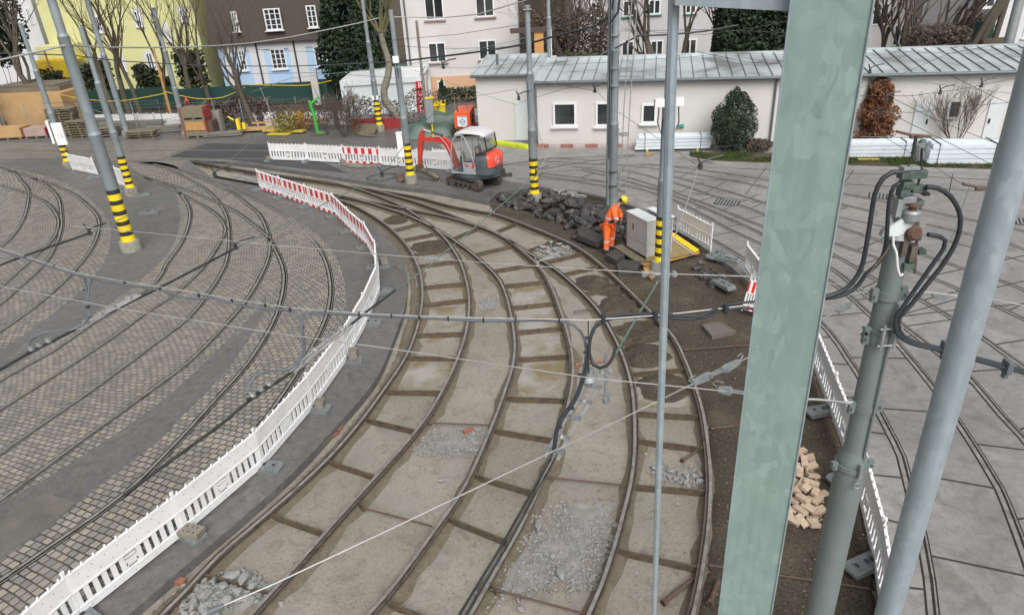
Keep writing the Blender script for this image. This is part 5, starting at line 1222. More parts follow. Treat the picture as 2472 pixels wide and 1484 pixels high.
# ---------------------------------------------------------------- orange generator
M('generator_orange', (.80, .10, .03), .45, 0, .06, 3)
M('logo_blue', (.08, .2, .3), .6)
gA = G(1103, 330); gB = G(1131, 329); gC = G(1158, 318)
u = (gB-gA); wdt = u.length; u.normalize(); v = Vector((-u.y, u.x, 0)); dep = 2.1
Gm = frame(gA, u)
t = thing('generator', 'orange power generator box with white label beside the shed corner', 'generator', gA)
H = 1.25
b = MB(); b.bbox((wdt*.5+.05, dep/2, H/2+.08), (wdt+.25, dep, H), .04); xf(b, Gm).build('housing', 'generator_orange', t)
b = MB(); b.box((wdt*.5+.05, dep/2, .05), (wdt+.1, dep-.1, .12)); xf(b, Gm).build('skid', 'stripe_black', t)
b = MB(); b.box((wdt*.5+.05, -.01, .82), (.55, .012, .62)); lab_ = xf(b, Gm).build('label_plate', 'frame_white', t); WORLD[lab_.name] = gA
b = MB(); cx_ = wdt*.5+.05
for s_ in (1, -1): b.extr([(0, .19*s_), (.17, .02*s_), (.12, .02*s_), (0, .13*s_), (-.12, .02*s_), (-.17, .02*s_)], (cx_, -.018, .82), (1, 0, 0), (0, 0, 1), (0, -.004, 0))
b.box((cx_, -.02, .82), (.34, .006, .03)); b.box((cx_, -.02, 1.09), (.5, .006, .04)); xf(b, Gm).build('diamond_logo', 'logo_blue', lab_)
b = MB()
for i in range(8): b.box((wdt+.18, .5+i*.12, .8), (.012, .05, .5))
xf(b, Gm).build('vent', 'stripe_black', t)
b = MB(); b.cyl((.15, .25, H+.08), (.1, .2, H+.32), .035, n=8); b.tube([(wdt*.7, 1.0, H+.08), (wdt*.7, 1.0, H+.25), (wdt*.7+.12, 1.0, H+.25), (wdt*.7+.12, 1.0, H+.08)], .012, 6); xf(b, Gm).build('lifting_eye', 'stripe_black', t)
# ---------------------------------------------------------------- green tarpaulin heap, yellow bin
M('tarp_green', (.07, .11, .085), .5, 0, .2, 2, .1)
def drape(name, lab, cat, c, rx, ry, h, m, seed, rz=0, flat=.45):
    b = MB(); n1, n2 = 40, 14; vs = []
    for i in range(n2+1):
        q_ = i/n2
        for j in range(n1):
            a = 2*math.pi*j/n1; rr_ = q_; 
            fold = .06*math.sin(a*9+seed)*q_ + noise.noise(Vector((math.cos(a)*2*q_+seed, math.sin(a)*2*q_, 0)))*.12
            z = h*(1-max(0, (q_-flat)/(1-flat))**1.5)*(1+noise.noise(Vector((math.cos(a)*q_*2.3+seed, math.sin(a)*q_*2.3, 4)))*.35)
            sup = 1/max(abs(math.cos(a))**3+abs(math.sin(a))**3, .4)**.33
            x = rx*(rr_*sup+fold*.5)*math.cos(a); y = ry*(rr_*sup+fold*.5)*math.sin(a)
            vs.append((c[0]+x*math.cos(rz)-y*math.sin(rz), c[1]+x*math.sin(rz)+y*math.cos(rz), max(.0, z if i < n2 else 0)))
    fs = [(i*n1+j, i*n1+(j+1) % n1, (i+1)*n1+(j+1) % n1, (i+1)*n1+j) for i in range(n2) for j in range(n1)]
    b.add(vs, fs); return tag(b.build(name, m, smooth=True, auto=35, fixn=False), lab, cat)
drape('tarpaulin', 'green tarpaulin draped over a long heap left of the excavator cab', 'tarpaulin', G(1035, 324), 1.9, 1.0, .6, 'tarp_green', 3, .15)
drape('tarpaulin', 'green tarpaulin over the trailer behind, its right end raised', 'tarpaulin', G(1068, 309), 1.5, .9, .85, 'tarp_green', 7, .1, .7)
M('bin_yellow', (.65, .52, .04), .5, 0, .15, 3)
p = G(1063, 298); t = thing('grit_bin', 'yellow bin with sloping lid behind the green tarpaulin', 'bin', p)
b = MB(); b.bbox(p+Vector((0, 0, .55)), (.8, .6, 1.1), .04); b.build('body', 'bin_yellow', t)
b = MB(); b.extr([(-.34, 0), (.34, 0), (.34, .22), (-.34, .06)], p+Vector((-.42, 0, 1.1)), (0, 1, 0), (0, 0, 1), (.84, 0, 0)); b.build('lid', 'stripe_yellow', t)
p = G(1046, 332); t = thing('control_cabinet', 'slim grey cabinet on a post in front of the green tarpaulin', 'cabinet', p)
b = MB(); b.bbox(p+Vector((-.05, 0, 1.5)), (.42, .3, 1.3), .03); b.build('cabinet', 'cast_grey', t)
b = MB(); b.cyl(p, p+Vector((0, 0, .9)), .04, n=8); b.box(p+Vector((0, 0, 2.18)), (.46, .34, .06)); b.build('post', 'stripe_yellow', t)
# red low wall/rail and planks behind the pole
M('red_paint', (.28, .03, .03), .6, 0, .2, 4)
b = MB(); a0 = G(855, 312); a1 = G(985, 309); dd = a1-a0; b.box((a0+a1)/2+Vector((0, 0, .3)), (dd.length, .25, .6), rz=math.atan2(dd.y, dd.x)); tag(b.build('steel_skip', 'red_paint'), 'long low dark red steel trough behind the planks', 'trough')
M('timber_new', (.45, .25, .09), .7, 0, .2, 5, .1, fine=12); M('timber_yellow', (.55, .42, .06), .6, 0, .2, 4, .1); M('timber_old', (.19, .16, .11), .85, 0, .3, 6, .2); M('ply_orange', (.44, .28, .13), .7, 0, .12, 2, .1, fine=10)
def board(x0, y0, x1, y1, wd, th, z, m, lab, n=1, name='plank', cat='plank', gap=.03, dz=None, group=None):
    a0 = G(x0, y0); a1 = G(x1, y1); dd = a1-a0; rz = math.atan2(dd.y, dd.x); o = None
    b = MB(); nrm = Vector((-dd.y, dd.x, 0)).normalized()
    for k in range(n): b.bbox((a0+a1)/2+nrm*(k*(wd+gap))+Vector((0, 0, z+th/2+(dz or 0)*k)), (dd.length, wd, th), .006, rz=rz+(.02*((k*7) % 5-2) if n > 1 else 0))
    return tag(b.build(name, m), lab, cat, group)
board(870, 330, 905, 333, .16, .05, .12, 'timber_old', 'worn pale boards heaped left of the concrete pole footing', 1)
for k in range(7):
    board(848+k*3, 326-k*1.6, 905+k*2, 324-k*1.2, .14, .05, .05+.055*k, 'timber_old', ['lowest', 'second', 'third', 'fourth', 'fifth', 'sixth', 'top'][k]+' weathered board of the small stack left of the pole footing', group='weathered boards')
board(925, 305, 990, 304, .2, .06, .62, 'timber_new', 'new plank lying on the red trough')
for k, (x0, y0, x1, y1, m, lab, wd, z) in enumerate([(612, 312, 795, 306, 'timber_new', 'long new timber beam lying behind the yellow planks', .25, .35), (640, 320, 735, 322, 'timber_yellow', 'yellow shuttering board on the ground left of the green stand', .5, .1), (650, 327, 700, 328, 'timber_yellow', 'lower yellow shuttering board nearest the far barriers', .4, .05), (590, 318, 700, 312, 'ply_orange', 'orange plywood sheet under the long timber beam', 1.0, .12)]):
    board(x0, y0, x1, y1, wd, .08, z, m, lab)
# yellow wedge
p = G(690, 315); q = G(736, 310); b = MB(); dd = q-p; rz = math.atan2(dd.y, dd.x)
b.extr([(0, 0), (dd.length, 0), (dd.length, .95), (dd.length-.1, 1.0)], p+Vector((0, 0, .05)), dd.normalized(), (0, 0, 1), Vector((-dd.y, dd.x, 0)).normalized()*.8); tag(b.build('yellow_hopper', 'stripe_yellow'), 'bright yellow wedge-shaped steel hopper behind the timber', 'hopper')
# green stand
M('green_paint', (.05, .42, .05), .45, 0, .1, 3)
p = G(772, 325); t = thing('drill_stand', 'bright green steel stand with bent arm on a dark base', 'stand', p)
b = MB(); b.bbox(p+Vector((0, 0, .06)), (1.0, .7, .1), .02); b.build('base', 'muddy_steel', t)
b = MB(); b.tube([p+Vector((-.1, 0, .1)), p+Vector((-.15, 0, 1.2)), p+Vector((-.28, 0, 2.0))], .09, 8); b.tube([p+Vector((-.25, 0, 1.8)), p+Vector((.3, .1, 2.15))], .06, 8); b.tube([p+Vector((-.12, 0, .12)), p+Vector((.35, -.1, .1))], .05, 8); b.build('mast', 'green_paint', t, smooth=True)
# yellow roller / machine behind bushes
p = G(575, 322); t = thing('plate_compactor', 'small yellow machine with black drum left of the timber', 'machine', p)
b = MB(); b.bbox(p+Vector((0, 0, .45)), (.5, .5, .7), .06); b.build('body', 'stripe_black', t)
b = MB(); b.bbox(p+Vector((.2, -.15, .5)), (.2, .3, .8), .04); b.bbox(p+Vector((.5, -.1, .45)), (.18, .2, .4), .04); b.tube([p+Vector((-.1, 0, .8)), p+Vector((-.4, 0, 1.05))], .05, 6); b.build('cover', 'stripe_yellow', t)
bush((690, 300), 'yellowish flowering shrub behind the yellow hopper', (.8, .5, .7), 1100, .09, 'leaf_yellow', 61, Y=43.0)
bush((725, 290), 'orange-leaved bush right of the yellowish shrub', (.8, .4, .7), 900, .08, 'leaf_orange', 62, Y=43.4)
# ---------------------------------------------------------------- stored material along the left
def crate(x, y, wd, dp, h, m, lab, rz=-.08, legs=True, name='crate', cat='crate', straps=None, z=0):
    p = G(x, y); p.z = z; t = thing(name, lab, cat, p)
    b = MB(); b.bbox(p+Vector((0, dp/2, h/2+.14)), (wd, dp, h), .015, rz=rz); b.build('box', m, t)
    b = MB(); rt = Matrix.Rotation(rz, 3, 'Z')
    for s in (-.42, 0, .42): b.box(p+rt @ Vector((s*wd, 0, 0))+Vector((0, dp/2, .05)), (.12, dp, .1), rz=rz)
    b.box(p+Vector((0, dp/2, .12)), (wd*1.02, dp*1.02, .03), rz=rz); b.build('pallet', 'timber_old', t)
    if straps:
        for s in (-.48, .48):
            b = MB(); b.box(p+rt @ Vector((s*wd, -dp*.0, 0))+Vector((0, dp/2, h/2+.14)), (.08, dp+.03, h+.03), rz=rz); b.build('strap', straps, t)
    return t
crate(90, 318, 5.4, 2.6, 2.3, 'ply_orange', 'big orange-brown plywood box at far left with pale rim', rz=-.12)
p = G(92, 310); b = MB(); b.box(p+Vector((0, 1.3, 2.6)), (5.5, 2.7, .3), rz=-.12); b.box(p+Vector((.2, 1.3, 2.8)), (4.4, 2.4, .05), rz=-.12); tag(b.build('box_lid', 'sandy_soil'), 'pale boarded rim lying on the big orange plywood box', 'lid')
crate(20, 338, 2.0, 1.0, .6, 'ply_orange', 'small orange crate on a pallet at the left edge', rz=-.05)
crate(90, 334, 1.6, 1.0, .5, 'sill_pink', 'dark red-edged stack between the orange boxes at far left', straps='red_paint')
t = crate(479, 333, 1.5, .9, .95, 'timber_old', 'grey wooden site box with red corner straps, lower of two', straps='red_paint')
crate(479, 333, 1.5, .9, .55, 'timber_old', 'upper grey wooden site box with red straps on the lower one', straps='red_paint', z=1.1)
p = G(479, 333); b = MB(); b.box(p+Vector((0, -.035, .72)), (1.15, .03, .5), rz=-.08); tag(b.build('timber_board', 'timber_new'), 'new orange timber board leaning on the grey wooden site box', 'board')
crate(505, 331, .8, .8, .8, 'rusty_iron', 'small rusty red machine right of the red strapped boxes', name='engine_box', cat='machine')
crate(523, 322, .9, .5, 1.2, 'base_concrete', 'pale mottled concrete block with an arch before the white barriers', name='concrete_element', cat='concrete block')
M('bundle_grey', (.17, .16, .14), .8, 0, .35, 4, .3)
rnd = random.Random(8)
def palletstack(x, y, lab, n=5, wd=1.25, z=0, m='timber_old'):
    p = G(x, y); t = thing('pallet_stack', lab, 'pallets', p, 'stacked pallets at the back')
    for k in range(n):
        b = MB(); o = Vector((rnd.uniform(-.06, .06), rnd.uniform(-.05, .05), k*.15)); rz = rnd.uniform(-.05, .05)
        for i in range(5): b.box(p+o+Vector((0, -.4+i*.2, .135)), (wd, .1, .022), rz=rz)
        for i in range(3): b.box(p+o+Vector((-wd*.43+i*wd*.43, 0, .07)), (.1, .8, .09), rz=rz)
        for i in range(3): b.box(p+o+Vector((0, -.36+i*.36, .012)), (wd, .1, .02), rz=rz)
        b.build('pallet', m, t)
palletstack(168, 328, 'tall stack of grey pallets right of the big orange box', 12, 1.8)
palletstack(205, 330, 'stack of grey pallets behind the thick grey pole', 7, 1.6)
palletstack(255, 330, 'low stack of pallets between the thick and thin poles', 4, 1.8)
palletstack(345, 332, 'low stack of pallets right of the thin grey poles', 3, 1.8)
for k, (x, y, n_) in enumerate([(225, 318, 6), (275, 322, 5), (350, 318, 5), (400, 320, 3), (545, 330, 2)]):
    p = G(x, y); lab = ['grey bundle of beams behind the thick pole', 'grey foil-wrapped bundle behind the thin poles', 'foil-wrapped bundle before the white barriers', 'grey timber frame pieces right of the wrapped bundle', 'dark heap right of the pale concrete block'][k]
    b = MB()
    for i in range(n_):
        for j in range(2): b.bbox(p+Vector((rnd.uniform(-.15, .15), j*.3, .1+i*.13)), (2.2+rnd.uniform(-.3, .3), .24, .11), .01, rz=rnd.uniform(-.06, .06))
    tag(b.build('material_bundle', 'bundle_grey'), lab, 'bundle')
# wooden slim posts with yellow rope
for k, (x, y, H_, lab) in enumerate([(152, 258, 4.2, 'slim yellow wooden post right of the big orange box'), (419, 300, 4.8, 'slim orange-brown wooden post among the bare trees'), (1033, 312, 6.0, 'grey-brown wooden post before the red letters of the container'), (592, 300, 4.2, 'slim pale wooden post at the stout bare tree')]):
    p = G(x, y); b = MB(); b.cyl(p, p+Vector((0, 0, H_)), .09, .075, n=8); tag(b.build('wooden_post', 'timber_new' if k < 2 else 'bark_pale', smooth=True), lab, 'post')
def rope(pts, r, m, lab, name='rope', cat='rope', n=5, step=.6):
    b = MB(); P = smoothpath(pts, step); b.tube(P, r, n); return tag(b.build(name, m, smooth=True, auto=80, fixn=False), lab, cat)
rope([W(146, 228, 48), W(200, 239, 47), W(290, 244, 46.5), W(402, 225, 46)], .02, 'stripe_yellow', 'yellow rope sagging between the slim wooden posts at left')
rope([W(402, 222, 46), W(470, 238, 46), W(540, 235, 46), W(592, 210, 46)], .02, 'stripe_yellow', 'yellow rope sagging from the orange-brown post to the stout tree')
rope([W(592, 205, 46), W(660, 206, 46), W(740, 206, 46), W(800, 195, 46)], .02, 'stripe_yellow', 'yellow rope before the green screen below the blue house')
# background mesh fence and white barriers behind it
def meshfence(x0, y0, x1, y1, h, lab, n):
    a0 = G(x0, y0); a1 = G(x1, y1); t = thing('mesh_fence', lab, 'fence', (a0+a1)/2); dd = (a1-a0)/n
    for i in range(n+1):
        p = a0+dd*i; b = MB(); b.cyl(p, p+Vector((0, 0, h)), .025, n=6); b.build('post', 'cast_grey', t)
    b = MB(); L = (a1-a0).length; u = (a1-a0).normalized()
    for k in range(int(h/.2)): b.tube([a0+Vector((0, 0, .15+k*.2)), a1+Vector((0, 0, .15+k*.2))], .004, 3)
    for k in range(int(L/.18)): q = a0+u*(k*.18); b.tube([q+Vector((0, 0, .1)), q+Vector((0, 0, h))], .003, 3)
    b.build('wire_mesh', 'cast_grey', t, fixn=False)
meshfence(-40, 330, 400, 318, 2.0, 'galvanised mesh fence along the stored material at left', 7)
meshfence(400, 318, 860, 305, 1.9, 'galvanised mesh fence behind the timber and the green stand', 7)
meshfence(930, 300, 1160, 292, 1.5, 'galvanised mesh fence before the container and tarpaulin', 4)
bl = ['left of the thin poles', 'between the two thin grey poles', 'right of the thin grey poles', 'before the slim trees', 'left of the orange-brown post', 'right of the orange-brown post', 'behind the far grey pole', 'right of the red strapped boxes', 'behind the pale concrete block', 'behind the stout tree foot', 'left of the yellowish shrub', 'behind the yellow hopper', 'left of the green stand', 'right of the green stand', 'behind the thin leafless bush']
xs_ = [(228, 262), (268, 305), (306, 342), (330, 365), (342, 378), (380, 412), (412, 440), (520, 552), (552, 590), (595, 625), (640, 672), (692, 724), (738, 770), (775, 808), (820, 850)]
for (x0, x1), w_ in zip(xs_, bl):
    a0 = G(x0, 312-x0*.01); a1 = G(x1, 312-x1*.01); place_panel(a0, a1, 'white', 'distant white barrier panel '+w_)
pl_ = place_panel(G(1132, 300), G(1158, 299), 'white', 'distant white barrier panel behind the orange generator')
# red road sign bit
p = G(465, 300); b = MB(); b.cyl(p+Vector((0, 0, 1.0)), p+Vector((0, 0, 1.75)), .32, .05, n=14); b.cyl(p+Vector((0, 0, .9)), p+Vector((0, 0, 1.0)), .4, n=14); tag(b.build('red_cone', 'red_plastic'), 'red and white object lying above the wooden site boxes', 'cone')
# ---------------------------------------------------------------- white aluminium profile bundles
M('profile_white', (.66, .71, .76), .35, .1, .04, 3, 0)
def bundle(A, B_, dep, rows, lab, step=0, hb=.17, cols=3):
    A = G(*A); B_ = G(*B_); d = B_-A; L = d.length; Fm = frame(A, d)
    t = thing('profile_bundle', lab, 'beam bundle', A, 'bundles of white profiles')
    for k in range(rows):
        for j in range(cols):
            b = MB(); o = step if k == rows-1 else (-step*.5 if k == 0 else 0)
            b.bbox((L/2+o+.04*((k*3+j) % 3), j*dep/cols+dep/cols/2, .1+k*(hb+.02)+hb/2), (L, dep/cols-.015, hb), .015); b.box((L/2+o, j*dep/cols+dep/cols/2, .1+k*(hb+.02)+hb+.008), (L-.05, .05, .02)); xf(b, Fm).build('profile', 'profile_white', t)
    hh = rows*(hb+.02)+.02
    for x in (L*.12, L*.86): b = MB(); b.box((x, dep/2, .1+hh/2), (.02, dep+.03, hh+.02)); xf(b, Fm).build('strap', 'stripe_black', t)
    b = MB()
    for x in (L*.15, L*.82): b.box((x, dep/2, .05), (.1, dep+.2, .1))
    xf(b, Fm).build('bearer', 'timber_yellow', t)
bundle((1535, 367), (1716, 363), .75, 4, 'bundle of white profiles left of the dark evergreen', step=.1, hb=.14)
bundle((2000, 387), (2210, 385), .8, 4, 'bundle of white profiles behind the mast top, left one', step=-.05, hb=.15)
bundle((2238, 402), (2420, 401), 1.1, 4, 'bundle of white profiles at right, its end hidden by the pale pipe', step=.08, hb=.19, cols=4)
board(1558, 378, 1575, 372, .1, .08, 0, 'timber_new', 'short orange timber lying before the white profiles')
board(2070, 392, 2120, 392, .1, .08, .09, 'timber_yellow', 'short yellow batten in the grass under the white profiles')
# ---------------------------------------------------------------- switch cabinet on boards
M('cabinet_grey', (.46, .46, .45), .55, 0, .05, 4, .05, dirt=(.40, .37, .33), dscale=3, damt=.3)
A = G(1512, 593.6, .12); Bq = G(1560, 621.6, .12); u = (Bq-A); L = u.length; u.normalize(); v = Vector((-u.y, u.x, 0))
Cm = frame(A, u); H = 1.16
t = thing('switch_cabinet', 'light grey street switch cabinet standing on boards beside the workman', 'cabinet', A)
b = MB(); b.bbox((L/2, .2, .19), (L, .38, .38), .012); xf(b, Cm).build('plinth', 'cabinet_grey', t)
b = MB(); b.bbox((L/2, .2, .38+.42), (L-.01, .4, .82), .012); b.box((L/2, -.002, .8), (.008, .006, .8), mi=1); xf(b, Cm).build('body', ['cabinet_grey', 'foot_grey'], t)
b = MB(); b.bbox((L/2, .2, .38+.84), (L+.05, .46, .04), .012); xf(b, Cm).build('lid', 'container_white', t)
b = MB(); b.bbox((L*.33, -.012, .82), (.045, .02, .2), .006); xf(b, Cm).build('handle', 'stripe_black', t)
t = thing('switch_cabinet', 'second pale cabinet standing open close behind the grey one', 'cabinet', A+v*.5)
A2 = A+v*.62+u*.1; C2m = frame(A2, u)
b = MB(); b.bbox((L/2, .1, .6), (L-.1, .04, 1.2), .01); b.bbox((L/2, .3, .6), (L-.1, .04, 1.2), .01); b.bbox((.03, .2, .6), (.04, .16, 1.2), .01); xf(b, C2m).build('body', 'cabinet_grey', t)
b = MB(); b.bbox((L/2, .2, 1.22), (L, .3, .03), .01); xf(b, C2m).build('lid', 'container_white', t)
b = MB(); b.box((L*.5, .0, 1.16), (.55, .12, .03)); b.box((L*.72, .02, 1.13), (.1, .1, .06), mi=1); xf(b, C2m).build('fitting', ['rusty_iron', 'stripe_black'], t)
def slab(pts, z0, th, m, lab, name='board', cat='board', group=None):
    b = MB(); P = gp(pts, z0); b.prism([(p.x, p.y) for p in P], z0, z0+th, bottom=True); return tag(b.build(name, m), lab, cat, group)
slab([(1482, 598), (1500, 592), (1562, 632), (1546, 640)], .02, .05, 'timber_old', 'dark wet plank edging the left foot of the switch cabinet')
slab([(1546, 638), (1560, 628), (1680, 605), (1690, 612), (1560, 646)], .0, .05, 'timber_new', 'long plank running under the cabinet to the yellow sheet')
M('ply_wet', (.30, .22, .09), .35, 0, .25, 3, .05)
slab([(1617, 568), (1676, 612), (1640, 620), (1560, 632), (1556, 612), (1600, 600)], .08, .03, 'ply_wet', 'wet ochre plywood sheet right of the switch cabinet')
slab([(1617, 569), (1626, 562), (1688, 604), (1677, 611)], .115, .02, 'stripe_yellow', 'bright yellow edge board lying on the wet plywood')
slab([(1612, 572), (1616, 570), (1676, 612), (1671, 614)], .115, .012, 'faded_white', 'thin pale strip beside the yellow edge board')
slab([(1553, 650), (1590, 642), (1594, 650), (1558, 660)], .0, .07, 'timber_new', 'short timber block beside the pole foot')
slab([(1555, 662), (1566, 656), (1582, 668), (1572, 676)], -.05, .07, 'timber_new', 'second short timber angled below the pole foot')
# ---------------------------------------------------------------- broken asphalt
M('asphalt_rubble', (.042, .041, .042), .7, 0, .45, 7, .8, fine=22, dirt=(.17, .155, .135), dscale=4.5, damt=.85)
M('paver_dark', (.055, .053, .05), .75, 0, .3, 5, .4)
def chunk_mesh(seed, s=(1, 1, 1), sub=1, jag=.35, nm='asphalt_chunk', m='asphalt_rubble', cuts=9):
    rnd = random.Random(seed); pts = []
    for _ in range(16):
        v_ = Vector((rnd.gauss(0, 1), rnd.gauss(0, 1), rnd.gauss(0, 1))).normalized()*rnd.uniform(.75, 1); k = max(abs(v_.x), abs(v_.y), abs(v_.z)); v_ = v_.lerp(v_/k, jag); pts.append(Vector((v_.x*s[0], v_.y*s[1], v_.z*s[2]))*.5)
    bm = bmesh.new()
    for p in pts: bm.verts.new(p)
    bmesh.ops.convex_hull(bm, input=list(bm.verts)); 
    bmesh.ops.delete(bm, geom=[v_ for v_ in bm.verts if not v_.link_faces], context='VERTS')
    me = bpy.data.meshes.new(nm); bm.to_mesh(me); bm.free(); me.materials.append(MATS[m]); return me
protos = [chunk_mesh(i, (1, rnd.uniform(.6, .95), rnd.uniform(.45, .7))) for i in range(14)]
RUB_N = 0
def rubble(poly_px, n, smin, smax, base, hgt, lab, grp, seed, me=protos, nm='asphalt_chunk', cat='rubble', z0=-.12):
    rnd = random.Random(seed); P = [(p.x, p.y) for p in gp(poly_px)]; xs = [p[0] for p in P]; ys = [p[1] for p in P]; cx, cy = sum(xs)/len(xs), sum(ys)/len(ys); k = 0; placed = []
    while k < n:
        x = rnd.uniform(min(xs), max(xs)); y = rnd.uniform(min(ys), max(ys))
        if not inpoly(x, y, P): continue
        dm = min(math.hypot(x-(P[i][0]*(1-f)+P[(i+1) % len(P)][0]*f), y-(P[i][1]*(1-f)+P[(i+1) % len(P)][1]*f)) for i in range(len(P)) for f in (0, .25, .5, .75))
        h = hgt*min(1, dm/.7); s = rnd.uniform(smin, smax)**1.0*(1 if rnd.random() > .2 else 1.25)
        z = z0+h*rnd.uniform(.45, 1.0)+s*.12
        o = bpy.data.objects.new(nm, rnd.choice(me)); COL.objects.link(o); o.location = (x, y, z); o.scale = (s, s, s*rnd.uniform(.8, 1.1)); o.rotation_euler = (rnd.uniform(-.6, .6), rnd.uniform(-.6, .6), rnd.uniform(0, 6.28)); tag(o, lab, cat, grp); k += 1
main = [(1203, 480), (1222, 464), (1262, 470), (1330, 468), (1400, 484), (1470, 505), (1540, 530), (1560, 545), (1510, 560), (1448, 575), (1400, 580), (1375, 560), (1340, 528), (1300, 518), (1250, 500)]
rubble(main, 290, .18, .55, 0, .38, 'black broken asphalt chunk in the big heap behind the workman', 'broken asphalt in the big heap', 5)
rubble([(1448, 550), (1520, 540), (1560, 560), (1530, 590), (1470, 600), (1440, 585)], 26, .2, .45, 0, .25, 'black broken asphalt chunk lying round the workman', 'broken asphalt round the workman', 6)
rubble([(1668, 640), (1690, 625), (1730, 650), (1765, 665), (1768, 690), (1720, 686), (1690, 672)], 42, .16, .36, 0, .15, 'dark broken asphalt chunk in the small heap near the loose barrier feet', 'broken asphalt in the small heap', 7)
M('cover_dark', (.13, .12, .105), .8, 0, .2, 6, .3)
M('rubble_grey', (.25, .25, .24), .85, 0, .25, 9, .4)
gre = [chunk_mesh(50+i, (1, .8, .6), nm='concrete_chunk', m='rubble_grey') for i in range(8)]
for k, (x, y, s) in enumerate([(1338, 466, .26), (1354, 470, .34), (1382, 476, .5), (1403, 482, .36), (1360, 478, .3)]):
    o = bpy.data.objects.new('concrete_chunk', gre[k]); COL.objects.link(o); q = G(x, y); o.location = (q.x, q.y, .12); o.scale = (s*1.6, s, s); o.rotation_euler = (0, 0, k); tag(o, 'grey concrete lump lying on the paving behind the big black heap', 'lump', 'lumps behind the heap')
def paver(pts, z, th, lab, m='paver_dark', tilt=None):
    slab(pts, z, th, m, lab, 'paving_slab', 'slab', 'dark square slabs')
paver([(1392, 566), (1420, 562), (1466, 588), (1440, 598), (1396, 580)], .0, .2, 'large dark slab leaning out of the big black heap')
paver([(1461, 628), (1484, 614), (1508, 628), (1488, 642)], -.1, .2, 'dark square block on the soil below the workman, nearer one at left', 'paver_dark')
paver([(1488, 652), (1500, 640), (1548, 644), (1538, 660), (1492, 664)], -.1, .2, 'dark square block half buried below the cabinet boards')
slab([(1693, 792), (1735, 786), (1775, 808), (1718, 820)], -.13, .12, 'cover_dark', 'square grey manhole cover slab lying on the soil', 'cover_slab', 'cover')
# concrete gravel fields (stuff) with bigger lumps
def gravel(L, n, smin, smax, z, lab_m, seed, hgt=.05, name='concrete_gravel', m='rubble_grey'):
    rnd = random.Random(seed); P = [(p.x, p.y) for p in gp(L, z)]; xs = [p[0] for p in P]; ys = [p[1] for p in P]; b = MB(); k = 0
    cx = sum(xs)/len(xs); cy = sum(ys)/len(ys)
    while k < n:
        x = rnd.uniform(min(xs), max(xs)); y = rnd.uniform(min(ys), max(ys))
        if not inpoly(x, y, P): 
            if rnd.random() > .08: continue
        if noise.noise(Vector((x*1.5, y*1.5, seed))) < -.2 and rnd.random() < .6: continue
        s = smin+(smax-smin)*rnd.random()**3; h = noise.noise(Vector((x*2, y*2, 1)))*.5+.5
        vs = [Vector((rnd.gauss(0, 1), rnd.gauss(0, 1), rnd.gauss(0, .8))).normalized()*s*rnd.uniform(.6, 1) for _ in range(6)]
        c = Vector((x, y, z+h*hgt)); vs = [Vector((1, .1, 0))*s, Vector((-.9, .2, .1))*s, Vector((.1, .9, -.1))*s, Vector((-.1, -1, .1))*s, Vector((.1, .1, .7))*s, Vector((0, 0, -.6))*s]
        a = rnd.uniform(0, 6.28); rt = Matrix.Rotation(a, 3, 'Z') @ Matrix.Rotation(rnd.uniform(-.5, .5), 3, 'X'); vs = [c+rt @ Vector((v_.x*rnd.uniform(.6, 1.2), v_.y*rnd.uniform(.6, 1.2), v_.z*rnd.uniform(.6, 1.2))) for v_ in vs]
        b.add(vs, [(0, 2, 4), (2, 1, 4), (1, 3, 4), (3, 0, 4), (2, 0, 5), (1, 2, 5), (3, 1, 5), (0, 3, 5)]); k += 1
    tag(b.build(name, m, fixn=False), kind='stuff')
def gravelfield(L, n, seed, k=1.0, h=.03, z=PITZ):
    P = gp(L, PITZ); c = sum(P, Vector())/len(P); P = smoothpath(P+[P[0]], .15)[:-1]
    Q = [c+(p-c)*(1.0+.28*noise.noise(p*2.1+Vector((seed, 0, 0)))) for p in P]
    relief('concrete_dust', Q, PITZ+h*.6, h, .05, 'dust_grey', 3.5, edge=.5)
    L2 = [(q.x, q.y) for q in Q]
    rnd = random.Random(seed); b = MB(); xs = [p[0] for p in L2]; ys = [p[1] for p in L2]; i = 0; R_ = max(max(xs)-min(xs), max(ys)-min(ys))/2
    while i < n:
        x = rnd.gauss(c.x, (max(xs)-min(xs))*.27); y = rnd.gauss(c.y, (max(ys)-min(ys))*.27)
        if not inpoly(x, y, L2) and rnd.random() > .12: continue
        if noise.noise(Vector((x*2.2, y*2.2, seed))) < rnd.uniform(-.5, .15): i += .3; continue
        s = (.005+.045*rnd.random()**7)*k
        zz = PITZ+.004+(h if inpoly(x, y, L2) else 0)*.8
        cc = Vector((x, y, zz)); rt = Matrix.Rotation(rnd.uniform(0, 6.28), 3, 'Z') @ Matrix.Rotation(rnd.uniform(-.6, .6), 3, 'X')
        vs = [cc+rt @ Vector((a_*s*rnd.uniform(.6, 1.3), b_*s*rnd.uniform(.6, 1.3), c_*s*rnd.uniform(.6, 1.3))) for a_, b_, c_ in ((1, .1, 0), (-.9, .3, .1), (.2, .9, -.1), (-.1, -1, .1), (.1, .1, .75), (0, 0, -.6), (.7, -.7, .3))]
        b.add(vs, [(0, 2, 4), (2, 1, 4), (1, 3, 4), (3, 6, 4), (6, 0, 4), (2, 0, 5), (1, 2, 5), (3, 1, 5), (6, 3, 5), (0, 6, 5)]); i += 1
    tag(b.build('concrete_gravel', 'rubble_grey', fixn=False), kind='stuff')
M('dust_grey', (.27, .265, .25), .95, 0, .2, 5, .8, fine=35, dirt=(.2, .17, .13), dscale=3.5, damt=.8)
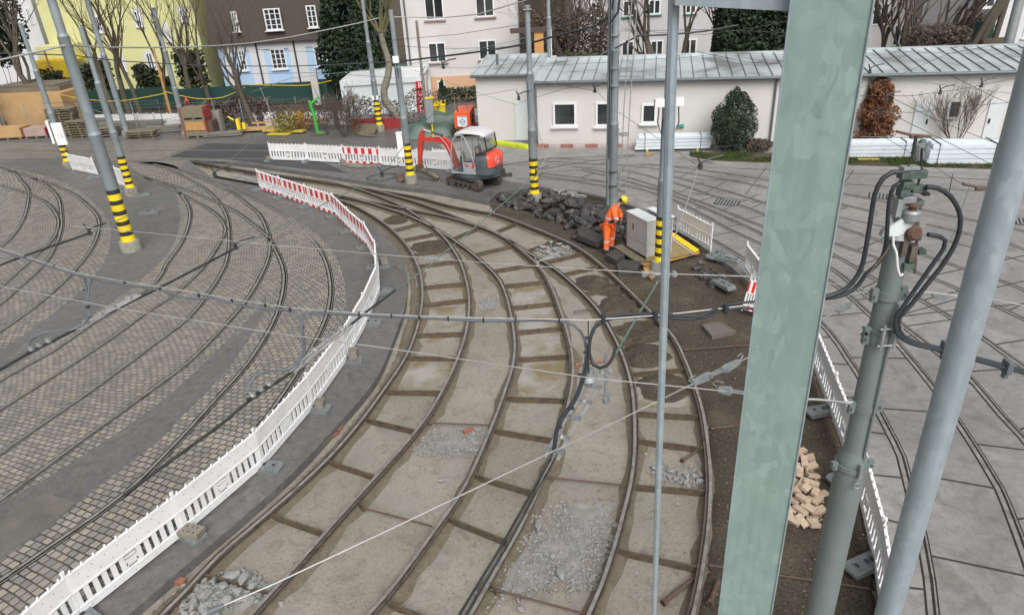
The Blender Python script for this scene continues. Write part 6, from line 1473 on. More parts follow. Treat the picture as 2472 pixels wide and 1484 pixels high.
gravelfield([(1180, 1484), (1200, 1390), (1245, 1320), (1290, 1250), (1380, 1200), (1460, 1195), (1500, 1215), (1488, 1290), (1462, 1350), (1440, 1420), (1400, 1440), (1330, 1430), (1250, 1450)], 5720, 1, 1.0, .02)
gravelfield([(985, 1090), (1005, 1060), (1060, 1030), (1130, 1025), (1180, 1035), (1170, 1080), (1150, 1110), (1080, 1110), (1010, 1110)], 2860, 2, 1.0, .02)
gravelfield([(1560, 1130), (1600, 1118), (1670, 1128), (1702, 1145), (1700, 1190), (1640, 1180), (1580, 1155)], 770, 3, 1.0, .02)
gravelfield([(400, 1484), (440, 1440), (500, 1400), (560, 1380), (620, 1395), (655, 1415), (600, 1484)], 2860, 4, 1.6, .05)
gravelfield([(1003, 612), (1060, 606), (1100, 615), (1098, 628), (1010, 640), (1003, 625)], 990, 5, 1.0, .02)
gravelfield([(1290, 604), (1330, 586), (1370, 590), (1392, 608), (1360, 622), (1310, 618)], 880, 6, 1.6, .05)
gravelfield([(1140, 725), (1165, 715), (1215, 722), (1222, 745), (1180, 752), (1150, 745)], 660, 7, 1.0, .02)
gravelfield([(545, 416), (590, 420), (640, 432), (640, 440), (560, 432)], 550, 8, 1.0, .02)
def lump(x, y, s, lab, k, z=PITZ, m=None, grp=None, nm='concrete_chunk'):
    o = bpy.data.objects.new(nm, (m or gre)[k % 8]); COL.objects.link(o); q = G(x, y, z); o.location = (q.x, q.y, z+s*.25); o.scale = (s, s*.9, s*.9); o.rotation_euler = (.2, .1, k*1.3); return tag(o, lab, 'stone', grp)
lump(1300, 1277, .26, 'largest pale concrete lump at the upper left of the nearest gravel field', 1)
lump(1487, 1271, .17, 'rounded concrete lump against the rail right of the gravel field', 2); lump(1436, 1280, .16, 'concrete lump in the upper middle of the near gravel field', 3)
lump(1357, 1390, .26, 'flat concrete lump in the lower part of the near gravel field', 4); lump(1335, 1345, .17, 'concrete lump in the middle of the near gravel field', 5)
lump(1252, 1450, .16, 'smooth pale stone near the lower edge right of the cables', 6); lump(1258, 1474, .16, 'second smooth pale stone at the lower edge', 7)
lump(1066, 1163, .17, 'single grey stone lying alone between two tracks', 0); lump(755, 1408, .09, 'small whitish stone on the track bed at lower left', 3)
for k, (x, y, s) in enumerate([(1580, 1133, .18), (1596, 1138, .16), (1620, 1140, .2), (1642, 1147, .2), (1658, 1150, .22), (1675, 1152, .18), (1690, 1147, .2), (1690, 1165, .18), (1630, 1160, .14), (1615, 1155, .13), (1655, 1168, .14)]): lump(x, y, s, 'pale concrete piece in the row of rubble on the right track', k, grp='rubble row on the right track')
for k, (x, y, s) in enumerate([(562, 1394, .3), (590, 1405, .28), (540, 1418, .22), (500, 1440, .26), (470, 1462, .22), (610, 1418, .2), (520, 1405, .2), (575, 1432, .22), (545, 1455, .25)]): lump(x, y, s, 'grey concrete piece in the pile at the lower left end of the pit', k, z=PITZ+.1, grp='concrete pile at lower left')
for k, (x, y, s) in enumerate([(1310, 600, .25), (1330, 590, .28), (1350, 593, .26), (1368, 600, .24), (1340, 605, .26), (1322, 612, .22), (1358, 613, .22)]): lump(x, y, s, 'pale rubble piece in the track cell before the black heap', k, z=PITZ+.08, grp='pale rubble in the track cell')
M('brick_red', (.28, .12, .075), .85, 0, .3, 8, .3)
o = None
def brick(x, y, rz, m, lab, z=PITZ, rx=0, grp=None, s=1.0, ry=0):
    b = MB(); b.bbox((0, 0, 0), (.25*s, .12*s, .065*s if m == 'brick_red' else .075*s), .006); o = b.build('brick', m, org=(0, 0, 0)); q = G(x, y, z); o.location = (q.x, q.y, z+.04); o.rotation_euler = (rx, ry, rz); return tag(o, lab, 'brick', grp)
brick(817, 1040, 1.3, 'brick_red', 'broken red brick beside the leftmost rail, upper'); brick(822, 1012, 1.2, 'brick_red', 'slim red brick on the pit edge near the wooden peg', s=.8); brick(430, 1405, -.3, 'brick_red', 'orange brick beside the rail at the lower left', s=1.1); brick(806, 1052, 1.0, 'brick_red', 'second broken red brick beside the leftmost rail, lower'); brick(1132, 1043, .4, 'brick_red', 'lone orange brick piece in the gravel between two tracks', s=.9)
# ---- pile of bricks
M('brick_pale', (.48, .38, .28), .85, 0, .25, 7, .3, dirt=(.40, .19, .11), dscale=7, damt=.6)
rnd = random.Random(12); pb_ = MB(); pb_.bbox((0, 0, 0), (.25, .125, .07), .008); pe = pb_.build('brick', 'brick_pale', org=(0, 0, 0)); first_b = True
BP = [(1935, 1090, 0, .3), (1958, 1108, 0, 1.4), (1920, 1105, .08, .1), (1930, 1135, 0, 1.2), (1940, 1125, .1, 1.3), (1956, 1128, 0, .2), (1962, 1150, 0, .1), (1925, 1150, .06, 1.4), (1915, 1170, 0, .6), (1935, 1178, .1, .9), (1955, 1185, .16, -.6), (1925, 1195, .12, .8), (1942, 1200, .2, .7), (1965, 1200, .1, .9), (1912, 1215, .05, -1.0), (1905, 1232, 0, -.6), (1935, 1222, .16, -1.1), (1955, 1218, .1, -1.0), (1970, 1215, .05, .6), (1930, 1240, .06, -1.2), (1950, 1238, .1, -1.0), (1975, 1235, 0, .2), (1960, 1255, .0, -.3), (1915, 1258, 0, -1.0), (1935, 1262, .02, -1.2), (1965, 1268, 0, .1), (1900, 1205, .02, 1.1), (1905, 1130, 0, 1.0), (1890, 1190, 0, .5), (1895, 1245, 0, .2), (1985, 1195, 0, .3)]
for k, (x, y, z, a) in enumerate(BP):
    if k == 0: o = pe
    else: o = pe.copy(); COL.objects.link(o)
    q = G(x, y, -.08); o.location = (q.x, q.y, -.05+z); o.rotation_euler = (rnd.uniform(-.35, .35), rnd.uniform(-.35, .35), a); o.scale = (rnd.choice([1, 1, .75, 1.05]),)+(rnd.uniform(.95, 1.1),)*2
    tag(o, 'pale mortared brick in the pile right of the big column', 'brick', 'bricks in the pile')
gravel([(1900, 1090), (1960, 1130), (1990, 1200), (1985, 1260), (1900, 1265), (1880, 1180)], 900, .01, .03, -.09, '', 9, .05, 'brick_crumbs', 'brick_pale')
# rods lying and tie rods
def rod(x0, y0, x1, y1, r, z, lab, m='rusty_iron', grp=None, name='iron_rod', cat='rod', z1=None):
    a0 = G(x0, y0, z); a1 = G(x1, y1, z if z1 is None else z1); b = MB(); b.cyl(a0, a1, r, n=8); b.cyl(a0, a0+(a1-a0).normalized()*.06, r*1.6, n=6); return tag(b.build(name, m, smooth=True), lab, cat, grp)
for x0, y0, x1, y1, lab in ((1036, 1020, 1192, 1026, 'thin iron tie rod between left and middle tracks, upper'), (874, 1225, 1042, 1269, 'thin iron tie rod between left and middle tracks, lower, wire wrapped'), (1326, 1152, 1512, 1171, 'thin iron tie rod between middle and right tracks, middle'), (1185, 1420, 1425, 1484, 'thin iron tie rod crossing the lower end of the near gravel field'), (1385, 752, 1440, 744, 'thin iron tie rod left of the sheathed wire crossing'), (1652, 844, 1815, 832, 'rusty iron rod stretching from the outer rail to the big column'), (1716, 1034, 1790, 1026, 'iron rod right of the outer rail, middle height'), (1712, 1363, 2100, 1420, 'long rusty rod from the outer rail to the right barriers')):
    rod(x0, y0, x1, y1, .018, -.07, lab)
rod(1600, 1455, 1672, 1398, .04, -.12, 'long iron bar lying slanted near the lower edge'); rod(1540, 1484, 1640, 1425, .03, -.13, 'thin end of the slanted iron bar at the lower edge') if False else None
rod(1646, 1112, 1690, 1082, .03, -.13, 'short rusty bolt on the bed of the right track'); rod(1713, 1458, 1735, 1400, .04, -.06, 'short rusty bolt standing near the lower right of the pit')
rod(1388, 880, 1480, 868, .03, -.14, 'reddish timber strip between middle and right tracks', 'brick_red', name='timber_strip', cat='strip')
rod(842, 900, 850, 926, .02, .03, 'pale wooden peg lying on the asphalt by the pit', 'sandy_soil', name='wooden_peg', cat='peg')
rod(1582, 1142+0-2, 1660, 1138, .02, .0, '') if False else None
b = MB(); b.box(G(1706, 1033, -.05)+Vector((0, 0, 0)), (.02, .12, .14)); tag(b.build('pale_plate', 'curb_stone'), 'small pale plate fixed on the outer rail', 'plate')
for x, y, lab in ((872, 1222, 'upright plate on the rail left of the wire wrapped rod'), (1190, 1420, 'upright plate on the rail at the lower gravel field')):
    b = MB(); b.box(G(x, y, -.06), (.02, .16, .15), rz=.7); tag(b.build('rail_plate', 'tie_steel'), lab, 'plate')
# coil of hose and muddy bits near the far pole
q = G(922, 428); b = MB(); b.tube([q+Vector((math.cos(a*.5)*(.7+.05*math.sin(a)), math.sin(a*.5)*(.55)+0, .03+.01*math.sin(a*2))) for a in range(26)], .022, 6); tag(b.build('cable_coil', 'copper_green'), 'green cable coiled on the asphalt before the far striped barrier', 'cable coil')
for k, (x, y) in enumerate([(962, 437), (976, 435), (970, 440)]):
    o = bpy.data.objects.new('rusty_lump', chunk_mesh(80+k, (1, .8, .9), nm='rusty_lump', m='rusty_iron')); COL.objects.link(o); p_ = G(x, y); o.location = (p_.x, p_.y, .16); o.scale = (.35, .35, .35); tag(o, 'rusty iron lump left of the pole footing by the excavator', 'scrap', 'rusty scrap')
for k, (x, y) in enumerate([(850, 397), (868, 400), (890, 400), (905, 399)]):
    b = MB(); b.bbox((0, 0, .06), (1.0, .25, .12), .05); o = b.build('sandbag', 'block_concrete', org=(0, 0, 0)); p_ = G(x, y+3); o.location = (p_.x, p_.y, 0); o.rotation_euler = (0, 0, -.3+k*.2); tag(o, ['leftmost', 'second', 'third', 'rightmost'][k]+' muddy sack lying before the far striped barrier', 'sack')
p_ = G(1213, 425); b = MB(); b.bbox(p_+Vector((0, 0, .04)), (.9, .4, .08), .03); b.bbox(p_+Vector((0, 0, .2)), (.3, .3, .26), .06); tag(b.build('weight_foot', 'paver_dark'), 'dark plate with a lump on it right of the excavator', 'plate')
# drain grates
for x0, y0, x1, y1, lab in ((1735, 484, 1775, 494, 'square drain grate in the slabs left of the big column'), (2115, 470, 2140, 478, 'small drain grate in the slabs beside the mast top'), (2440, 528, 2472, 540, 'drain grate at the right edge of the slabs')):
    c = G((x0+x1)/2, (y0+y1)/2); b = MB(); b.box(c+Vector((0, 0, .006)), (.9, .7, .012), rz=-.5, mi=1)
    for i in range(7): b.box(c+Matrix.Rotation(-.5, 3, 'Z') @ Vector((-.36+i*.12, 0, .014)), (.06, .62, .01), rz=-.5)
    tag(b.build('drain_grate', ['cast_grey', 'joint_tar']), lab, 'drain')
for x, y, m, lab in ((1790, 905, 'frame_white', ''),):
    pass
b = MB(); q = G(553, 1304, 0); b.tube([q+Vector((0, 0, -.1)), q+Vector((.06, .03, -.06)), q+Vector((.1, .0, -.1))], .025, 5); tag(b.build('paper_scrap', 'frame_white'), 'crumpled white scrap beside the rail at lower left', 'scrap')
# ---------------------------------------------------------------- workman
M('hivis_orange', (.95, .16, .03), .6, 0, .08, 5, .1, fine=20)
M('navy_cloth', (.025, .03, .06), .8, 0, .2, 8)
M('reflective_tape', (.62, .62, .62), .35, .2, .05, 8, 0)
M('skin', (.42, .22, .15), .55, 0, .05, 8, 0); M('helmet_yellow', (.80, .62, .02), .3, 0, .03, 5, 0); M('hair_brown', (.04, .025, .018), .8); M('glove_grey', (.2, .21, .2), .8); M('shoe_dark', (.03, .03, .035), .7)
WO = G(1466, 604); WO.z = -.09
t = thing('person', 'workman in orange high visibility suit and yellow helmet leaning on a bar', 'person', WO)
def skinobj(name, verts, edges, radii, mats, parent, lvl=2, matfn=None, root=0):
    me = bpy.data.meshes.new(name); me.from_pydata([Vector(v_) for v_ in verts], edges, []); o = bpy.data.objects.new(name, me); COL.objects.link(o)
    bm = bmesh.new(); bm.from_mesh(me); ly = bm.verts.layers.skin.verify(); bm.verts.ensure_lookup_table()
    for i, v_ in enumerate(bm.verts): r_ = radii[i]; v_[ly].radius = r_ if isinstance(r_, tuple) else (r_, r_); v_[ly].use_root = (i == root)
    bm.to_mesh(me); bm.free()
    o.modifiers.new('s', 'SKIN'); sb = o.modifiers.new('d', 'SUBSURF'); sb.levels = lvl; sb.render_levels = lvl
    dg = bpy.context.evaluated_depsgraph_get(); dg.update(); nm = bpy.data.meshes.new_from_object(o.evaluated_get(dg)); bpy.data.objects.remove(o)
    nm.materials.clear()
    for q_ in mats: nm.materials.append(MATS[q_])
    if matfn:
        for f in nm.polygons: f.material_index = matfn(f.center)
    nm.polygons.foreach_set('use_smooth', [True]*len(nm.polygons)); o = bpy.data.objects.new(name, nm); COL.objects.link(o); o.parent = parent; return o
# joints, local metres: x to the right of the picture, y away, z up
J = dict(pel=(.05, .12, .93), hipL=(.0, .04, .88), kneeL=(-.02, .0, .5), ankL=(-.04, -.02, .10), toeL=(.10, -.06, .05),
         hipR=(.12, .2, .88), kneeR=(.20, .24, .52), ankR=(.16, .30, .10), toeR=(.31, .27, .05), belly=(.07, .12, 1.08), chest=(.19, .11, 1.36), neck=(.34, .10, 1.54), head=(.42, .10, 1.62),
         shL=(.17, -.08, 1.44), elL=(.24, -.18, 1.14), haL=(.40, -.04, .97), shR=(.30, .28, 1.42), elR=(.44, .32, 1.16), haR=(.47, .10, .98))
# trousers (one surface) and jacket (one surface) over one continuous body
bv = ['pel', 'hipL', 'kneeL', 'ankL', 'toeL', 'hipR', 'kneeR', 'ankR', 'toeR', 'belly', 'chest', 'neck', 'head', 'shL', 'elL', 'haL', 'shR', 'elR', 'haR']
be = [('pel', 'hipL'), ('hipL', 'kneeL'), ('kneeL', 'ankL'), ('ankL', 'toeL'), ('pel', 'hipR'), ('hipR', 'kneeR'), ('kneeR', 'ankR'), ('ankR', 'toeR'), ('pel', 'belly'), ('belly', 'chest'), ('chest', 'neck'), ('neck', 'head'), ('chest', 'shL'), ('shL', 'elL'), ('elL', 'haL'), ('chest', 'shR'), ('shR', 'elR'), ('elR', 'haR')]
br = dict(pel=(.13, .12), hipL=.09, kneeL=.062, ankL=.042, toeL=.035, hipR=.09, kneeR=.062, ankR=.042, toeR=.035, belly=(.13, .11), chest=(.15, .12), neck=.058, head=.06, shL=.065, elL=.045, haL=.03, shR=.065, elR=.045, haR=.03)
skinobj('body', [J[k] for k in bv], [(bv.index(a_), bv.index(c_)) for a_, c_ in be], [br[k] for k in bv], ['skin'], t)
L_ = lambda a_, c_, f: tuple(Vector(J[a_]).lerp(Vector(J[c_]), f))
tv = [J['pel'], J['hipL'], L_('hipL', 'kneeL', .5), J['kneeL'], L_('kneeL', 'ankL', .5), (J['ankL'][0], J['ankL'][1], .09), J['hipR'], L_('hipR', 'kneeR', .5), J['kneeR'], L_('kneeR', 'ankR', .5), (J['ankR'][0], J['ankR'][1], .09)]
def trm(c):
    z = c.z
    return 1 if (.36 < z < .43 or .12 < z < .17) else 0
tr_ = skinobj('trousers', tv, [(0, 1), (1, 2), (2, 3), (3, 4), (4, 5), (0, 6), (6, 7), (7, 8), (8, 9), (9, 10)], [(.185, .165), .135, .12, .105, .095, .1, .135, .12, .105, .095, .1], ['hivis_orange', 'reflective_tape'], t, 3, trm)
WORLD[tr_.name] = WO
jv = [J['pel'], J['belly'], J['chest'], tuple(Vector(J['chest']).lerp(Vector(J['neck']), .6)), J['shL'], L_('shL', 'elL', .5), J['elL'], L_('elL', 'haL', .75), J['shR'], L_('shR', 'elR', .5), J['elR'], L_('elR', 'haR', .75)]
def jm(c):
    x, y, z = c
    if .93 < z < 1.09 and x > .0: return 2
    if .90 < z+.25*x-.03 < .95: return 1
    if 1.13 < z+.35*x < 1.19 and x < .28: return 1
    if z < 1.10 and x > .06 and y < .1: return 2
    if y < -.12 and 1.18 < z < 1.24: return 1
    if y < -.1 and z < 1.14 and x > .2: return 2
    return 0
skinobj('jacket', jv, [(0, 1), (1, 2), (2, 3), (2, 4), (4, 5), (5, 6), (6, 7), (2, 8), (8, 9), (9, 10), (10, 11)], [(.175, .16), (.195, .17), (.215, .185), (.11, .11), .11, .1, .088, .068, .11, .1, .088, .068], ['hivis_orange', 'reflective_tape', 'navy_cloth'], t, 3, jm)
hd = Vector((.475, .10, 1.66)); fx = Vector((.62, -.05, -.78)).normalized(); upv = Vector((.78, -.06, .62)).normalized(); lt = upv.cross(fx)
Hm = Matrix((fx, lt, upv)).transposed().to_4x4(); Hm.translation = hd+WO
def sph(b, c, r, Mx, mi=0, n=14, k=8):
    prof = [(max(.001, math.sin(math.pi*i/k)), -math.cos(math.pi*i/k)) for i in range(k+1)]; q_ = MB(); q_.lathe(prof, (0, 0, 0), n)
    b.add([Mx @ Vector((c[0]+p_[0]*r[0], c[1]+p_[1]*r[1], c[2]+p_[2]*r[2])) for p_ in q_.v], q_.f, mi)
b = MB(); sph(b, (0, 0, 0), (.095, .078, .12), Hm); sph(b, (.095, 0, -.015), (.022, .014, .025), Hm); sph(b, (-.0, .08, -.01), (.02, .012, .03), Hm); sph(b, (0, -.08, -.01), (.02, .012, .03), Hm); sph(b, (.07, 0, -.085), (.03, .03, .025), Hm)
for s in (-1, 1): sph(b, (.084, s*.032, .015), (.012, .014, .009), Hm, 1)
b.add([Hm @ Vector(p_) for p_ in ((.094, -.025, -.06), (.098, 0, -.056), (.094, .025, -.06), (.096, 0, -.066))], [(0, 1, 2, 3)], 2)
o = b.build('head', ['skin', 'shoe_dark', 'brick_red'], t, smooth=True); WORLD[o.name] = WO
b = MB(); sph(b, (-.02, 0, .0), (.1, .087, .105), Hm); b.build('hair', 'hair_brown', t, smooth=True)
b = MB(); q_ = MB(); q_.lathe([(.128, .02), (.13, .035), (.125, .07), (.11, .115), (.075, .15), (.03, .165), (.001, .168)], (0, 0, 0), 20); b.add([Hm @ Vector((p_[0]-.005, p_[1]*.9, p_[2])) for p_ in q_.v], q_.f)
b.add([Hm @ Vector(p_) for p_ in ((.1, -.08, .03), (.175, -.05, .02), (.185, 0, .022), (.175, .05, .02), (.1, .08, .03), (.11, 0, .05))], [(0, 1, 5), (1, 2, 5), (2, 3, 5), (3, 4, 5)]); b.build('helmet', 'helmet_yellow', t, smooth=True)
# gloved hands: palm, four fingers and thumb closed round the bar
bar0 = Vector((.36, -.06, 1.12)); bar1 = Vector((.74, .12, .10)); bd = (bar1-bar0).normalized()
def hand(at, side):
    b = MB(); c = bar0+bd*at+WO; ox = bd.orthogonal().normalized(); oy = bd.cross(ox); ox = Vector((-1, 0, 0))*1.0; ox = (ox-bd*ox.dot(bd)).normalized(); oy = bd.cross(ox)
    q_ = MB(); q_.bbox((0, 0, 0), (.035, .075, .09), .014); R3 = Matrix((ox, oy, bd)).transposed(); b.add([c+ox*.045+R3 @ Vector(p_) for p_ in q_.v], q_.f)
    for k in range(4):
        z = bd*(-.034+.022*k); r_ = .0105-.0008*abs(k-1.5); rr_ = .03-(.002 if k == 3 else 0)
        P_ = [c+z+ox*rr_*math.cos(a)+oy*side*rr_*math.sin(a) for a in (.5, 1.2, 2.0, 2.8, 3.5)]; b.tube(P_, [r_*1.1, r_*1.1, r_, r_*.95, r_*.8], 7)
    P_ = [c-bd*.03+ox*.05-oy*side*.02, c-bd*.04+ox*.02-oy*side*.035, c-bd*.03-ox*.012-oy*side*.03]; b.tube(P_, [.014, .013, .01], 7)
    return b
b = hand(.14, 1); o = b.build('hand', 'glove_grey', t, smooth=True); b = hand(.30, -1); b.build('hand', 'glove_grey', t, smooth=True)
b = MB()
for a_, z_ in (('ankL', 'toeL'), ('ankR', 'toeR')):
    p_ = Vector(J[a_])+WO; q_ = Vector(J[z_])+WO; d_ = (q_-p_); d_.z = 0; d_.normalize(); M_ = frame((p_.x, p_.y, WO.z), d_); k = MB(); k.bbox((.06, 0, .05), (.30, .11, .1), .035); k.bbox((-.02, 0, .11), (.12, .11, .12), .04); xf(k, M_).build('shoe', 'shoe_dark', t, smooth=True)
t.scale = (1.06, 1.06, 1.06)
b = MB(); b.cyl(WO+bar0-bd*.12, WO+bar1, .017, n=8); b.bbox(WO+bar1+Vector((0, 0, .02)), (.08, .05, .12), .01); tag(b.build('crowbar', 'rusty_iron'), 'long dark iron bar held by the workman in orange', 'bar')

def pebbles(poly, n, z, seed, s0=.006, s1=.03, m='block_concrete'):
    rnd = random.Random(seed); P = [(p.x, p.y) for p in poly]; xs = [p[0] for p in P]; ys = [p[1] for p in P]; b = MB(); k = 0
    while k < n:
        x = rnd.uniform(min(xs), max(xs)); y = rnd.uniform(min(ys), max(ys))
        if not inpoly(x, y, P) or noise.noise(Vector((x*.8, y*.8, seed))) < rnd.uniform(-.6, .3): k += .05; continue
        s = s0+(s1-s0)*rnd.random()**4; c = Vector((x, y, z+s*.3)); rt = Matrix.Rotation(rnd.uniform(0, 6.28), 3, 'Z')
        b.add([c+rt @ Vector((a_*s*rnd.uniform(.6, 1.3), b_*s*rnd.uniform(.6, 1.3), c_*s)) for a_, b_, c_ in ((1, .1, 0), (-.9, .3, .1), (.2, .9, -.1), (-.1, -1, .1), (.1, .1, .75))], [(0, 2, 4), (2, 1, 4), (1, 3, 4), (3, 0, 4)]); k += 1
    tag(b.build('grit', m, fixn=False), kind='stuff')
pebbles(rightzone, 4200, -.10, 21, .006, .035, 'sandy_soil')
pebbles(pit, 5200, PITZ, 22, .005, .022, 'dust_grey')
pebbles(gp([(309, 1484), (664, 1180), (791, 1051), (899, 927), (937, 853), (977, 744), (982, 691), (940, 691), (900, 800), (830, 920), (700, 1060), (460, 1290), (230, 1484)]), 900, 0, 23, .004, .014, 'sandy_soil')
# ---------------------------------------------------------------- grey mast close in front with its disconnector
GY = 5.8
def gw(x, y, Y=GY): return W(x, y, Y)
base = gw(2115, 852); ax_top = gw(2163, 565)
MX = (gw(2154, 651).x+gw(1978, 1484).x)/2
t = thing('mast', 'grey steel mast with switchgear on top and collars, right of the big column', 'mast', (MX, GY, -.1))
s_ = lambda y: scale_at(gw(2100, y))
zc_ = gw(2060, 1090).z; r1 = 26.5/s_(850); r2 = 33/s_(1250)
cpt = Vector((MX, GY, 0)); ztop = gw(2163, 568).z
b = MB(); b.lathe([(r2, -.1), (r2, zc_-.12), (r2*.97, zc_-.06), (r1*1.04, zc_+.02), (r1, zc_+.06), (r1*.93, ztop)], cpt, 28); b.build('shaft', 'mast_grey', t, smooth=True)
b = MB(); b.lathe([(r1*1.0, ztop-.01), (r1*1.35, ztop+.0), (r1*1.2, ztop+.05), (.02, ztop+.09)], cpt+Vector((-.03, 0, 0)), 20); b.build('cap', 'cast_grey', t, smooth=True)
b = MB(); b.cyl((MX+.05, GY-r1-.012, gw(2100, 1120).z), (MX+.05, GY-r1-.012, gw(2150, 720).z), .013, n=8); b.build('conduit', 'mast_grey', t)
def collar(y, lab, h=.09, k=1.0):
    z = gw(2100, y).z; b = MB(); rr_ = (r1 if z > zc_ else r2)*1.08*k; b.lathe([(rr_, z), (rr_, z+h)], cpt, 24)
    for s in (-1, 1): b.box(cpt+Vector((s*(rr_+.02), -.02, z+h/2)), (.06, .05, h*1.5)); b.cyl(cpt+Vector((s*(rr_+.03), -.08, z+h/2)), cpt+Vector((s*(rr_+.03), .05, z+h/2)), .012, n=6)
    o = b.build('collar', 'mast_grey', t); return z
zA = collar(720, ''); zB = collar(820, ''); zB2 = collar(800, '', .05, .98); zC = collar(985, ''); zD = collar(1120, '', .06, 1.03)
b = MB()
for s in (-.05, .07): b.cyl(cpt+Vector((s, -r1-.05, zB-.02)), cpt+Vector((s, -r1-.05, zB+.24)), .016, n=8)
for dz in (.02, .2): b.cyl(cpt+Vector((-.09, -r1-.05, zB+dz)), cpt+Vector((.12, -r1-.05, zB+dz)), .008, n=6)
b.build('turnbuckle', 'cast_grey', t)
b = MB(); b.cyl(cpt+Vector((.0, -r2-.04, zD-.02)), cpt+Vector((.0, -r2-.04, zD+.16)), .02, n=8)
b.tube([cpt+Vector((-.01+.035*math.cos(a), -r2-.05, zD-.1+.035*math.sin(a))) for a in [i*.45 for i in range(15)]], .008, 6); b.build('hook_ring', 'cast_grey', t)
sw = thing('disconnector', 'brown and green overhead line disconnector with thick black cables on the mast', 'switch gear', (MX+.02, GY-.05, ztop))
def gq(x, y, dy=-.1): return W(x, y, GY+dy)
def at(x, y, dy=-.1): return W(x, y, GY+dy)
b = MB(); b.lathe([(.03, 0), (.05, .01), (.055, .025), (.03, .04), (.035, .07), (.068, .078), (.065, .092), (.03, .105), (.035, .14), (.025, .15)], at(2200, 515), 18); b.build('insulator', 'insulator_brown', sw, smooth=True)
b = MB(); b.lathe([(.05, 0), (.075, .02), (.08, .09), (.06, .11)], at(2196, 535), 18); b.build('bell', 'cast_grey', sw, smooth=True)
b = MB(); c = at(2205, 562, -.14); prof = [(.02, -.05), (.055, -.04), (.068, -.02), (.04, 0), (.068, .025), (.045, .05)]; q = Matrix.Rotation(R(80), 3, 'X'); b.lathe(prof, c, 18, axis=q); b.build('insulator', 'insulator_brown', sw, smooth=True)
for x, y, dx, dz, m, nm in ((2202, 420, .22, .07, 'copper_green', 'bus_bar'), (2188, 446, .10, .07, 'copper_green', 'clamp_block'), (2180, 462, .08, .09, 'copper_green', 'clamp_block'), (2214, 455, .12, .06, 'copper_green', 'clamp_block'), (2190, 480, .12, .06, 'cast_grey', 'bracket'), (2212, 488, .09, .05, 'copper_green', 'clamp_block'),
                          (2196, 405, .14, .03, 'cast_grey', 'bracket'), (2228, 452, .05, .03, 'stripe_black', 'bolt'), (2232, 466, .05, .03, 'stripe_black', 'bolt'), (2166, 500, .05, .16, 'cast_grey', 'arm'), (2180, 590, .05, .2, 'muddy_steel', 'arm'), (2200, 610, .06, .16, 'muddy_steel', 'arm'), (2190, 640, .1, .06, 'copper_green', 'clamp_block'), (2222, 605, .07, .04, 'copper_green', 'bolt'), (2212, 570, .05, .06, 'copper_green', 'clamp_block')):
    b = MB(); b.bbox(at(x, y, -.1), (dx, .09, dz), .008); b.build(nm, m, sw)
b = MB(); b.cyl(at(2212, 328), at(2203, 372), .014, n=8); b.cyl(at(2203, 372), at(2192, 405), .008, n=6); b.cyl(at(2226, 358), at(2222, 425), .012, n=8); b.cyl(at(2222, 425), at(2214, 450), .01, n=6); b.build('horn', 'wire_dark', sw)
b = MB(); b.lathe([(.02, 0), (.035, .01), (.03, .06), (.045, .1), (.03, .15), (.02, .17)], at(2218, 385, .0), 12); b.build('post_insulator', 'copper_green', sw)
b = MB(); b.cyl(at(2218, 345, 0), at(2218, 385, 0), .05, .04, n=14); b.build('pin', 'cast_grey', sw)
b = MB(); b.cyl(at(2223, 500), at(2210, 545), .01, n=6); b.cyl(at(2218, 505), at(2208, 660), .012, n=6); b.cyl(at(2160, 480, .0), at(2166, 560, .0), .02, n=8); b.build('linkage', 'muddy_steel', sw)
b = MB(); c = gw(2152, 545); b.extr([(-.13, -.05), (.14, -.06), (.16, .0), (.02, .1), (-.1, .02)], c+Vector((0, -.12, 0)), (1, 0, 0), (0, 0, 1), (0, .03, 0)); b.build('rain_shield', 'container_white', sw)
b = MB(); b.cyl(gw(2160, 520), gw(2170, 545), .03, n=10); b.build('arm', 'cast_grey', sw)
def cable(pts, r, m, lab, name='cable', cat='cable', n=8, grp=None, step=.05):
    b = MB(); P = smoothpath([Vector(p) for p in pts], step); b.tube(P, r, n); return tag(b.build(name, m, smooth=True, auto=80, fixn=False), lab, cat, grp)
A_ = lambda L, dy: [W(x, y, GY+dy) for x, y in L]
cable(A_([(2178, 416), (2155, 415), (2130, 432), (2112, 470), (2100, 540), (2090, 600), (2078, 650), (2050, 690), (2020, 708), (1995, 716), (1900, 722), (1844, 726)], -.16), .021, 'black_rubber', 'outer thick black cable bowing left from the mast switchgear')
cable(A_([(2172, 442), (2158, 450), (2148, 480), (2143, 530), (2140, 580), (2130, 620), (2110, 645), (2090, 662), (2070, 690), (2040, 710), (1995, 720), (1900, 728), (1844, 733)], -.13), .019, 'black_rubber', 'inner thick black cable dropping left of the mast switchgear')
cable(A_([(2236, 451), (2265, 455), (2295, 475), (2315, 510), (2318, 545), (2305, 590), (2275, 640), (2235, 690), (2200, 735), (2172, 765), (2170, 790), (2180, 810), (2215, 828), (2260, 838), (2300, 848), (2380, 870), (2472, 894), (2560, 915)], -.18), .021, 'black_rubber', 'thick black cable looping right of the mast and off to the right edge')
cable(A_([(2240, 566), (2268, 570), (2282, 580), (2278, 600), (2250, 640), (2215, 690), (2180, 740), (2163, 765), (2162, 790), (2175, 815), (2210, 832), (2260, 843), (2300, 853), (2380, 876), (2472, 900), (2560, 922)], -.2), .019, 'black_rubber', 'second thick black cable right of the mast joining the outer loop')
cable(A_([(2156, 568), (2150, 590), (2130, 620), (2110, 645), (2092, 668)], -.2), .008, 'sandy_soil', 'thin pale cord hanging left on the mast head', 'cord', 'cord')
cable(A_([(2156, 568), (2156, 590), (2164, 610), (2166, 640), (2172, 665), (2180, 662)], -.22), .012, 'frame_white', 'white cord hanging down on the mast head', 'cord', 'cord')
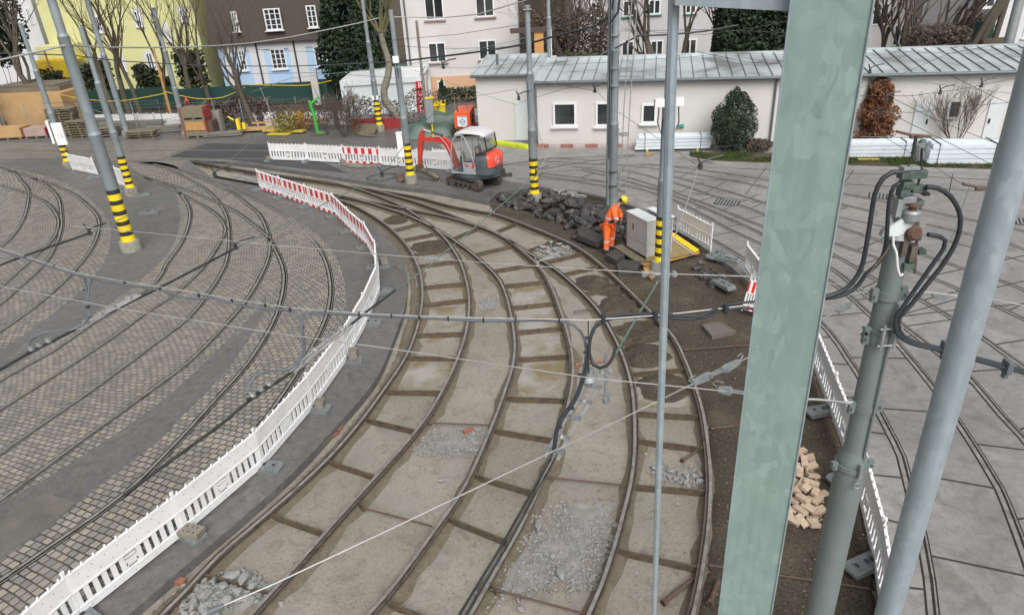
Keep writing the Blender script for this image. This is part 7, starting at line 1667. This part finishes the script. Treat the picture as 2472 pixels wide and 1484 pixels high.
for x, y, lab in ((2283, 840, 'round cable saddle left of the pale pipe'), (2432, 884, 'round cable saddle right of the pale pipe')):
    b = MB(); c = W(x, y, GY-.19); b.bbox(c, (.06, .11, .14), .02); b.box(c+Vector((0, 0, -.09)), (.04, .05, .07)); tag(b.build('cable_saddle', 'cable_grey'), lab, 'saddle')
# ---------------------------------------------------------------- wires placed at their real height
def wz(L, z): return [G(x, y, z if not isinstance(z, (list, tuple)) else z[i]) for i, (x, y) in enumerate(L)]
def wire(L, z, r, m, lab, name='overhead_wire', step=1.0, cat='wire', n=5, grp=None): return cable(wz(L, z), r*(.62 if r > .009 else .85), m, lab, name, cat, n, grp, step)
WH = 5.55
wire([(-80, 945), (0, 892), (64, 855), (228, 771), (387, 693), (572, 597)], WH, .026, 'wire_dark', 'thick sheathed contact wire over the left cobbles, upper end at the small insulator', 'contact_wire')
wire([(572, 597), (664, 554), (757, 505), (872, 448), (920, 424)], WH, .011, 'wire_green', 'thin contact wire going on to the cable coil by the far barrier', 'contact_wire')
wire([(920, 424), (1017, 301), (1060, 262)], WH, .012, 'wire_green', 'thin greenish wire running up across the grey pole with meter box', 'contact_wire')
wire([(-60, 664), (0, 640), (62, 616), (201, 568), (219, 561)], WH, .026, 'wire_dark', 'thick sheathed contact wire at the left edge ending at the small insulator', 'contact_wire')
wire([(219, 561), (242, 553), (344, 502), (435, 463), (516, 420)], WH, .011, 'wire_green', 'thin contact wire from the left edge towards the far beams', 'contact_wire')
wire([(516, 420), (600, 349), (664, 296)], WH, .011, 'wire_green', 'thin greenish wire above the fresh asphalt patch', 'contact_wire')
wire([(664, 296), (645, 252), (628, 212)], WH, .012, 'wire_light', 'short pale wire rising before the stout bare tree', 'contact_wire')
wire([(299, 1194), (415, 1110), (531, 1026), (604, 965), (706, 897), (778, 836), (845, 785), (885, 752), (955, 700)], WH, .024, 'wire_dark', 'thick sheathed contact wire running along the white barrier', 'contact_wire')
wire([(955, 700), (1033, 643), (1267, 447), (1295, 425)], WH, .012, 'wire_green', 'thin greenish contact wire crossing the pit to the pole in the rubble', 'contact_wire')
wire([(1295, 425), (1318, 380), (1300, 318), (1273, 190)], WH, .012, 'wire_light', 'pale wire rising beside the pole in the rubble', 'contact_wire')
wire([(1583, 688), (1535, 769), (1486, 854)], WH, .02, 'wire_green', 'green rod wire below the insulator by the thin post', 'contact_wire')
wire([(1588, 655), (1560, 720), (1540, 760)], 5.7, .01, 'wire_green', 'short thin wire under the double insulator', 'contact_wire') if False else None
wire([(1330, 1106), (1207, 1322), (1137, 1436), (1080, 1530)], WH, .015, 'wire_dark', 'thick sheathed contact wire over the middle track at bottom', 'contact_wire')
wire([(1340, 1104), (1222, 1322), (1150, 1440), (1098, 1530)], WH+.01, .010, 'black_rubber', 'thinner black cable beside the sheathed wire at bottom', 'contact_wire')
wire([(1687, 398), (1672, 450), (1655, 500), (1618, 600), (1598, 650), (1583, 690)], WH, .012, 'wire_light', 'pale wire from the hanger over the slabs to the insulator by the thin post', 'contact_wire')
# section insulator bodies: flat bars, clamps
def device(L, z, lab, w_=.12, name='section_insulator', clamps=3, m='cast_grey'):
    P = wz(L, z); d = (P[-1]-P[0]).normalized(); nn = Vector((-d.y, d.x, 0)).normalized(); t = thing(name, lab, 'line fitting', P[0])
    for s in (-1, 1):
        b = MB(); b.tube([p+nn*s*w_/2 for p in P], .015 if m == 'cast_grey' else .010, 6); b.build('runner', 'wire_light' if m == 'cast_grey' else m, t)
    for k in range(clamps):
        f_ = (k+.5)/clamps; i = f_*(len(P)-1); a = P[int(i)].lerp(P[min(int(i)+1, len(P)-1)], i-int(i)); b = MB(); b.box(a+Vector((0, 0, .02)), (w_*1.5, .04, .015), rz=math.atan2(nn.y, nn.x)); b.box(a+Vector((0, 0, .03)), (.03, .03, .035), rz=.3)
        for s in (-1, 1): b.cyl(a+nn*s*w_*.7+Vector((0, 0, .03)), a+nn*s*w_*.7+Vector((0, 0, .05)), .009, n=6)
        b.build('clamp', 'steel_bright' if k % 2 == 0 else 'cast_grey', t)
    return t
device([(1462, 890), (1438, 925), (1410, 970), (1379, 1015), (1345, 1075), (1332, 1104)], WH, 'long silvery section insulator hanging over the middle track', .1, clamps=6)
device([(845, 785), (806, 815), (778, 836), (745, 862), (706, 897)], WH+.03, 'silvery section insulator crossing the white barrier', .05, clamps=4)
device([(335, 712), (290, 736), (258, 752), (228, 771), (190, 795)], WH+.03, 'silvery section insulator over the asphalt island at left', .05, clamps=4)
device([(660, 925), (640, 938), (620, 952), (600, 966)], WH+.03, 'small dark line splice left of the barrier seam', .04, clamps=3, m='wire_dark')
device([(130, 822), (105, 834), (85, 843), (68, 852)], WH+.03, 'small dark line splice near the left edge', .04, clamps=3, m='wire_dark')
b = MB(); P = wz([(1463, 855), (1464, 900), (1463, 960)], WH); b.cyl(P[0], P[-1], .017, n=10); b.lathe([(.03, -.05), (.033, 0)], P[-1], 12); b.box(P[-1]+Vector((0, 0, .03)), (.13, .012, .015)); tag(b.build('strain_rod', 'cast_grey', smooth=True), 'short pale rod beside the long section insulator', 'rod')
b = MB(); c = G(1421, 915, 5.75); b.lathe([(.075, 0), (.08, .01), (.045, .04), (.04, .085), (.015, .1)], c, 20); tag(b.build('bell_insulator', 'cast_grey', smooth=True), 'grey bell-shaped insulator left of the long section insulator', 'insulator')
wire([(1420, 775), (1421, 840), (1422, 900)], [6.05, 5.95, 5.85], .01, 'wire_dark', 'thin dark hanger down to the bell insulator', 'hanger', cat='hanger', step=.1)
# cross span with the grey cable bundle
SPN = [(-60, 578), (0, 599), (62, 619), (125, 640), (188, 660), (301, 680), (387, 693), (480, 708), (602, 728), (697, 743), (786, 750), (867, 756), (945, 760), (1082, 766), (1245, 769), (1353, 771), (1419, 773), (1457, 770), (1600, 760), (1744, 744), (1822, 734)]
SZ = 6.05
wire(SPN, SZ, .008, 'wire_light', 'pale span wire crossing the whole yard and carrying the grey cables', 'span_wire')
CB = [(-60, 582), (0, 602), (95, 632), (188, 662), (301, 684), (387, 697), (440, 715), (480, 718), (505, 716), (602, 738), (664, 744), (697, 746)]
wire([(x, y+3) for x, y in CB], SZ-.02, .02, 'cable_grey', 'grey cable bundle lashed under the span wire, left half', 'cable_bundle', step=.3)
wire([(735, 757), (760, 752), (786, 755), (867, 760), (945, 764), (1082, 770), (1167, 775), (1245, 774), (1310, 772), (1365, 776)], SZ-.02, .021, 'cable_grey', 'grey cable bundle lashed under the span wire, over the pit', 'cable_bundle', step=.3)
def drop(L, z0, z1, r, m, lab):
    n_ = len(L); return cable([G(x, y, z0+(z1-z0)*i/(n_-1)) for i, (x, y) in enumerate(L)], r*.68, m, lab, 'drop_cable', 'cable', 8, None, .08)
drop([(195, 662), (203, 668), (207, 690), (210, 720), (213, 745), (216, 765)], SZ-.02, WH+.15, .022, 'cable_grey', 'grey cable drop at left from the span to the island insulator')
drop([(233, 666), (222, 672), (215, 695), (213, 720), (214, 745), (220, 765)], SZ-.02, WH+.15, .016, 'cable_grey', 'second strand of the left grey cable drop')
drop([(697, 746), (715, 758), (725, 775), (729, 800), (730, 830), (728, 860), (700, 890), (650, 895), (618, 905), (600, 930), (597, 950)], SZ-.02, WH+.05, .02, 'cable_grey', 'grey cable drop before the barrier curling down to the splice')
drop([(735, 757), (729, 775), (733, 810), (736, 840), (734, 862)], SZ-.02, WH+.15, .016, 'cable_grey', 'second strand of the grey cable drop before the barrier')
drop([(216, 765), (200, 785), (170, 797), (130, 798), (100, 805), (75, 820), (68, 840)], WH+.12, WH+.04, .018, 'cable_grey', 'grey jumper cable curling from the left insulator to the splice')
drop([(1365, 776), (1385, 784), (1402, 800), (1412, 820), (1416, 850), (1410, 890), (1400, 930), (1385, 965), (1362, 1005), (1345, 1040), (1336, 1085)], SZ-.02, WH+.1, .02, 'cable_grey', 'grey cable drop over the middle track ending at the section insulator')
drop([(1442, 780), (1430, 800), (1422, 830), (1418, 870), (1405, 925), (1385, 970), (1355, 1010), (1342, 1045), (1338, 1088)], SZ-.02, WH+.1, .024, 'black_rubber', 'black cable drop running beside the grey one over the middle track')
drop([(1460, 775), (1435, 790), (1424, 820), (1423, 855), (1432, 880), (1448, 888), (1465, 882), (1478, 865), (1485, 840)], SZ-.02, WH+.1, .022, 'black_rubber', 'black cable loop below the round saddle')
wire([(1455, 775), (1480, 768), (1540, 764), (1600, 764), (1660, 770), (1700, 766), (1740, 750), (1790, 742), (1844, 748)], SZ-.02, .022, 'black_rubber', 'lower thick black cable lashed to the span near the thin post', 'cable', step=.3, cat='cable', n=8)
wire([(1457, 768), (1500, 759), (1580, 756), (1640, 762), (1690, 764), (1740, 740), (1790, 730), (1844, 727)], SZ-.0, .022, 'black_rubber', 'upper thick black cable lashed to the span near the thin post', 'cable', step=.3, cat='cable', n=8)
for k, (x, y) in enumerate([(1456, 769), (1582, 762), (1752, 746)]):
    b = MB(); b.bbox(G(x, y, SZ), (.04, .08, .09), .02); tag(b.build('cable_saddle', 'black_rubber'), ['leftmost', 'middle', 'rightmost'][k]+' black cable saddle on the span between pit and big column', 'saddle')
for k, (x, y) in enumerate([(62, 621), (132, 643), (301, 684), (387, 698), (480, 713), (560, 726), (640, 738), (700, 747), (786, 752), (867, 758), (945, 763), (1012, 767), (1082, 769), (1167, 773), (1245, 772), (1350, 773)]):
    b = MB(); b.bbox(G(x, y, SZ-.01), (.014, .028, .042), .004); o = b.build('cable_clip', 'stripe_black'); tag(o, 'black clip tying the grey cables to the span wire', 'clip', 'cable clips on the span')
for k, (x, y) in enumerate([(205, 700), (212, 740), (729, 790), (733, 830), (1415, 815), (1414, 850), (1400, 905), (1380, 985), (1350, 1030)]):
    b = MB(); b.bbox(G(x, y, 5.8), (.042, .035, .014), .005); tag(b.build('cable_clip', 'stripe_black'), 'black clip tying a hanging cable drop', 'clip', 'cable clips on the drops')
# thin pale span wires
wire([(-60, 680), (0, 691), (285, 744), (457, 771), (664, 804), (939, 841), (1267, 889), (1441, 914), (1591, 928), (1744, 943), (1798, 951), (1940, 962), (2060, 970)], 5.95, .006, 'wire_light', 'thin pale span wire sloping down across the yard to the lower mast collar', 'span_wire')
wire([(170, 545), (201, 548), (430, 569), (561, 582), (628, 589), (904, 613), (1207, 637), (1475, 653), (1590, 660), (1803, 667), (1999, 683), (2112, 702)], 6.0, .006, 'wire_light', 'thin pale span wire passing the insulator by the thin post to the mast', 'span_wire')
wire([(500, 1480), (524, 1467), (663, 1408), (967, 1265), (1267, 1121), (1469, 1026), (1669, 928), (1809, 861), (1972, 775), (2049, 739), (2095, 712)], 5.8, .0065, 'wire_light', 'pale rope stretched diagonally from lower left up to the mast', 'span_wire')
def wedgeclamp(x, y, x2, y2, z, lab):
    a = G(x, y, z); c = G(x2, y2, z); d = (c-a); L = d.length; Fm = frame(a, d); b = MB(); b.extr([(0, -.02), (L*.8, -.035), (L, -.015), (L, .015), (L*.8, .03), (0, .015)], (0, -.02, 0), (1, 0, 0), (0, 0, 1), (0, .04, 0)); b.cyl((L*.85, -.035, 0), (L*.85, .035, 0), .014, n=8)
    b.tube([(L, -.015, 0), (L+.16, -.012, .01)], .005, 5); b.tube([(L, .015, 0), (L+.16, .012, .01)], .005, 5)
    b.tube([(0, 0, 0), (-.05, 0, .04), (-.02, 0, .07), (.03, 0, .06)], .004, 5); tag(xf(b, Fm).build('wedge_clamp', 'cast_grey'), lab, 'clamp')
wedgeclamp(1672, 924, 1718, 903, 5.8, 'lower grey wedge clamp on the diagonal rope'); wedgeclamp(1784, 872, 1745, 893, 5.82, 'upper grey wedge clamp on the diagonal rope'); wedgeclamp(1735, 938, 1768, 944, 5.95, 'grey wedge clamp on the thin span left of the big column')
wedgeclamp(2022, 752, 2050, 735, 5.8, 'grey wedge clamp left of the mast'); wedgeclamp(2290, 716, 2250, 712, 5.9, 'grey wedge clamp right of the mast')
b = MB(); a = G(500, 1478, 5.8); c = G(540, 1462, 5.8); b.cyl(a, c, .018, n=10); tag(b.build('rope_sleeve', 'cable_grey'), 'grey sleeve on the diagonal rope at the lower left', 'sleeve')
wire([(1940, 963), (1975, 964), (2010, 967), (2055, 974)], 5.97, .018, 'cast_grey', 'chain link fitting left of the lower mast collar', 'chain', step=.05, cat='chain')
wire([(1990, 718), (2040, 712), (2080, 706), (2112, 703)], 6.0, .014, 'cast_grey', 'strut fitting left of the upper mast collar', 'chain', step=.1, cat='chain')
wire([(2175, 700), (2250, 706), (2330, 716), (2400, 722), (2472, 738), (2540, 745)], 6.0, .007, 'wire_light', 'thin pale wire from the mast to the right edge', 'span_wire')
wire([(2178, 763), (2330, 745), (2472, 733), (2560, 725)], 5.6, .007, 'wire_dark', 'dark thin wire right of the mast, lower', 'span_wire'); wire([(2180, 758), (2310, 722), (2400, 695), (2472, 678), (2560, 655)], 5.6, .007, 'wire_dark', 'dark thin wire right of the mast, upper', 'span_wire')
b = MB(); b.lathe([(.02, 0), (.055, .01), (.055, .03), (.035, .04), (.055, .05), (.055, .08), (.02, .09)], G(1594, 678, 5.8), 14)
b.cyl(G(1565, 662, 5.9), G(1612, 662, 5.9), .018, n=8)
for x in (1555, 1574, 1612, 1628): c = G(x, 661, 5.95); b.cyl(c+Vector((0, -.03, 0)), c+Vector((0, .03, 0)), .028, n=12)
tag(b.build('double_insulator', 'cast_grey', smooth=True), 'pale double insulator on the span beside the thin post', 'insulator')
def hanger(x, y, z, lab, s=1.0, m='wire_dark'):
    s *= .6; c = G(x, y, z); b = MB(); b.lathe([(.03*s, -.04*s), (.07*s, -.02*s), (.07*s, .02*s), (.04*s, .04*s), (.06*s, .09*s), (.02*s, .12*s)], c, 10); b.tube([c+Vector((0, 0, .12*s)), c+Vector((-.1*s, 0, .3*s))], .02*s, 5); b.tube([c+Vector((0, 0, .12*s)), c+Vector((.2*s, 0, .2*s)), c+Vector((.55*s, 0, .28*s))], .02*s, 5)
    return tag(b.build('line_hanger', m, smooth=True), lab, 'hanger')
hanger(569, 599, WH, 'small dark hanger on the contact wire over the near cobbles', .9); hanger(217, 564, WH, 'small hanger on the contact wire over the left cobbles', .9)
hanger(519, 424, WH, 'small hanger over the far rail ends'); hanger(922, 424, WH, 'small hanger over the cable coil'); hanger(1690, 405, WH, 'hanger over the slabs left of the big column', 1.2); hanger(1294, 418, WH, 'hanger against the pole in the rubble', .7, 'wire_dark'); hanger(1298, 640, WH, 'insulator over the pale rubble in the pit', .6, 'cast_grey'); hanger(1302, 650, WH, '', .4) if False else None
# far wires above the yard (pixel path, distance)
def fw_(L, r, m, lab, Ys, name='overhead_wire'):
    P = [W(x, y, Ys[i] if isinstance(Ys, (list, tuple)) else Ys) for i, (x, y) in enumerate(L)]; return cable(P, r, m, lab, name, 'wire', 4, None, 1.5)
fw_([(-40, 152), (0, 145), (70, 130), (158, 110)], .03, 'wire_light', 'pale stranded wire from the left edge to the thick grey pole', [22, 22.5, 23.3, 24.2])
fw_([(158, 110), (268, 115), (457, 114), (603, 105), (697, 91), (872, 55), (915, 44)], .03, 'wire_light', 'pale stranded wire sagging from the thick pole to the striped pole by the container', [24.2, 27, 31, 35, 37.5, 41, 42])
fw_([(946, 42), (1000, 42), (1073, 43), (1154, 35), (1268, 2), (1330, -25)], .022, 'wire_light', 'pale stranded wire above the pink house', [31, 31, 31, 30, 28.5, 27])
fw_([(-20, 128), (175, 134), (295, 148), (400, 154), (537, 160), (711, 160), (791, 157), (961, 149)], .018, 'wire_dark', 'long dark wire before the yellow and blue houses', [24, 24.3, 26, 27, 28, 29, 30, 31])
fw_([(961, 149), (1122, 130), (1207, 118), (1276, 106), (1328, 91), (1435, 64), (1465, 46), (1478, 20), (1484, -20)], .035, 'black_rubber', 'thick black cable sagging across to the pole with conduit', [31, 29, 28, 27.2, 27, 26.2, 26, 25.8, 25.7], 'feeder_cable')
fw_([(1484, 118), (1540, 87), (1570, 86), (1620, 84), (1700, 76), (1780, 62)], .03, 'wire_dark', 'dark stranded wire between conduit pole and thin post', 25.5)
fw_([(1470, 60), (1492, 30), (1498, -20)], .04, 'black_rubber', 'thick black cable bending up right of the conduit pole', 25.4, 'feeder_cable')
fw_([(1527, -20), (1518, 100), (1507, 250), (1497, 460)], .018, 'wire_light', 'left pulley rope hanging beside the conduit pole', 25.4, 'rope'); fw_([(1540, -20), (1532, 100), (1521, 250), (1509, 468)], .018, 'wire_light', 'right pulley rope hanging beside the conduit pole', 25.3, 'rope')
lines = [([(603, 224), (700, 190), (800, 178), (900, 168), (1020, 150), (1150, 120), (1276, 90)], 30), ([(620, 120), (800, 128), (960, 96), (1100, 84), (1270, 58)], 30), ([(960, 112), (1100, 118), (1268, 112)], 30), ([(960, 160), (1130, 165), (1280, 150)], 29),
         ([(100, 250), (250, 245), (330, 228), (402, 215), (520, 172)], 33), ([(420, 150), (560, 178), (760, 176), (960, 190)], 33), ([(1000, 170), (1200, 240), (1253, 255)], 31), ([(1253, 248), (1360, 215), (1480, 196)], 30), ([(1290, 195), (1440, 220), (1480, 262), (1600, 342), (1686, 402)], 30),
         ([(1300, 160), (1480, 150), (1620, 140)], 28), ([(1300, 68), (1480, 76), (1700, 72), (1900, 80)], 30), ([(1500, 70), (1700, 84), (1900, 52)], 31), ([(1600, 145), (1760, 128), (1900, 132)], 28), ([(1660, 120), (1800, 150), (1900, 156)], 28),
         ([(2076, 212), (2150, 190), (2290, 130), (2400, 110)], 27), ([(2076, 175), (2200, 195), (2472, 230)], 26), ([(2076, 232), (2200, 232), (2330, 214), (2472, 185)], 24), ([(2090, 185), (2160, 240), (2260, 290), (2472, 372)], 24), ([(2076, 330), (2250, 334), (2472, 335)], 23), ([(2080, 268), (2200, 272), (2350, 255), (2472, 245)], 25), ([(2120, 260), (2260, 330), (2400, 400)], 22), ([(2080, 120), (2250, 128), (2472, 132)], 30), ([(2290, 180), (2400, 235), (2472, 262)], 24), ([(2100, 310), (2250, 400), (2330, 450)], 20), ([(2340, 450), (2310, 540), (2270, 640)], 14), ([(1270, 470), (1300, 410), (1420, 390), (1600, 370), (1780, 350)], 26), ([(640, 240), (760, 262), (980, 250), (1040, 238), (1110, 240), (1250, 215)], 35), ([(180, 250), (330, 300), (500, 262)], 33)]
wn = ['first', 'second', 'third', 'fourth', 'fifth', 'sixth', 'seventh', 'eighth', 'ninth', 'tenth']
for k, (L, Y_) in enumerate(lines):
    fw_(L, .009 if Y_ > 20 else .007, 'wire_dark' if k % 3 else 'wire_green', 'thin background trolley wire of the far web', Y_); 
for o in bpy.data.objects:
    if o.get('label') == 'thin background trolley wire of the far web': o['group'] = 'thin wires of the far web'
for k, (x, y, z) in enumerate([(1070, 244, 0), (1252, 236, 0), (1436, 218, 0), (2100, 172, 0), (2140, 238, 0), (2270, 222, 0), (2370, 205, 0), (1070, 160, 0), (905, 95, 0)]):
    c = W(x, y, 27); b = MB(); b.lathe([(.03, -.1), (.07, -.08), (.07, -.03), (.04, 0), (.06, .05), (.02, .08)], c, 8); b.tube([c+Vector((0, 0, .05)), c+Vector((-.08, 0, .25))], .025, 5); b.tube([c+Vector((0, 0, .12)), c+Vector((.2, 0, .2)), c+Vector((.5, 0, .24))], .025, 5); tag(b.build('line_hanger', 'wire_dark', smooth=True), 'small dark hanger on the far web of trolley wires', 'hanger', 'hangers on the far web')
for x, y, lab in ((2370, 455, 'reddish wire splice in the air right of the mast top'), (2212, 330, 'dark wire splice above the gap of the white profiles')):
    c = W(x, y, 16); b = MB(); b.tube([c+Vector((-.5, 0, .15)), c+Vector((-.15, 0, .05)), c+Vector((.35, 0, -.02))], .035, 6); b.bbox(c, (.3, .08, .09), .03); tag(b.build('wire_splice', 'rusty_iron'), lab, 'splice')
# far timber frame and green stand at the upper right
b = MB()
for x0, y0, x1, y1 in ((2345, 118, 2432, -30), (2396, 112, 2440, -30), (2370, 100, 2436, -20)): b.cyl(W(x0, y0, 42), W(x1, y1, 42), .16, n=6)
b.box(W(2400, 108, 42), (1.6, .4, .7)); tag(b.build('timber_trestle', 'bark', smooth=False), 'dark leaning timber trestle above the right end of the shed roof', 'trestle')
b = MB(); b.box(W(2372, 86, 43), (1.0, .3, 1.6)); tag(b.build('green_board', 'screen_green'), 'upright green board behind the leaning trestle', 'board')
p_ = W(2446, 60, 40); b = MB(); b.cyl((p_.x, 40, 0), (p_.x, 40, 12), .28, .2, n=12); tag(b.build('concrete_pole', 'cast_grey', smooth=True), 'pale grey concrete pole at the upper right corner', 'pole')
